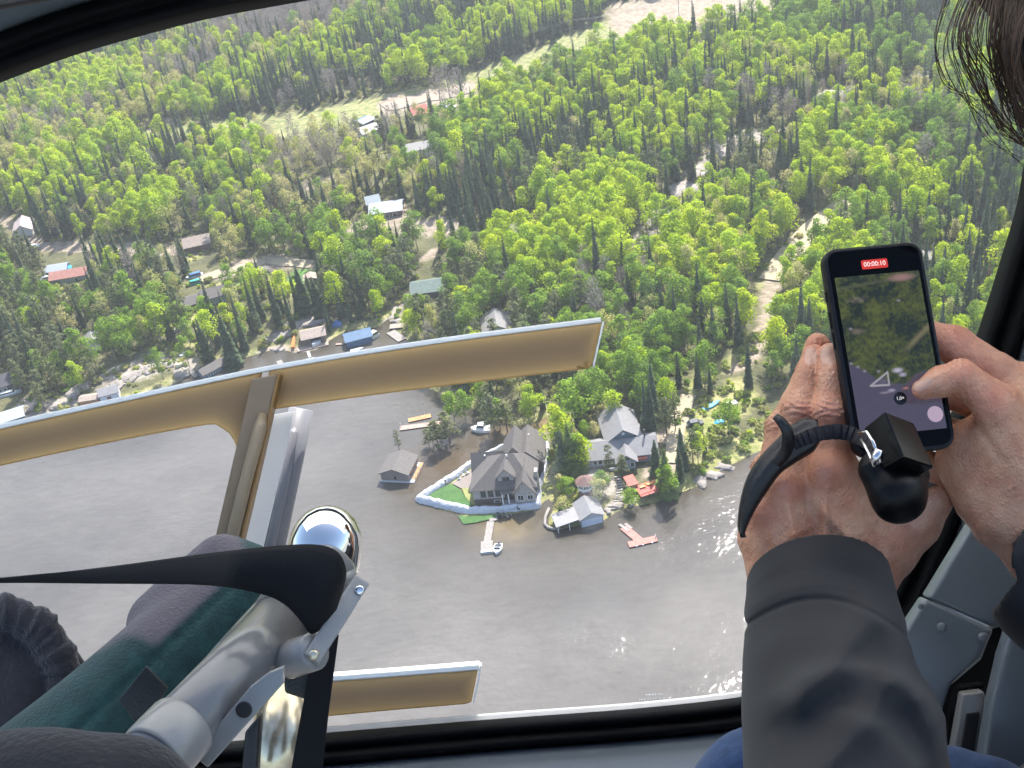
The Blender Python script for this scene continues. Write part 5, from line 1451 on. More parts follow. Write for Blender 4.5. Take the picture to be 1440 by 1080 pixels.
M['post_brown'] = mat('post_brown', (0.21, 0.16, 0.105), 0.45, var=.06, scale=20)
M['post_rod'] = mat('post_rod', (0.28, 0.225, 0.15), 0.35)
M['slide_clear'] = acrylic('slide_clear', (0.70, 0.71, 0.73), (0.85, 0.85, 0.86), .6, .2)
M['strut_grey'] = mat('strut_grey', (0.22, 0.22, 0.25), 0.4, var=.08, scale=14)
M['seat_paint'] = mat('seat_paint', (0.125, 0.127, 0.131), 0.3, var=.05, scale=30, coat=.5)
M['seat_pale'] = mat('seat_pale', (0.22, 0.22, 0.213), 0.3, var=.06, scale=30, coat=.3)
M['chrome'] = mat('chrome', (0.78, 0.77, 0.74), 0.06, metal=1.0)
M['cream_metal'] = mat('cream_metal', (0.62, 0.55, 0.40), 0.22, metal=.7, var=.35, scale=45)
M['webbing'] = mat('webbing', (0.005, 0.0055, 0.007), 0.8, spec=.25, bump=.25, bscale=700)
M['webbing_rib'] = mat('webbing_rib', (0.020, 0.018, 0.022), 0.7, spec=.3)
M['leather'] = mat('leather', (0.006, 0.006, 0.007), 0.42, bump=.2, bscale=500)
M['fleece'] = mat('fleece', (0.020, 0.020, 0.027), 0.95, sheen=.25, var=.3, scale=60, bump=.6, bscale=300)
M['fleece_dark'] = mat('fleece_dark', (0.010, 0.010, 0.013), 0.95, sheen=.1, bump=.4, bscale=250)
M['teal_wool'] = mat('teal_wool', (0.004, 0.026, 0.028), 0.95, sheen=.12, c2=(0.010, 0.052, 0.052), scale=90, bump=.7, bscale=420)
M['mauve_wool'] = mat('mauve_wool', (0.085, 0.075, 0.088), 0.95, sheen=.2, var=.25, scale=90, bump=.7, bscale=420)
M['softshell'] = mat('softshell', (0.020, 0.0193, 0.0205), 0.8, spec=.3, sheen=.08, var=.06, scale=40, bump=.10, bscale=900)
M['denim'] = mat('denim', (0.026, 0.060, 0.150), 0.85, sheen=.1, var=.25, scale=120, bump=.4, bscale=900)
M['hair'] = mat('hair', (0.045, 0.024, 0.014), 0.5, spec=.35)
M['phone_case'] = mat('phone_case', (0.006, 0.006, 0.008), 0.42, spec=.3)
M['phone_glass'] = mat('phone_glass', (0.002, 0.002, 0.002), 0.06, spec=.12)
M['camera_black'] = mat('camera_black', (0.003, 0.003, 0.0035), 0.25, spec=.3)
M['camera_body'] = mat('camera_body', (0.002, 0.002, 0.0025), 0.4, spec=.2)
M['steel'] = mat('steel', (0.60, 0.60, 0.62), 0.18, metal=1.0)

def wool_mix():
    nt = M['teal_wool'].node_tree; b = nt.nodes['Principled BSDF']; src = b.inputs['Base Color'].links[0].from_socket
    at = nt.nodes.new('ShaderNodeAttribute'); at.attribute_name = 'mauve'
    mx = nt.nodes.new('ShaderNodeMix'); mx.data_type = 'RGBA'; mx.inputs['B'].default_value = (.105, .092, .108, 1)
    nt.links.new(at.outputs['Fac'], mx.inputs['Factor']); nt.links.new(src, mx.inputs['A']); nt.links.new(mx.outputs['Result'], b.inputs['Base Color'])
wool_mix()
def island_tint(m, lo, hi):
    nt = m.node_tree; b = nt.nodes['Principled BSDF']; g = nt.nodes.new('ShaderNodeNewGeometry'); mx = nt.nodes.new('ShaderNodeMix'); mx.data_type = 'RGBA'
    mx.inputs['A'].default_value = (*lo, 1); mx.inputs['B'].default_value = (*hi, 1)
    nt.links.new(g.outputs['Random Per Island'], mx.inputs['Factor']); nt.links.new(mx.outputs['Result'], b.inputs['Base Color'])
island_tint(M['hair'], (.016, .008, .005), (.085, .046, .026))
def skin_relief():
    nt = M['skin'].node_tree; b = nt.nodes['Principled BSDF']
    tc = nt.nodes.new('ShaderNodeTexCoord'); vo = nt.nodes.new('ShaderNodeTexVoronoi'); vo.feature = 'DISTANCE_TO_EDGE'; vo.inputs['Scale'].default_value = 420
    mp = nt.nodes.new('ShaderNodeMapping'); mp.inputs['Scale'].default_value = (1, .6, .75); nt.links.new(tc.outputs['Object'], mp.inputs['Vector']); nt.links.new(mp.outputs[0], vo.inputs['Vector'])
    n = nt.nodes.new('ShaderNodeTexNoise'); n.inputs['Scale'].default_value = 150; n.inputs['Detail'].default_value = 6; nt.links.new(tc.outputs['Object'], n.inputs['Vector'])
    ma = nt.nodes.new('ShaderNodeMath'); ma.operation = 'MULTIPLY_ADD'; ma.inputs[1].default_value = .5; nt.links.new(vo.outputs['Distance'], ma.inputs[0]); nt.links.new(n.outputs['Fac'], ma.inputs[2])
    bp = nt.nodes.new('ShaderNodeBump'); bp.inputs['Strength'].default_value = .9; bp.inputs['Distance'].default_value = .0020
    nt.links.new(ma.outputs[0], bp.inputs['Height']); nt.links.new(bp.outputs['Normal'], b.inputs['Normal'])
skin_relief()
def Pv(u, v, d): return Vector(P(u, v, d))

def smooth_closed(pts, n):
    p = np.array(pts, float); m = len(p); out = []
    for i in range(m):
        p0, p1, p2, p3 = p[i - 1], p[i], p[(i + 1) % m], p[(i + 2) % m]
        for k in range(n):
            t = k / n
            out.append(.5 * ((2 * p1) + (p2 - p0) * t + (2 * p0 - 5 * p1 + 4 * p2 - p3) * t ** 2 + (3 * p1 - p0 - 3 * p2 + p3) * t ** 3))
    return np.array(out)
def smooth_open(pts, n):
    p = np.array(pts, float); p = np.vstack([2 * p[0] - p[1], p, 2 * p[-1] - p[-2]]); out = []
    for i in range(1, len(p) - 2):
        p0, p1, p2, p3 = p[i - 1], p[i], p[i + 1], p[i + 2]
        for k in range(n):
            t = k / n
            out.append(.5 * ((2 * p1) + (p2 - p0) * t + (2 * p0 - 5 * p1 + 4 * p2 - p3) * t ** 2 + (3 * p1 - p0 - 3 * p2 + p3) * t ** 3))
    out.append(p[-2]); return np.array(out)

heli = empty('helicopter', P(720, 1500, 1.2), 'grey helicopter cabin wall with black sealed window and brown window bars', 'helicopter')
OUT = [(-330, 300), (-200, 190), (-60, 133), (0, 109), (100, 72), (200, 43), (300, 18), (430, -6), (600, -38), (800, -62), (1000, -75), (1200, -62), (1350, -20), (1425, 60), (1450, 160), (1440, 272), (1411, 375), (1376, 485),
       (1334, 610), (1294, 720), (1258, 812), (1215, 885), (1145, 945), (1045, 981), (900, 998), (700, 1013), (450, 1035), (200, 1060), (-60, 1085), (-260, 1030), (-360, 860), (-380, 560)]
OC = smooth_closed(OUT, 6)
tg = np.roll(OC, -1, 0) - np.roll(OC, 1, 0); tg /= np.linalg.norm(tg, axis=1)[:, None]
ON = np.stack([tg[:, 1], -tg[:, 0]], 1)
for _ in range(8): ON = (ON + np.roll(ON, 1, 0) + np.roll(ON, -1, 0)) / 3
ON /= np.linalg.norm(ON, axis=1)[:, None]
def ring_mesh(name, prof, m, parent, back=None):
    sc_ = np.where(prof[0][0] < 70, 1, 1) * (1 - .30 * np.clip(ON[:, 1], 0, 1) ** 2)
    rows = [Pn(OC[:, 0] + ON[:, 0] * o * sc_, OC[:, 1] + ON[:, 1] * o * sc_, np.full(len(OC), d)) for o, d in prof]
    if back: rows += [rows[-1] - _F * b for b in back]
    n = len(OC); V = np.vstack(rows)
    f = [(r * n + i, r * n + (i + 1) % n, (r + 1) * n + (i + 1) % n, (r + 1) * n + i) for r in range(len(rows) - 1) for i in range(n)]
    return link(name, bigmesh(name, V, np.array(f), m, True), parent)
ring_mesh('window_seal', [(-7, 1.325), (-4, 1.302), (0, 1.285), (6, 1.262), (14, 1.252), (22, 1.254), (27, 1.266), (31, 1.266), (36, 1.252), (46, 1.246), (54, 1.252), (59, 1.275), (61, 1.33), (-7, 1.335)], M['rubber_seal'], heli)
ring_mesh('cabin_wall', [(57, 1.30), (59, 1.272), (64, 1.258), (74, 1.250), (92, 1.238), (120, 1.215), (170, 1.17), (230, 1.10)], M['panel_paint'], heli)
ring_mesh('outer_skin', [(61, 1.335), (120, 1.27), (236, 1.12)], M['panel_back'], heli)
# unseen cabin roof, added as a milky sheet softening sun onto the hands
rv, rf_ = [], []
for j, (d, up) in enumerate(((1.16, .52), (1.0, .56), (.8, .575), (.6, .57), (.46, .555))):
    for i in range(9):
        x = -1.0 + 2.1 * i / 8
        for t in (0, .004):
            rv.append(CAM + _F * d + CX * x + CY * (up + t - .10 * ((x - .05) / 1.05) ** 2))
for j in range(4):
    for i in range(8):
        a, b = (j * 9 + i) * 2, ((j + 1) * 9 + i) * 2
        rf_ += [(a, a + 2, b + 2, b), (a + 1, b + 1, b + 3, a + 3)]
for i in range(8): rf_ += [(i * 2, i * 2 + 1, i * 2 + 3, i * 2 + 2), (72 + i * 2, 74 + i * 2, 75 + i * 2, 73 + i * 2)]
link('diffuser_roof', mesh('diffuser_roof', rv, rf_, M['roof_diffuser'], False), heli)
# window pane: a thin sheet, slightly domed
mp = bpy.data.materials.new('clear_pane'); mp.use_nodes = True
nt = mp.node_tree; nt.nodes.remove(nt.nodes['Principled BSDF']); t_ = nt.nodes.new('ShaderNodeBsdfTransparent'); t_.inputs['Color'].default_value = (.975, .985, .98, 1)
nt.links.new(t_.outputs[0], nt.nodes['Material Output'].inputs['Surface'])
cen = np.array([560.0, 500.0]); rows = []
for k in range(1, 9):
    q = cen + (OC - ON * 3 - cen) * (k / 8); rows.append(Pn(q[:, 0], q[:, 1], 1.318 + .03 * (1 - (k / 8) ** 2) + 0 * q[:, 0]))
n = len(OC); V = np.vstack([P(*cen, 1.348)[None]] + rows)
f = [(0, 1 + (i + 1) % n, 1 + i, 1 + i) for i in range(n)] + [(1 + r * n + i, 1 + r * n + (i + 1) % n, 1 + (r + 1) * n + (i + 1) % n, 1 + (r + 1) * n + i) for r in range(7) for i in range(n)]
me = mesh('window_pane', V, [q[:3] if q[2] == q[3] else q for q in f], mp, True)
link('window_pane', me, heli)

def slab(name, pts, d, th, m, parent, bevel=0.0015, seg=3, dfun=None):
    pts = [tuple(p) for p in pts]
    a = [Pv(u, v, dfun(u, v) if dfun else d) for u, v in pts]
    b = [Pv(u, v, (dfun(u, v) if dfun else d)) + Vector(_F) * th for u, v in pts]
    mb = MB().prism(a, b)
    o = mb.build(name, m, parent, False, bevel, seg)
    o.data.polygons.foreach_set('use_smooth', np.ones(len(o.data.polygons), bool))
    try: o.data.set_sharp_from_angle(angle=R(50))
    except Exception: pass
    return o

def strip2(name, line, w0, w1, d, th, m, parent, bevel=.001):
    """band along a pixel line between offsets w0..w1 below it"""
    L_ = np.array(line, float); t = np.gradient(L_, axis=0); t /= np.linalg.norm(t, axis=1)[:, None]; nn = np.stack([-t[:, 1], t[:, 0]], 1)
    return slab(name, list(L_ + nn * w0) + list((L_ + nn * w1)[::-1]), d, th, m, parent, bevel)
def resample(line, n, warp=1.0):
    L_ = np.array(line, float); s_ = np.r_[0, np.cumsum(np.linalg.norm(np.diff(L_, axis=0), axis=1))]; t = np.linspace(0, 1, n) * s_[-1]
    return np.stack([np.interp(t, s_, L_[:, 0]), np.interp(t, s_, L_[:, 1])], 1)
def bar_sheet(top_, bot_, d, th, edges, n=70, K=18):
    """translucent brown strip: backlight along its rims is painted in as amber"""
    a, b = resample(top_, n), resample(bot_, n); V, E_ = [], []
    segs = [np.array(q, float) for q in edges]
    for i in range(n):
        for k in range(K):
            q = a[i] + (b[i] - a[i]) * (k / (K - 1)); V.append(P(q[0], q[1], d))
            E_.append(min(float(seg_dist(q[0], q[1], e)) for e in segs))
    f = [(i * K + k, i * K + k + 1, (i + 1) * K + k + 1, (i + 1) * K + k) for i in range(n - 1) for k in range(K - 1)]
    me = mesh('window_bar', V, f, M['rail_brown'], True)
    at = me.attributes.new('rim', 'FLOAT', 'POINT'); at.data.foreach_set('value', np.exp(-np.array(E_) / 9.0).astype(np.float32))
    o = link('window_bar', me, heli)
    md = o.modifiers.new('thick', 'SOLIDIFY'); md.thickness = th; md.offset = -1 if (Vector(V[1]) - Vector(V[0])).cross(Vector(V[K]) - Vector(V[0])).dot(Vector(_F)) < 0 else 1
    return o
top = smooth_open([(-440, 716), (-160, 642), (0, 603), (180, 563), (390, 519), (620, 482), (846, 453)], 5)
right_end = smooth_open([(846, 453), (842, 486), (834, 512), (829, 517), (806, 521)], 4)
botr = smooth_open([(375, 577), (560, 551), (806, 521), (822, 518.5), (832, 515)], 5)
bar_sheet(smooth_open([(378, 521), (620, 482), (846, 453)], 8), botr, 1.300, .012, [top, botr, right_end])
botl = [(-440, 768), (-160, 692), (0, 655), (150, 623), (286, 598), (306, 600), (322, 609), (331, 624), (336, 642)]
botl = list(smooth_open(botl, 5))
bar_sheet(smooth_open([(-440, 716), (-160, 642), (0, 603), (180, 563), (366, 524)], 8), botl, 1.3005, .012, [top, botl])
strip2('bar_edge', top, -7, .5, 1.298, .017, M['rail_edge'], heli, .002)
strip2('bar_edge', smooth_open([(847.5, 452), (840.5, 484), (833.5, 516)], 4), -2.5, .3, 1.299, .015, M['rail_edge'], heli)
low_t = [(440, 953), (560, 944), (674, 935)]
lt, lb, le = [(430, 960), (560, 950), (672, 942)], [(430, 1010), (560, 998), (655, 990), (663, 987)], [(672, 942), (668, 966), (662, 988)]
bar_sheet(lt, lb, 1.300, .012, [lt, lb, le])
strip2('bar_edge', low_t, -1, 7.5, 1.298, .017, M['rail_edge'], heli, .002)
strip2('bar_edge', smooth_open([(675, 936), (671, 962), (665, 988)], 4), -2, .3, 1.299, .015, M['rail_edge'], heli)
# post with its rod
slab('window_post', [(354, 533), (391, 526), (336, 770), (322, 830), (284, 838), (298, 775)], 1.284, .014, M['post_brown'], heli, .002)
mb = MB(); mb.tube([Pv(370, 582, 1.283), Pv(366, 600, 1.278), Pv(345, 680, 1.278), Pv(312, 815, 1.278)], [.004, .0068, .0068, .0068], 14); mb.build('post_rod', M['post_rod'], heli, True)
strip2('post_edge_glow', smooth_open([(392, 526), (365, 648), (336, 772), (320, 836)], 4), -1.5, 2.0, 1.282, .02, M['rail_amber_glow'], heli, .0006)
slab('sliding_rail', [(379, 584), (413, 578), (400, 640), (366, 784), (330, 790)], 1.326, .006, M['slide_clear'], heli, .001)
mb = MB(); mb.tube([Pv(424, 575, 1.40), Pv(402, 680, 1.40), Pv(379, 790, 1.40)], .0145, 18); mb.build('outer_strut', M['strut_grey'], heli, True)
mb = MB(); mb.tube([Pv(414, 604, 1.386), Pv(413, 608, 1.382), Pv(397, 690, 1.384), Pv(376, 790, 1.384)], [.003, .0055, .0055, .0055], 12); mb.build('strut_rod', M['strut_grey'], heli, True)
# sealing lip that catches light under the pane, etched maker's marks
strip2('pane_lip', smooth_open([(440, 1027), (700, 1006), (900, 991), (1050, 974), (1100, 960)], 6), -2, 5, 1.296, .006, M['slide_clear'], heli, .001)
mk = MB(); rr = np.random.default_rng(5)
for r_, (y0, x0, x1) in enumerate(((976, 907, 934), (982, 899, 934), (988, 900, 936))):
    x = x0
    while x < x1:
        w = rr.uniform(1.5, 4); f_ = lambda a, b, c: P(a, b - (a - 915) * .07, 1.3125 + c)
        mk.box(f_, x, x + w, y0, y0 + 2.6, 0, .0006); x += w + 1.2
tag(mk.build('etched_marks', M['slide_clear'], heli), kind='stuff')
# plates, screws and gap at the lower right
def rivet(u, v, d, r=.0045, m='panel_paint'):
    c = Pv(u, v, d); ax = -Vector(_F); a = ax.orthogonal().normalized(); b = ax.cross(a)
    mb = MB(); pr = [(1, 0), (.98, .35), (.8, .75), (.45, .98), (0.12, 1.0)]
    for rad, h in pr:
        for k in range(12):
            t = 6.2832 * k / 12; mb.v.append(tuple(c + (a * math.cos(t) + b * math.sin(t)) * r * rad + ax * r * .55 * h))
    for i in range(len(pr) - 1):
        for k in range(12): mb.f.append((i * 12 + k, i * 12 + (k + 1) % 12, (i + 1) * 12 + (k + 1) % 12, (i + 1) * 12 + k))
    mb.f.append(tuple(range(48, 60)))
    return mb.build('rivet', M[m], heli, True)
slab('corner_plate', [(1392, 700), (1440, 640), (1520, 640), (1520, 870), (1438, 872), (1400, 884), (1306, 842)], 1.06, .02, M['panel_paint'], heli, .004)
slab('corner_plate', [(1303, 843), (1398, 886), (1380, 925), (1338, 962), (1326, 1000), (1308, 1100), (1150, 1100), (1216, 960), (1262, 905)], 1.055, .02, M['panel_paint'], heli, .004)
slab('dark_gap', [(1396, 884), (1440, 860), (1440, 900), (1412, 915), (1394, 985), (1372, 1100), (1305, 1100), (1324, 1000), (1336, 964), (1380, 927)], 1.078, .01, M['black_trim'], heli, .001)
slab('corner_plate', [(1445, 868), (1422, 890), (1411, 925), (1396, 990), (1378, 1100), (1540, 1100), (1540, 868)], 1.02, .02, M['panel_paint'], heli, .005)
slab('latch', [(1354, 976), (1384, 972), (1388, 990), (1370, 1090), (1334, 1090)], 1.04, .02, M['seat_pale'], heli, .003)
slab('latch_slot', [(1360, 1004), (1378, 1002), (1366, 1090), (1346, 1090)], 1.038, .004, M['black_trim'], heli, .001)
slab('latch_frame', [(1346, 966), (1384, 962), (1386, 969), (1352, 973), (1326, 1095), (1318, 1095)], 1.05, .01, M['rubber_seal'], heli, .002)
for u, v in ((1324, 882), (1382, 896)): rivet(u, v, 1.053)
rivet(1295, 852, 1.053, .003)
for u, v in ((851, 1079), (902, 1078), (955, 1076), (700, 1088), (600, 1096)): rivet(u, v, 1.232, .0032)
slab('roof_liner', [(-200, 40), (-60, 20), (60, -2), (180, -30), (330, -70), (330, -160), (-200, -160)], 1.15, .01, M['black_trim'], heli, .003)

# ================================================================ signed distance modelling
import openvdb
def smin(a, b, k):
    h = np.clip(.5 + .5 * (b - a) / k, 0, 1)
    return b * (1 - h) + a * h - k * h * (1 - h)
def cone(X, a, b, ra, rb):
    a, b = np.array(a, np.float32), np.array(b, np.float32); d = b - a
    t = np.clip(((X[0] - a[0]) * d[0] + (X[1] - a[1]) * d[1] + (X[2] - a[2]) * d[2]) / (d @ d), 0, 1)
    return np.sqrt((X[0] - a[0] - t * d[0]) ** 2 + (X[1] - a[1] - t * d[1]) ** 2 + (X[2] - a[2] - t * d[2]) ** 2) - (ra + (rb - ra) * t)
def chain(X, pts, rad, k=6):
    s = None
    for i in range(len(pts) - 1):
        c = cone(X, pts[i], pts[i + 1], rad[i], rad[i + 1]); s = c if s is None else smin(s, c, k)
    return s
def ellip(X, c, r):
    q = np.sqrt(((X[0] - c[0]) / r[0]) ** 2 + ((X[1] - c[1]) / r[1]) ** 2 + ((X[2] - c[2]) / r[2]) ** 2)
    return (q - 1) * min(r)
def sdf_mesh(fun, lo, hi, vox):
    """surface of fun on a grid; coordinates are photograph pixels (u, v) and w, 0.5 mm steps in depth"""
    ax = [np.arange(l, h + vox, vox, dtype=np.float32) for l, h in zip(lo, hi)]
    X = np.meshgrid(*ax, indexing='ij', sparse=True)
    D = np.ascontiguousarray(np.broadcast_to(fun(X), [len(a) for a in ax]), dtype=np.float32) / vox
    g = openvdb.FloatGrid(3.0)
    g.copyFromArray(np.clip(D, -3, 3).astype(np.float32))
    pts, quads = g.convertToQuads(0.0)
    V = np.array(pts) * vox + np.array(lo)
    Q = np.array(quads, np.int64)
    a, b, c, d = (V[Q[:, i]] for i in range(4))
    vol = (np.einsum('ij,ij->i', a, np.cross(b, c)) + np.einsum('ij,ij->i', a, np.cross(c, d))).sum()
    if vol < 0: Q = Q[:, ::-1]
    return V, Q
D0 = 0.85
def H(V, d0=D0): return Pn(V[:, 0], V[:, 1], d0 + V[:, 2] * .0005)

# ---------------------------------------------------------------- seat in front of the viewer
seat = empty('pilot_chair', P(250, 1500, .8), 'front helicopter seat with grey painted tube frame and teal cushion', 'seat')
A, B = Pv(150, 1135, .615), Pv(448, 818, .775)
ax = (B - A).normalized(); side = ax.cross(Vector(_F)).normalized()
def lathe(name, c, axis, prof, m, parent, n=28):
    a = axis.orthogonal().normalized(); b = axis.cross(a); mb = MB()
    for h, r_ in prof:
        for k in range(n):
            t = 6.28319 * k / n; mb.v.append(tuple(c + axis * h + (a * math.cos(t) + b * math.sin(t)) * r_))
    for i in range(len(prof) - 1):
        for k in range(n): mb.f.append((i * n + k, i * n + (k + 1) % n, (i + 1) * n + (k + 1) % n, (i + 1) * n + k))
    mb.f.append(tuple(range(n))[::-1]); mb.f.append(tuple(range((len(prof) - 1) * n, len(prof) * n)))
    return mb.build(name, m, parent, True)
Lt = (B - A).length
lathe('frame_tube', A, ax, [(0, .0175), (Lt * .5, .0178), (Lt * .8, .0178)], M['seat_paint'], seat, 32)
lathe('tube_collar', A + ax * Lt * .18, ax, [(-.0005, .0178), (0, .0192), (.002, .0200), (.024, .0200), (.026, .0194), (.0265, .0178)], M['seat_pale'], seat, 32)
lathe('tube_collar', A + ax * Lt * .79, ax, [(-.0005, .0178), (0, .0196), (.002, .0205), (.055, .0205), (.058, .019)], M['seat_paint'], seat, 32)
# underside plate with its screw hole
pl = [(287, 1046), (300, 1072), (398, 960), (392, 948), (368, 960), (350, 968)]
slab('frame_plate', [(270, 1062), (352, 966), (378, 946), (398, 938), (398, 962), (292, 1080)], .665, .006, M['seat_pale'], seat, .0012)
lathe('screw_hole', Pv(343, 998, .6645), -Vector(_F), [(-.002, .0045), (.0004, .0045), (.0004, .0036)], M['black_trim'], seat, 16)
# bright metal knob on the tube end
kc = Pv(457, 772, .80); kax = (Vector(CY) * .93 + Vector(CX) * .18 - Vector(_F) * .1).normalized()
lathe('chrome_knob', kc, kax, [(-.030, .0215), (-.02, .0236), (-.005, .0246), (.006, .0240), (.015, .0212), (.022, .0165), (.0265, .0105), (.0285, .005), (.029, .001)], M['chrome'], seat, 40)
lathe('knob_neck', Pv(470, 806, .775), (Vector(CX) * .45 + Vector(CY) * .8 - Vector(_F) * .45).normalized(), [(-.016, .0128), (.006, .0128), (.0075, .0120), (.008, .008)], M['seat_pale'], seat, 28)
# bracket beside the strap
def bar(name, u0, v0, d0, u1, v1, d1, w, m, parent, bevel=.0015):
    a, b = Pv(u0, v0, d0), Pv(u1, v1, d1); x = (b - a).normalized(); y = x.cross(Vector(_F)).normalized(); z = x.cross(y)
    L_ = (b - a).length; mb = MB()
    mb.box(lambda p, q, r: a + x * p + y * q + z * r, 0, L_, -w / 2, w / 2, -w / 2, w / 2)
    return mb.build(name, m, parent, False, bevel, 2)
bar('bracket_arm', 436, 930, .700, 508, 818, .735, .0105, M['seat_pale'], seat)
lathe('bracket_lug', Pv(424, 922, .712), (Vector(CX) * .75 + Vector(CY) * .35 - Vector(_F) * .55).normalized(), [(-.012, .0105), (-.011, .0112), (.011, .0112), (.0125, .0104), (.0128, .004)], M['seat_pale'], seat, 24)
lathe('bracket_bolt', Pv(441, 921, .692), -Vector(_F), [(-.002, .003), (.0012, .003), (.0016, .002)], M['cream_metal'], seat, 12)
lathe('bracket_bolt', Pv(506, 830, .725), -Vector(_F), [(-.002, .003), (.0012, .003), (.0016, .002)], M['steel'], seat, 12)
# strap over the frame
tp = smooth_open([(-520, 862), (-60, 821), (0, 814), (150, 797), (300, 777), (395, 767), (448, 766), (476, 777), (487, 802), (484, 826)], 5)
bt = smooth_open([(-520, 868), (-60, 824), (0, 820), (150, 821), (290, 823), (365, 835), (400, 850), (425, 876), (440, 892), (470, 868)], 5)
nS = len(tp); V = []; K = 9
for i in range(nS):
    t = i / (nS - 1); dep = .95 * (1 - t) + .715 * t if t < .8 else None
    dep = .95 + (.700 - .95) * min(1, max(0, (tp[i][0] + 60) / 400))
    for k in range(K):
        s = k / (K - 1); uv = tp[i] * (1 - s) + bt[i] * s
        e_ = max(0, (t - .78) / .22)
        d = dep - .006 * math.sin(math.pi * s) * min(1, t * 1.6) + .02 * e_ ** 2 + (.010 * s * (t < .3))
        V.append(P(uv[0], uv[1], d))
f = [(i * K + k, i * K + k + 1, (i + 1) * K + k + 1, (i + 1) * K + k) for i in range(nS - 1) for k in range(K - 1)]
o = link('seat_belt', mesh('seat_belt', V, f, M['webbing'], True), seat)
md = o.modifiers.new('thick', 'SOLIDIFY'); md.thickness = .002; md.offset = -1
slab('seat_belt', [(476, 893), (440, 912), (424, 1000), (404, 1110), (450, 1110), (462, 1000)], .79, .003, M['webbing'], seat, .0008)
slab('dark_bracket', [(398, 952), (440, 930), (432, 985), (400, 975)], .80, .012, M['leather'], seat, .003)
slab('dark_bracket', [(344, 1030), (366, 1005), (360, 1110), (336, 1110)], .80, .012, M['leather'], seat, .003)
mb = MB(); mb.tube([Pv(402, 960, .86), Pv(385, 1120, .84)], .0195, 24); mb.build('seat_post', M['cream_metal'], seat, True)
# cushion
def f_cush(X):
    s = cone(X, (346, 826, 40), (40, 1110, -90), 62, 92)
    s = smin(s, cone(X, (318, 800, 55), (230, 880, 40), 50, 52), 14)
    ridge = np.abs((X[0] - 346) * .68 + (X[1] - 826) * .73 + 14)
    return s + 5 * np.exp(-(ridge / 7) ** 2) + 1.5 * np.sin(X[0] * .05 + X[1] * .03)
V, Q = sdf_mesh(f_cush, (-90, 730, -210), (430, 1180, 130), 5)
fc = V[Q].mean(1)
mau = ((fc[:, 0] - 346) * .68 + (fc[:, 1] - 826) * .73 < -20) & (fc[:, 1] < 905 + 12 * np.sin(fc[:, 0] * .06)) & ~((fc[:, 0] > 352) & (fc[:, 1] < 800))
me = bigmesh('cushion', H(V, .87), Q, M['teal_wool'], True)
mv = np.clip(-((V[:, 0] - 346) * .68 + (V[:, 1] - 826) * .73 + 22) / 9, 0, 1) * np.clip((912 + 10 * np.sin(V[:, 0] * .06) - V[:, 1]) / 16, 0, 1) * np.clip((352 - V[:, 0] + (V[:, 1] - 770) * .5) / 16, 0, 1)
a = me.attributes.new('mauve', 'FLOAT', 'POINT'); a.data.foreach_set('value', mv.astype(np.float32))
link('cushion', me, seat)
strip2('cushion_piping', smooth_open([(372, 836), (320, 892), (262, 958)], 4), -1, 2, .80, .003, M['cream_metal'], seat, .0005)
slab('cushion_tag', [(166, 985), (205, 937), (236, 968), (196, 1024)], .775, .003, M['leather'], seat, .001)
def f_head(X): return smin(ellip(X, (60, 1150, 0), (215, 128, 90)), ellip(X, (190, 1135, 10), (85, 92, 60)), 30)
V, Q = sdf_mesh(f_head, (-170, 1010, -100), (290, 1290, 100), 6)
link('headrest', bigmesh('headrest', H(V, .60), Q, M['fleece_dark'], True), seat)
# bundled jacket at the left edge
def f_jack(X):
    arc = [(-60, 862, -10), (10, 862, -20), (55, 882, -25), (82, 925, -25), (92, 970, -20), (70, 1015, -10), (20, 1050, 0)]
    tube = chain(X, arc, [24, 26, 27, 27, 24, 22, 20], 8)
    ang = np.arctan2(X[1] - 960, X[0] - 0)
    tube = tube + 1.9 * np.sin(ang * 31 + 1.2 * np.sin(ang * 7)) + 1.3 * np.sin(ang * 57 + X[2] * .1)
    core = ellip(X, (-20, 975, 0), (100, 118, 45)) + 4 * np.sin(X[0] * .06 + X[1] * .035)
    lip = cone(X, (78, 905, 5), (112, 948, 15), 20, 16)
    return smin(smin(smin(tube, core, 10), lip, 8), smin(ellip(X, (-170, 1090, 10), (190, 170, 60)), cone(X, (-170, 1120, 10), (60, 1240, 10), 110, 120), 40), 40)
V, Q = sdf_mesh(f_jack, (-380, 820, -110), (200, 1380, 140), 4.0)
jk = empty('jacket', P(0, 1100, 1.0), 'dark grey fleece bundle with a gathered edge left of the teal cushion', 'jacket')
link('cloth', bigmesh('cloth', H(V, 1.0), Q, M['fleece'], True), jk)

# ================================================================ the person filming
man = empty('person', P(1750, 1700, .9), 'person in dark grey softshell jacket and blue jeans filming with a phone', 'person')

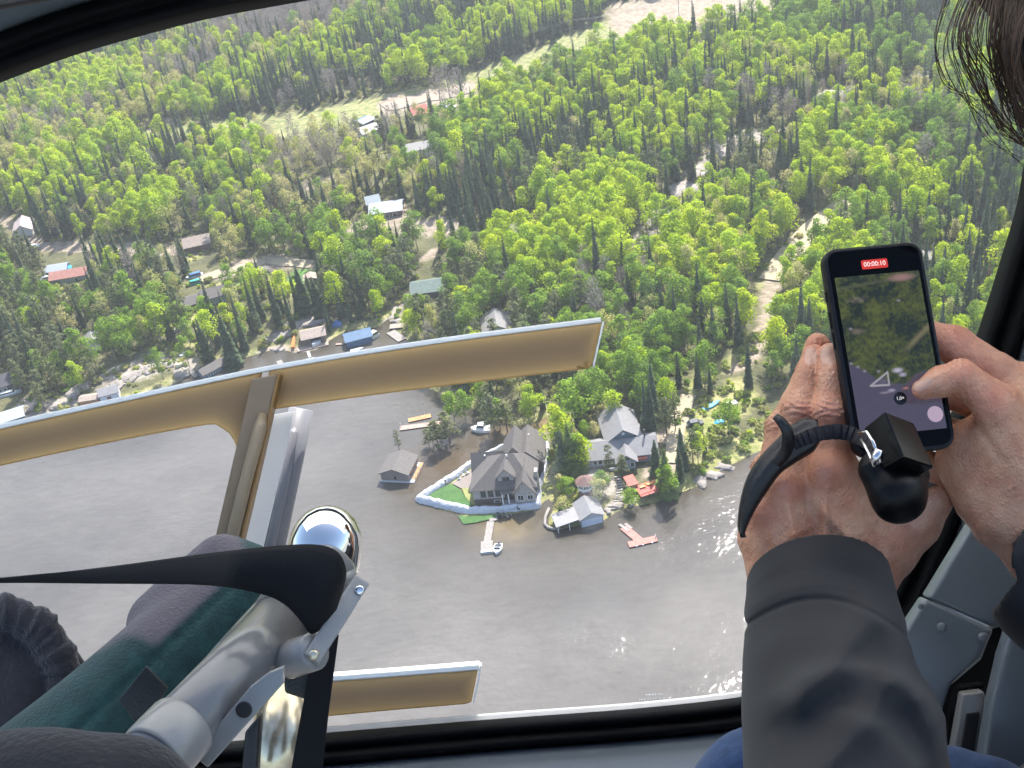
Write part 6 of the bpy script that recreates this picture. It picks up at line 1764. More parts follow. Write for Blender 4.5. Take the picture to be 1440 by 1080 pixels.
# left hand, seen from the back, fingers up behind the phone edge
IDX = [(1168, 668, 8), (1169, 580, 2), (1173, 530, 16), (1168, 502, 26)]
MID = [(1106, 694, 14), (1125, 578, 14), (1140, 528, 32), (1145, 500, 46)]
RNG_ = [(1076, 722, 34), (1104, 604, 60), (1140, 530, 72), (1150, 486, 76)]
PNK = [(1062, 756, 52), (1080, 660, 96), (1120, 590, 110), (1160, 560, 104)]
def f_lhand(X):
    pal = cone(X, (1196, 850, 10), (1168, 668, 8), 52, 40)
    pal = smin(pal, cone(X, (1150, 856, 8), (1106, 694, 14), 52, 38), 16)
    pal = smin(pal, cone(X, (1112, 850, 22), (1078, 724, 32), 44, 34), 16)
    pal = smin(pal, cone(X, (1098, 846, 36), (1070, 758, 50), 40, 30), 14)
    pal = smin(pal, cone(X, (1208, 850, 26), (1216, 744, 32), 42, 34), 18)
    pal = smin(pal, cone(X, (1150, 850, 20), (1185, 1010, -40), 88, 82), 30)
    pal = smin(pal, cone(X, (1184, 676, 14), (1226, 772, 26), 34, 34), 14)
    # knuckles
    for c, r in (((1167, 664, -20), 24), ((1106, 690, -12), 22), ((1078, 722, 9), 19), ((1064, 756, 36), 18)):
        pal = smin(pal, ellip(X, c, (r, r * 1.05, r)), 14)
    # thumb
    th = chain(X, [(1214, 812, 34), (1252, 776, 40), (1292, 738, 44), (1318, 706, 40)], [46, 38, 31, 23], 10)
    pal = smin(pal, th, 24)
    # tendons and veins on the back
    front = (X[2] < 0)
    for (x0, y0), (x1, y1), a in (((1163, 690), (1158, 800), 4.2), ((1108, 715), (1130, 810), 4.4), ((1082, 745), (1112, 815), 3.0), ((1142, 700), (1205, 770), 2.8), ((1205, 770), (1215, 830), 2.4), ((1100, 760), (1140, 740), 2.0)):
        dx, dy = x1 - x0, y1 - y0
        t = np.clip(((X[0] - x0) * dx + (X[1] - y0) * dy) / (dx * dx + dy * dy), 0, 1)
        dd = np.hypot(X[0] - x0 - t * dx, X[1] - y0 - t * dy)
        pal = pal - 1.55 * a * np.exp(-(dd / 6.0) ** 2) * (X[2] < 20) * np.sin(np.pi * np.clip(t * .9 + .05, 0, 1)) ** .5
    fing = None
    for pts, rad in ((IDX, [32, 28, 25, 20]), (MID, [29, 24, 20, 16]), (RNG_, [27, 26, 23, 18]), (PNK, [23, 21, 19, 15])):
        c = chain(X, pts, rad, 8)
        # bulge and creases at the middle joint
        p, q0, q1 = np.array(pts[1], float), np.array(pts[0], float), np.array(pts[2], float)
        dr = (q1 - q0) / np.linalg.norm(q1 - q0)
        s = (X[0] - p[0]) * dr[0] + (X[1] - p[1]) * dr[1] + (X[2] - p[2]) * dr[2]
        lat = np.hypot(X[0] - p[0], X[1] - p[1])
        g = np.exp(-(s / 15) ** 2) * (lat < 48)
        c = c - 2.4 * g + 1.6 * g * np.cos((s - .014 * (X[0] - p[0]) ** 2 * np.sign(s)) * .80 + .7 * np.sin(X[0] * .11 + X[1] * .05))
        p2 = np.array(pts[2], float); s2 = (X[0] - p2[0]) * dr[0] + (X[1] - p2[1]) * dr[1]
        c = c + .8 * np.exp(-(s2 / 8) ** 2) * np.cos(s2 * .9) * (np.hypot(X[0] - p2[0], X[1] - p2[1]) < 36)
        fing = c if fing is None else smin(fing, c, 2.2)
    d = smin(pal, fing, 12)
    return d + .35 * np.sin(X[0] * .31 + X[1] * .17) * np.sin(X[1] * .27 - X[2] * .2)
LV, LQ = sdf_mesh(f_lhand, (1000, 450, -110), (1370, 1010, 150), 2.6)

# right hand: thumb on the screen, fingers behind the phone
def f_rhand(X):
    th = chain(X, [(1297, 548, -46), (1322, 537, -50), (1352, 530, -46), (1404, 574, -26), (1448, 690, 4)], [15, 21, 24, 34, 52], 9)
    pal = cone(X, (1412, 620, 14), (1470, 760, 16), 58, 66)
    pal = smin(pal, cone(X, (1356, 628, 20), (1408, 728, 10), 34, 46), 24)
    pal = smin(pal, cone(X, (1340, 650, 34), (1375, 700, 26), 26, 36), 18)
    pal = smin(pal, cone(X, (1460, 560, 34), (1500, 760, 30), 54, 66), 26)
    pal = smin(pal, cone(X, (1480, 740, 20), (1560, 900, 0), 66, 62), 26)
    d = smin(pal, th, 16)
    # web crease beside the thumb
    fg = None
    for pts, rad in (([(1470, 572, 24), (1404, 528, 30), (1344, 486, 34), (1296, 470, 50), (1262, 478, 54)], [34, 30, 27, 22, 17]),
                     ([(1464, 610, 48), (1372, 560, 62), (1300, 540, 62), (1250, 540, 58)], [32, 28, 24, 18]),
                     ([(1460, 650, 60), (1360, 620, 74), (1290, 600, 66), (1240, 600, 60)], [30, 27, 23, 17]),
                     ([(1450, 700, 56), (1360, 672, 74), (1290, 650, 68), (1250, 645, 62)], [27, 24, 20, 15])):
        c = chain(X, pts, rad, 8); fg = c if fg is None else smin(fg, c, 3)
    d = smin(d, fg, 11)
    s = (X[0] - 1352) * .9 - (X[1] - 530) * .2
    d = d + .9 * np.exp(-(s / 14) ** 2) * np.cos(s * .8) * (np.hypot(X[0] - 1352, X[1] - 530) < 40) * (X[2] < -30)
    d = d + 2.2 * np.exp(-((((X[0] - 1384) * .82 + (X[1] - 612) * -.57) / 6) ** 2)) * (np.abs(X[1] - 606) < 46) * (X[2] < -8)
    return d + .35 * np.sin(X[0] * .29 + X[1] * .19) * np.sin(X[1] * .25 - X[2] * .2)
RV, RQ = sdf_mesh(f_rhand, (1215, 425, -105), (1640, 990, 160), 2.8)

# hidden rest of the body: forearms inside the sleeves, trunk, neck and head
def f_rest(X):
    d = cone(X, (1850, 640, 180), (1850, 1250, 150), 230, 230)          # trunk
    d = smin(d, cone(X, (1760, 400, 150), (1690, 240, 130), 92, 88), 40)  # neck
    d = smin(d, ellip(X, (1650, 60, 110), (150, 195, 175)), 24)          # head
    d = smin(d, ellip(X, (1500, 95, 150), (26, 30, 30)), 16)             # nose, turned to the window
    d = smin(d, cone(X, (1840, 900, -230), (1240, 1400, -340), 88, 80), 30)  # left upper arm
    d = smin(d, cone(X, (1240, 1400, -340), (1172, 900, -20), 78, 62), 20)
    d = smin(d, cone(X, (2060, 700, 260), (1900, 1260, 20), 88, 76), 30)
    d = smin(d, cone(X, (1900, 1260, 20), (1540, 880, 10), 74, 56), 20)
    return d
BV, BQ = sdf_mesh(f_rest, (1040, -170, -480), (2240, 1530, 480), 14)
Vb = np.vstack([H(LV), H(RV), H(BV)])
Qb = np.vstack([LQ, RQ + len(LV), BQ + len(LV) + len(RV)])
allv = np.vstack([LV, RV, BV]); fc = allv[Qb].mean(1); mi = np.zeros(len(Qb), int)
isL = np.arange(len(Qb)) < len(LQ); isR = (np.arange(len(Qb)) < len(LQ) + len(RQ)) & ~isL
fn = np.cross(allv[Qb[:, 1]] - allv[Qb[:, 0]], allv[Qb[:, 2]] - allv[Qb[:, 0]]); fn /= np.linalg.norm(fn, axis=1)[:, None] + 1e-9
def nailmask(c, r, sel, ang=0.0, nz=-.25):
    x, y = fc[:, 0] - c[0], fc[:, 1] - c[1]; ca, sa = math.cos(ang), math.sin(ang)
    x, y = x * ca + y * sa, -x * sa + y * ca
    return sel & (np.abs(x / r[0]) ** 2.6 + np.abs(y / r[1]) ** 2.6 < 1) & (fn[:, 2] < nz)
nails = nailmask((1166, 499), (12, 14), isL, .05) | nailmask((1140, 501), (9, 12), isL, .1) | nailmask((1297, 540), (15, 8), isR, -.3)
mi[nails] = 1
me = bigmesh('body', Vb, Qb, [M['skin'], M['nail']], True, mi)
fl = np.zeros(len(allv))
for c, r in (((1168, 664), 34), ((1106, 690), 28), ((1078, 722), 24), ((1166, 488), 26), ((1147, 486), 22), ((1290, 550), 26), ((1360, 520), 30), ((1167, 580), 22), ((1340, 470), 60), ((1132, 578), 20), ((1392, 560), 30)):
    fl = np.maximum(fl, np.exp(-((allv[:, 0] - c[0]) ** 2 + (allv[:, 1] - c[1]) ** 2) / r ** 2) * (np.arange(len(allv)) < len(LV) + len(RV)))
a = me.attributes.new('flush', 'FLOAT', 'POINT'); a.data.foreach_set('value', fl.astype(np.float32))
link('body', me, man)

# jacket: the near sleeve with its folds, then the rest
def folds(X, lst):
    """cloth ridges: a crest along a line, steep on one side (w1) and running out softly on the other (w2)"""
    s = 0
    for pts, a, w1, w2 in lst:
        best = None
        for (x0, y0), (x1, y1) in zip(pts[:-1], pts[1:]):
            dx, dy = x1 - x0, y1 - y0; L_ = math.hypot(dx, dy)
            t = np.clip(((X[0] - x0) * dx + (X[1] - y0) * dy) / (L_ * L_), 0, 1)
            dd = np.hypot(X[0] - x0 - t * dx, X[1] - y0 - t * dy)
            sg = ((X[0] - x0) * dy - (X[1] - y0) * dx) / L_
            if best is None: best, side = dd, sg
            else:
                wgt = 1 / (1 + np.exp(np.clip((dd - best) / 3, -30, 30))); side = side * (1 - wgt) + sg * wgt; best = np.minimum(best, dd)
        q = np.sqrt(best ** 2 + 16) - 4
        w = w2 + (w1 - w2) / (1 + np.exp(-np.clip(side / 5, -30, 30)))
        s = s + a * np.exp(-(q / w) ** 1.5)
    return s
FOLD = [([(1218, 872), (1196, 905), (1160, 945), (1120, 985)], 17, 22, 34), ([(1132, 958), (1180, 944), (1235, 948), (1290, 975), (1322, 1010)], 16, 15, 34),
        ([(1250, 962), (1215, 1020), (1160, 1075), (1120, 1120)], 15, 20, 40), ([(1300, 985), (1316, 1040), (1345, 1110)], 14, 18, 28), ([(1066, 930), (1072, 1000), (1090, 1080)], 6, 24, 40),
        ([(1246, 880), (1262, 915), (1270, 950)], 9, 14, 20), ([(1190, 1010), (1240, 1030), (1280, 1080)], 9, 14, 26), ([(1100, 900), (1150, 892), (1190, 898)], 4, 18, 26)]
ca = np.array([1152., 822, 6]); cb = np.array([1196., 1215, -300]); cdir = (cb - ca) / np.linalg.norm(cb - ca)
def f_sleeve(X):
    d = cone(X, (1150, 800, 22), (1196, 1215, -300), 101, 146)
    along = (X[0] - ca[0]) * cdir[0] + (X[1] - ca[1]) * cdir[1] + (X[2] - ca[2]) * cdir[2]
    d = d - 6 * np.clip(along / 200, 0, 1)
    d = d + 5 * np.clip((along - 30) / 80, 0, 1) - 1.45 * folds(X, FOLD) * np.clip((along - 18) / 60, 0, 1) * np.clip((30 - X[2]) / 40, 0, 1)
    yc = 846 - 44 * (1 - ((X[0] - 1152) / 112) ** 2)
    seam = X[1] - (yc + 40)
    d = d + 4.0 * np.exp(-(seam / 4.2) ** 2) * (X[2] < 30) - 2.5 * np.clip(1 - np.abs(seam + 20) / 22, 0, 1) * (X[2] < 30)
    d = d + .7 * np.exp(-((seam - 6) / 4) ** 2) * np.sin(X[0] * .9)
    cut = -(along + 10)
    hol = cone(X, (1150, 780, 28), (1160, 880, -30), 94, 96)
    d = np.maximum(d, cut)
    return np.maximum(d, -np.maximum(hol, along - 30))
SV, SQ = sdf_mesh(f_sleeve, (960, 740, -480), (1410, 1300, 190), 3.2)
def f_jacket(X):
    d = cone(X, (1860, 660, 180), (1860, 1260, 150), 255, 255)
    d = smin(d, cone(X, (1840, 900, -230), (1240, 1400, -340), 124, 132), 40)
    d = smin(d, cone(X, (1240, 1400, -340), (1200, 1225, -305), 142, 138), 14)
    d = smin(d, cone(X, (2070, 700, 260), (1910, 1280, 20), 122, 112), 40)
    ra = cone(X, (1910, 1280, 20), (1440, 800, 14), 112, 80)
    cut = (X[0] - 1412) * .76 + (X[1] - 782) * .65
    ra = np.maximum(ra, -cut)
    ra = np.maximum(ra, -np.maximum(cone(X, (1380, 750, 14), (1480, 838, 16), 72, 72), cut - 34))
    d = smin(d, ra, 12)
    return d - 6 * np.sin(X[0] * .03 + X[1] * .02) * np.sin(X[1] * .028)
JV, JQ = sdf_mesh(f_jacket, (1080, 380, -510), (2240, 1560, 520), 8)
link('jacket', bigmesh('jacket', np.vstack([H(SV), H(JV)]), np.vstack([SQ, JQ + len(SV)]), M['softshell'], True), man)
def f_jeans(X):
    d = cone(X, (1072, 1128, 120), (1720, 1430, 120), 104, 150)
    d = smin(d, cone(X, (1072, 1128, 120), (1110, 1500, 220), 100, 90), 20)
    d = smin(d, cone(X, (1330, 1150, 200), (1900, 1380, 260), 102, 150), 30)
    return d - 3 * np.sin(X[0] * .05 + X[1] * .08) * np.sin(X[1] * .045)
V, Q = sdf_mesh(f_jeans, (930, 990, -60), (2080, 1620, 460), 8)
link('jeans', bigmesh('jeans', H(V), Q, M['denim'], True), man)

# hair falling beside the face
rh = np.random.default_rng(3); mb = MB()
Vh, Fh = [], []
def lock(pts, w, tw=0.0):
    p = smooth_open(pts, 6); n_ = len(p); pw = np.array([P(a, b, c) for a, b, c in p]); b0 = len(Vh)
    for i in range(n_):
        d = pw[min(i + 1, n_ - 1)] - pw[max(i - 1, 0)]; d /= np.linalg.norm(d)
        s = np.cross(d, _F); s /= np.linalg.norm(s); t_ = i / (n_ - 1)
        ww = w * (1 - .75 * t_ ** 2.2); q = np.cross(s, d)
        for k in range(3):
            an = 2.094 * k + tw; Vh.append(pw[i] + s * ww * math.cos(an) + q * ww * .5 * math.sin(an))
    for i in range(n_ - 1):
        for k in range(3): Fh.append((b0 + i * 3 + k, b0 + i * 3 + (k + 1) % 3, b0 + (i + 1) * 3 + (k + 1) % 3, b0 + (i + 1) * 3 + k))
for L0 in range(62):
    g = (L0 + rh.uniform(0, 1)) / 62
    x0 = 1384 + 215 * g ** .85 + rh.normal(0, 7); dd = .80 + rh.uniform(-.06, .06)
    bul = -20 * (1 - g) + rh.normal(0, 12); yb = 132 + 62 * rh.uniform(0, 1) + 20 * g; sw = rh.normal(0, 14)
    for k in range(int(5 + 22 * g)):
        j1, j2, j3 = rh.normal(0, 3.2), rh.normal(0, 4.5), rh.normal(0, 6.5); bl = bul + j2
        if rh.uniform() < .06: j1 *= 4; j3 *= 3
        pts = [(x0 + 8 + j1, -120, dd), (x0 - 12 + bl * .4 + j1, -30, dd), (x0 - 22 + bl + sw * .3, 55 + j3, dd - .01), (x0 - 14 + bl * .8 + sw, 112 + j3, dd),
               (x0 + 6 + bl * .3 + j3 + sw, yb + j2, dd + .01), (x0 + 34 + j3 + sw, yb + 32 + j3, dd + .02), (x0 + 66 + j3 * 1.6 + sw * .5, yb + 50 + j3 * 2, dd + .03)]
        lock(pts, rh.uniform(.00022, .00062), rh.uniform(0, 6))
for i in range(420):   # the mass of hair over the head, outside the picture
    a_ = rh.uniform(-1.2, 2.6); c = (1650, 60); rad = 178 + rh.uniform(0, 26)
    z = rh.uniform(-1, 1); dz = .905 + z * .085; r_ = rad * math.sqrt(max(.05, 1 - z * z * .8))
    x, y = c[0] + r_ * math.sin(a_) * 1.0, c[1] - r_ * math.cos(a_) * 1.1
    if x < 1560 and y > 40: continue
    pts = [(c[0] + (x - c[0]) * .2, c[1] - rad * 1.12, dz), (c[0] + (x - c[0]) * .8, c[1] - rad * .9 * math.cos(a_ * .6), dz), (x, y, dz), (x + 6 * np.sign(x - 1650), y + 90, dz), (x - 5, y + 180, dz)]
    lock(pts, rh.uniform(.003, .006), rh.uniform(0, 6))
link('hair', bigmesh('hair', np.array(Vh), np.array(Fh), M['hair'], True), man)

# ================================================================ the phone
phone = empty('smartphone', P(1243, 640, .862), 'black smartphone held upright recording the lake and houses', 'smartphone')
TLc, TRc, BRc, BLc = (1156, 354), (1301, 340), (1331, 632), (1196, 646)
dph = [.855, .862, .836, .829]
c4 = [Pv(*q, d) for q, d in zip((TLc, TRc, BRc, BLc), dph)]
pc = sum(c4, Vector()) / 4
px_ = ((c4[1] - c4[0]) + (c4[2] - c4[3])) / 2; py_ = ((c4[3] - c4[0]) + (c4[2] - c4[1])) / 2
PW, PH = px_.length, py_.length
ex = px_.normalized(); ey = (py_ - ex * py_.dot(ex)).normalized(); ez = ex.cross(ey)     # ez points away from the viewer
if ez.dot(Vector(_F)) < 0: ez = -ez
def F_(x, y, z): return pc + ex * (x * PW) + ey * (y * PH) + ez * z          # x, y in -.5..+.5
def rrect(w, h, r, z, n=7):
    out = []
    for sx, sy, a0 in ((1, -1, -90), (1, 1, 0), (-1, 1, 90), (-1, -1, 180)):
        for k in range(n):
            a = R(a0 + 90 * k / (n - 1)); out.append(pc + ex * (sx * (w / 2 - r) + r * math.cos(a)) + ey * (sy * (h / 2 - r) + r * math.sin(a)) + ez * z)
    return out
mb = MB()
rings = [rrect(PW - .004, PH - .004, .0085, -.0052), rrect(PW - .001, PH - .001, .010, -.0046), rrect(PW, PH, .0105, -.002), rrect(PW, PH, .0105, .0025), rrect(PW - .003, PH - .003, .009, .0052)]
n_ = len(rings[0])
for r_ in rings: mb.v += [tuple(p) for p in r_]
for i in range(len(rings) - 1):
    for k in range(n_): mb.f.append((i * n_ + k, i * n_ + (k + 1) % n_, (i + 1) * n_ + (k + 1) % n_, (i + 1) * n_ + k))
mb.f.append(tuple(range(n_ * 4, n_ * 5))); mb.f.append(tuple(range(n_))[::-1])
mb.build('case', M['phone_case'], phone, False)
g = MB().prism(rrect(PW - .0062, PH - .0062, .0075, -.00575), rrect(PW - .0062, PH - .0062, .0075, -.0053)); g.build('screen_glass', M['phone_glass'], phone)
for y0, y1 in ((-.30, -.25), (-.2, -.12), (-.10, -.02)):
    mb = MB(); mb.box(F_, -.5 - .012, -.495, y0, y1, -.001, .001); mb.build('side_button', M['phone_case'], phone)
# the moving picture shown on the screen
sx0, sx1, sy0, sy1 = -.425, .425, -.355, .405
nx_, ny_ = 150, 250
us, vs_ = np.meshgrid(np.linspace(0, 1, nx_), np.linspace(0, 1, ny_))
def vnoise(x, y, s):
    r_ = np.random.default_rng(s); t = r_.uniform(0, 1, (64, 64)); xi, yi = np.floor(x).astype(int), np.floor(y).astype(int); fx, fy = x - xi, y - yi
    fx, fy = fx * fx * (3 - 2 * fx), fy * fy * (3 - 2 * fy); g_ = lambda a, b: t[a % 64, b % 64]
    return (g_(xi, yi) * (1 - fx) + g_(xi + 1, yi) * fx) * (1 - fy) + (g_(xi, yi + 1) * (1 - fx) + g_(xi + 1, yi + 1) * fx) * fy
nz_ = .35 * vnoise(us * 22, vs_ * 40, 1) + .4 * vnoise(us * 52, vs_ * 88, 2) + .25 * vnoise(us * 15, vs_ * 60, 9); nb = vnoise(us * 5, vs_ * 9, 4)
base = np.zeros((ny_, nx_, 3))
lo_, hi_ = np.array([.016, .022, .010]), np.array([.085, .098, .016])
base[:] = lo_ + (hi_ - lo_) * np.clip((nz_ - .3) * 1.7 + (nb - .5) * .9, 0, 1)[..., None]
def blend(mask, c):
    global base
    base = base * (1 - mask[..., None]) + np.array(c) * mask[..., None]
sm = lambda x: np.clip(x, 0, 1)
blend(sm(1 - np.abs(vs_ - (.075 - .05 * us)) * 60) * .6, (.09, .095, .05))
blend(sm(1.5 - np.hypot((us - .78) / .13, (vs_ - .035) / .022)), (.25, .15, .13))
blend(sm((1.3 - np.hypot((us - .22) / .12, (vs_ - .16 + us * .04) / .02))) * sm(nz_ * 2 - .4), (.16, .13, .11))
blend(sm(1.3 - np.hypot((us - .16) / .08, (vs_ - .35) / .02)) * .7, (.17, .13, .10))
blend(sm((1 - np.abs(vs_ - (.78 - .42 * us)) * 30)) * sm((us - .62) * 6), (.16, .14, .07))
shore = .60 + .10 * np.sin(us * 3.0 + .4) * (us < .9) + .10 * sm((us - .12) * 8) - .1 * sm((us - .75) * 4) + .02 * (nz_ - .5)
shore = np.interp(us, [0, .1, .2, .3, .45, .6, .75, .88, 1], [.54, .56, .60, .65, .68, .70, .64, .62, .66]) + .02 * (nz_ - .5)
wt = sm((vs_ - shore) * 60)
blend(wt, (.066, .056, .086)); base += (wt * .012 * (nz_ - .5))[..., None]
blend(sm(1.2 - np.hypot((us - .55) / .07, (vs_ - .615) / .018)), (.42, .40, .50)); blend(sm(1.2 - np.hypot((us - .60) / .05, (vs_ - .645) / .015)), (.35, .32, .42))
tri = [(.21, .695), (.43, .62), (.425, .70), (.21, .695)]
td_ = np.full(us.shape, 9.)
for (x0, y0), (x1, y1) in zip(tri[:-1], tri[1:]):
    t = np.clip(((us - x0) * (x1 - x0) + (vs_ - y0) * (y1 - y0) * 3) / ((x1 - x0) ** 2 + 3 * (y1 - y0) ** 2), 0, 1); td_ = np.minimum(td_, np.hypot(us - x0 - t * (x1 - x0), (vs_ - y0 - t * (y1 - y0)) * 1.6))
blend(sm(1.2 - np.hypot((us - .36) / .06, (vs_ - .673) / .025)), (.10, .09, .13)); blend(sm(1.5 - td_ / .009), (.33, .31, .34))
blend(sm(1.2 - np.hypot((us - .44) / .05, (vs_ - .735) / .012)), (.30, .27, .37)); blend(sm(1.2 - np.hypot((us - .36) / .07, (vs_ - .745) / .008)) * .7, (.28, .24, .30))
blend(sm(1.2 - np.hypot((us - .61) / .04, (vs_ - .73) / .007)), (.40, .18, .16))
for x, y in ((.03, .545), (.1, .57), (.17, .60), (.33, .61), (.09, .33), (.7, .18)): blend(sm(1.2 - np.hypot((us - x) / .025, (vs_ - y) / .01)) * .8, (.26, .23, .28))
Vp = [F_(sx0 + (sx1 - sx0) * u, sy0 + (sy1 - sy0) * v, -.0060) for v, u in zip(vs_.ravel(), us.ravel())]
ii = np.arange(nx_ * ny_).reshape(ny_, nx_); Qp = np.stack([ii[:-1, :-1], ii[:-1, 1:], ii[1:, 1:], ii[1:, :-1]], -1).reshape(-1, 4)
ms_ = bpy.data.materials.new('screen_picture'); ms_.use_nodes = True; nt = ms_.node_tree; b = nt.nodes['Principled BSDF']
at = nt.nodes.new('ShaderNodeAttribute'); at.attribute_name = 'picture'
b.inputs['Base Color'].default_value = (.002, .002, .002, 1); b.inputs['Roughness'].default_value = .08
nt.links.new(at.outputs['Color'], b.inputs['Emission Color']); b.inputs['Emission Strength'].default_value = 0.50
me = bigmesh('screen_picture', np.array([tuple(v) for v in Vp]), Qp, ms_)
ca_ = me.color_attributes.new('picture', 'FLOAT_COLOR', 'POINT'); ca_.data.foreach_set('color', np.concatenate([base.reshape(-1, 3), np.ones((nx_ * ny_, 1))], 1).astype(np.float32).ravel())
link('screen_picture', me, phone)
def glow(name, c, s): return mat(name, (.003, .003, .003), .2, emit=(c, s))
def blob(name, x, y, w, h, r, m, z, parent):
    n2 = 6; out = []
    for sx, sy, a0 in ((1, -1, -90), (1, 1, 0), (-1, 1, 90), (-1, -1, 180)):
        for k in range(n2):
            a = R(a0 + 90 * k / (n2 - 1)); out.append((sx * (w / 2 - r) + r * math.cos(a), sy * (h / 2 - r) + r * math.sin(a)))
    fr = [F_(x, y, z) + ex * p + ey * q for p, q in out]; bk = [v + ez * .0003 for v in fr]
    return MB().prism(fr, bk).build(name, m, parent)
badge = blob('record_badge', -.005, -.405, .0190, .0066, .0012, glow('record_red', (.62, .035, .02), .5), -.0062, phone)
def text(name, s, x, y, size, m, z, parent, ang=0):
    cu = bpy.data.curves.new(name, 'FONT'); cu.body = s; cu.size = size; cu.align_x = 'CENTER'; cu.align_y = 'CENTER'; cu.extrude = .00005
    o = bpy.data.objects.new(name, cu); col.objects.link(o)
    dg = bpy.context.evaluated_depsgraph_get(); me = bpy.data.meshes.new_from_object(o.evaluated_get(dg)); bpy.data.objects.remove(o)
    for v in me.vertices: v.co = F_(x, y, z) + ex * v.co.x - ey * v.co.y - ez * v.co.z
    me.materials.clear(); me.materials.append(m); me.name = name
    return link(name, me, parent)
text('timer_text', '00:00:10', -.005, -.405, .0047, glow('text_white', (.9, .8, .78), .6), -.0063, badge)
zb = blob('zoom_badge', .02, .245, .0092, .0092, .0046, mat('zoom_dark', (.004, .004, .005), .3), -.0063, phone)
text('zoom_text', '1,0×', .02, .245, .0033, glow('text_pale', (.8, .8, .8), .5), -.0064, zb)
blob('shutter_button', .335, .335, .0112, .0112, .0056, glow('shutter_pink', (.50, .38, .50), .42), -.0062, phone)

# ================================================================ the small camera on its hand strap
camr = empty('camera', P(1265, 700, .78), 'small glossy black camera hanging from the hand strap below the phone', 'camera')
dC = .770
vL = [(1214, 602), (1244, 578), (1271, 643), (1240, 659)]          # left face
vR = [(1244, 578), (1285, 594), (1314, 658), (1271, 643)]          # right face
a0, a1, b0, b1, c0, c1 = Pv(1244, 578, dC), Pv(1271, 643, dC - .012), Pv(1214, 602, dC + .016), Pv(1240, 660, dC + .004), Pv(1285, 594, dC + .018), Pv(1314, 658, dC + .006)
d0_, d1_ = b0 + (c0 - a0), b1 + (c1 - a1)
mb = MB().prism([a0, c0, d0_, b0], [a1, c1, d1_, b1])
o = mb.build('hood', M['camera_black'], camr, False, .0022, 3); o.data.polygons.foreach_set('use_smooth', np.ones(len(o.data.polygons), bool))
try: o.data.set_sharp_from_angle(angle=R(40))
except Exception: pass
def f_cam(X):
    d = ellip(X, (1264, 694, -130), (40, 38, 40))
    d = smin(d, cone(X, (1232, 660, -125), (1262, 700, -130), 26, 36), 10)
    d = smin(d, cone(X, (1290, 668, -110), (1272, 700, -125), 18, 30), 10)
    return d
V, Q = sdf_mesh(f_cam, (1190, 620, -185), (1330, 750, -60), 2.2)
link('camera_body', bigmesh('camera_body', H(V), Q, M['camera_body'], True), camr)
mb = MB(); mb.tube([Pv(*p) for p in ((1208, 610, .772), (1219, 607, .766), (1228, 622, .760), (1238, 650, .756), (1230, 656, .760), (1221, 636, .766), (1211, 618, .772))], .0011, 8); mb.build('strap_ring', M['steel'], camr, True)
mb = MB(); mb.tube([Pv(1236, 632, .757), Pv(1229, 651, .758)], [.0026, .003], 10); mb.build('strap_pin', M['steel'], camr, True)
# webbing across the fingers: follows the hand, ribbed
def ribbon(name, line, w, m, parent, th=.0016, rib=0.0, n=8, K=5):
    L_ = smooth_open(line, n); V = []
    t = np.gradient(L_[:, :2], axis=0); t /= np.linalg.norm(t, axis=1)[:, None]; nn = np.stack([-t[:, 1], t[:, 0]], 1)
    ws = np.interp(np.linspace(0, 1, len(L_)), np.linspace(0, 1, len(w)), w)
    for i in range(len(L_)):
        for k in range(K):
            s = (k / (K - 1) - .5); q = L_[i, :2] + nn[i] * ws[i] * s
            V.append(P(q[0], q[1], L_[i, 2] - .0012 * (1 - (2 * s) ** 2) - (rib if (i // 2) % 2 else 0)))
    f = [(i * K + k, i * K + k + 1, (i + 1) * K + k + 1, (i + 1) * K + k) for i in range(len(L_) - 1) for k in range(K - 1)]
    o = link(name, mesh(name, V, f, m, not rib), parent); md = o.modifiers.new('thick', 'SOLIDIFY'); md.thickness = th; md.offset = 1
    return o
ribbon('strap_webbing', [(1116, 624, .814), (1130, 617, .811), (1150, 610, .812), (1178, 607, .822), (1200, 612, .820), (1222, 625, .800), (1236, 642, .776)], [15, 17, 19, 20, 19, 17, 15], M['webbing_rib'], camr, rib=.0016, n=9)
# leather pad round the little finger side
pad_o = smooth_open([(1150, 590), (1134, 587), (1114, 597), (1092, 618), (1068, 643), (1050, 672), (1040, 708), (1037, 740), (1042, 757)], 5)
pad_i = smooth_open([(1153, 622), (1143, 636), (1120, 650), (1098, 666), (1080, 690), (1062, 718), (1051, 741), (1046, 756)], 5)
pad_o, pad_i = resample(pad_o, 44), resample(pad_i, 44)
V = []; K = 11; n_ = 44
for i in range(n_):
    t = i / (n_ - 1)
    for k in range(K):
        s = k / (K - 1); uv = pad_o[i] * (1 - s) + pad_i[i] * s
        d = .826 + .022 * t - .007 * math.sin(math.pi * s) - .006 * s - .0022 * math.exp(-((s - .86) / .07) ** 2) - .0022 * math.exp(-((s - .1) / .07) ** 2)
        V.append(P(uv[0], uv[1], d))
f = [(i * K + k, i * K + k + 1, (i + 1) * K + k + 1, (i + 1) * K + k) for i in range(n_ - 1) for k in range(K - 1)]
o = link('strap_pad', mesh('strap_pad', V, f, M['leather'], True), camr); md = o.modifiers.new('thick', 'SOLIDIFY'); md.thickness = .0028; md.offset = 1
ribbon('strap_tab', [(1091, 586, .806), (1099, 594, .803), (1106, 606, .803), (1108, 620, .806), (1104, 636, .812), (1092, 652, .818)], [3, 8, 12, 14, 13, 9], M['leather'], camr, th=.002, n=6)
mb = MB(); mb.tube([Pv(1109, 604, .806), Pv(1112, 616, .803)], .0012, 8); mb.build('strap_stitch', M['trim'], camr, True)

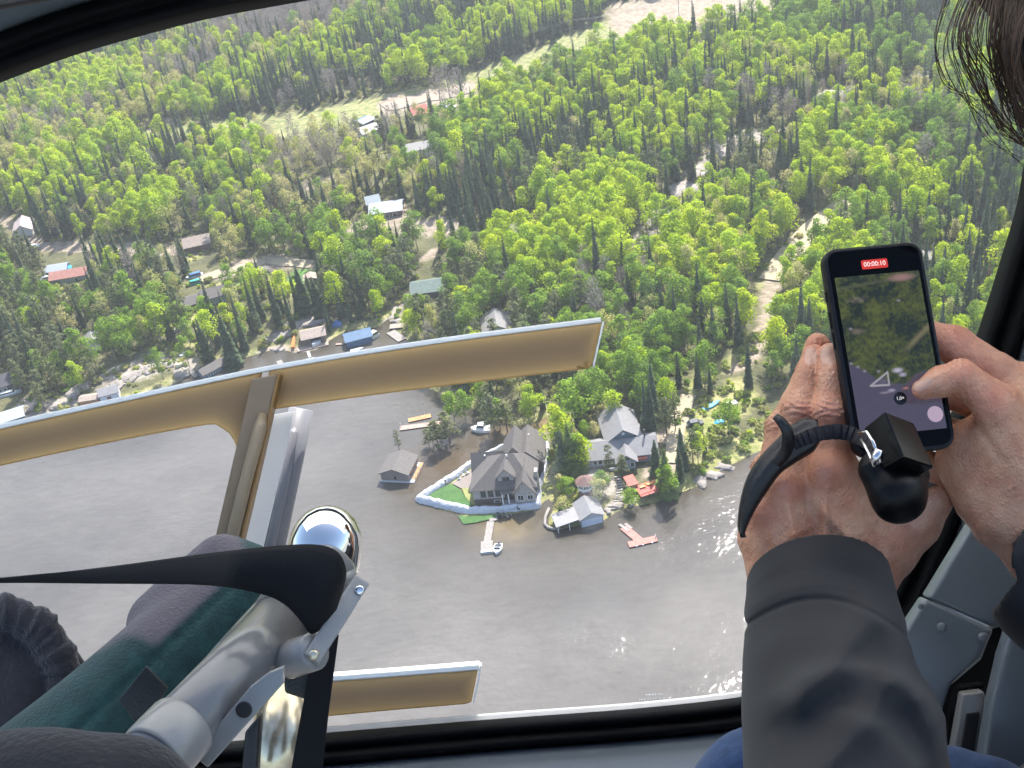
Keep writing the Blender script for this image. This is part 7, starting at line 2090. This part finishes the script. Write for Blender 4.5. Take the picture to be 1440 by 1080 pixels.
# smears and faint dirt on the pane, some standing in for reflections
ms2 = bpy.data.materials.new('pane_smear_glare'); ms2.use_nodes = True; nt = ms2.node_tree; nt.nodes.remove(nt.nodes['Principled BSDF'])
at = nt.nodes.new('ShaderNodeAttribute'); at.attribute_name = 'dirt'; tc = nt.nodes.new('ShaderNodeTexCoord')  # 'dirt' holds smears and the stand-in for reflections
nz2 = nt.nodes.new('ShaderNodeTexNoise'); nz2.inputs['Scale'].default_value = 28; nz2.inputs['Detail'].default_value = 5; nt.links.new(tc.outputs['Object'], nz2.inputs['Vector'])
ml = nt.nodes.new('ShaderNodeMath'); ml.operation = 'MULTIPLY'; nt.links.new(at.outputs['Fac'], ml.inputs[0]); nt.links.new(nz2.outputs['Fac'], ml.inputs[1])
tr = nt.nodes.new('ShaderNodeBsdfTransparent'); df = nt.nodes.new('ShaderNodeBsdfDiffuse'); dt = nt.nodes.new('ShaderNodeBsdfTranslucent'); mxa = nt.nodes.new('ShaderNodeMixShader'); mxb = nt.nodes.new('ShaderNodeMixShader')
df.inputs['Color'].default_value = (.8, .8, .8, 1); dt.inputs['Color'].default_value = (.8, .8, .8, 1)
nt.links.new(df.outputs[0], mxa.inputs[1]); nt.links.new(dt.outputs[0], mxa.inputs[2]); nt.links.new(ml.outputs[0], mxb.inputs['Fac']); nt.links.new(tr.outputs[0], mxb.inputs[1]); nt.links.new(mxa.outputs[0], mxb.inputs[2]); nt.links.new(mxb.outputs[0], nt.nodes['Material Output'].inputs['Surface'])
for (u0, v0, ru, rv_, an, amt) in ((836, 700, 26, 62, .1, .42), (768, 690, 12, 70, .35, .25), (850, 850, 60, 70, .2, .16), (800, 880, 30, 60, .1, .12), (120, 790, 46, 34, 0, .14), (640, 780, 14, 80, .15, .10), (1330, 60, 50, 60, 0, .2)):
    n_ = 14; V, A_ = [], []
    for j in range(n_ + 1):
        for i in range(n_ + 1):
            x, y = 2 * i / n_ - 1, 2 * j / n_ - 1; c, s_ = math.cos(an), math.sin(an)
            V.append(P(u0 + x * ru * c - y * rv_ * s_, v0 + x * ru * s_ + y * rv_ * c, 1.3135)); A_.append(amt * max(0, 1 - x * x - y * y) ** 1.5)
    f = [(j * (n_ + 1) + i, j * (n_ + 1) + i + 1, (j + 1) * (n_ + 1) + i + 1, (j + 1) * (n_ + 1) + i) for j in range(n_) for i in range(n_)]
    me = mesh('smear_glare', V, f, ms2); a = me.attributes.new('dirt', 'FLOAT', 'POINT'); a.data.foreach_set('value', np.array(A_, np.float32))  # 'dirt' holds smears and the stand-in for reflections
    link('smear_glare', me, heli)

# ---------------------------------------------------------------- thin summer haze over the whole scene
mh = bpy.data.materials.new('haze'); mh.use_nodes = True
nt = mh.node_tree; nt.nodes.remove(nt.nodes['Principled BSDF'])
pv = nt.nodes.new('ShaderNodeVolumePrincipled'); pv.inputs['Color'].default_value = (.92, .95, 1, 1); pv.inputs['Density'].default_value = 0.00018; pv.inputs['Anisotropy'].default_value = 0.2
nt.links.new(pv.outputs[0], nt.nodes['Material Output'].inputs['Volume'])
hb = MB(); hb.box(lambda x, y, z: (x, y, z), -4600, 4600, -4600, 7600, -4.2, 206)
tag(hb.build('haze', mh), 'thin pale haze in the air', kind='stuff')
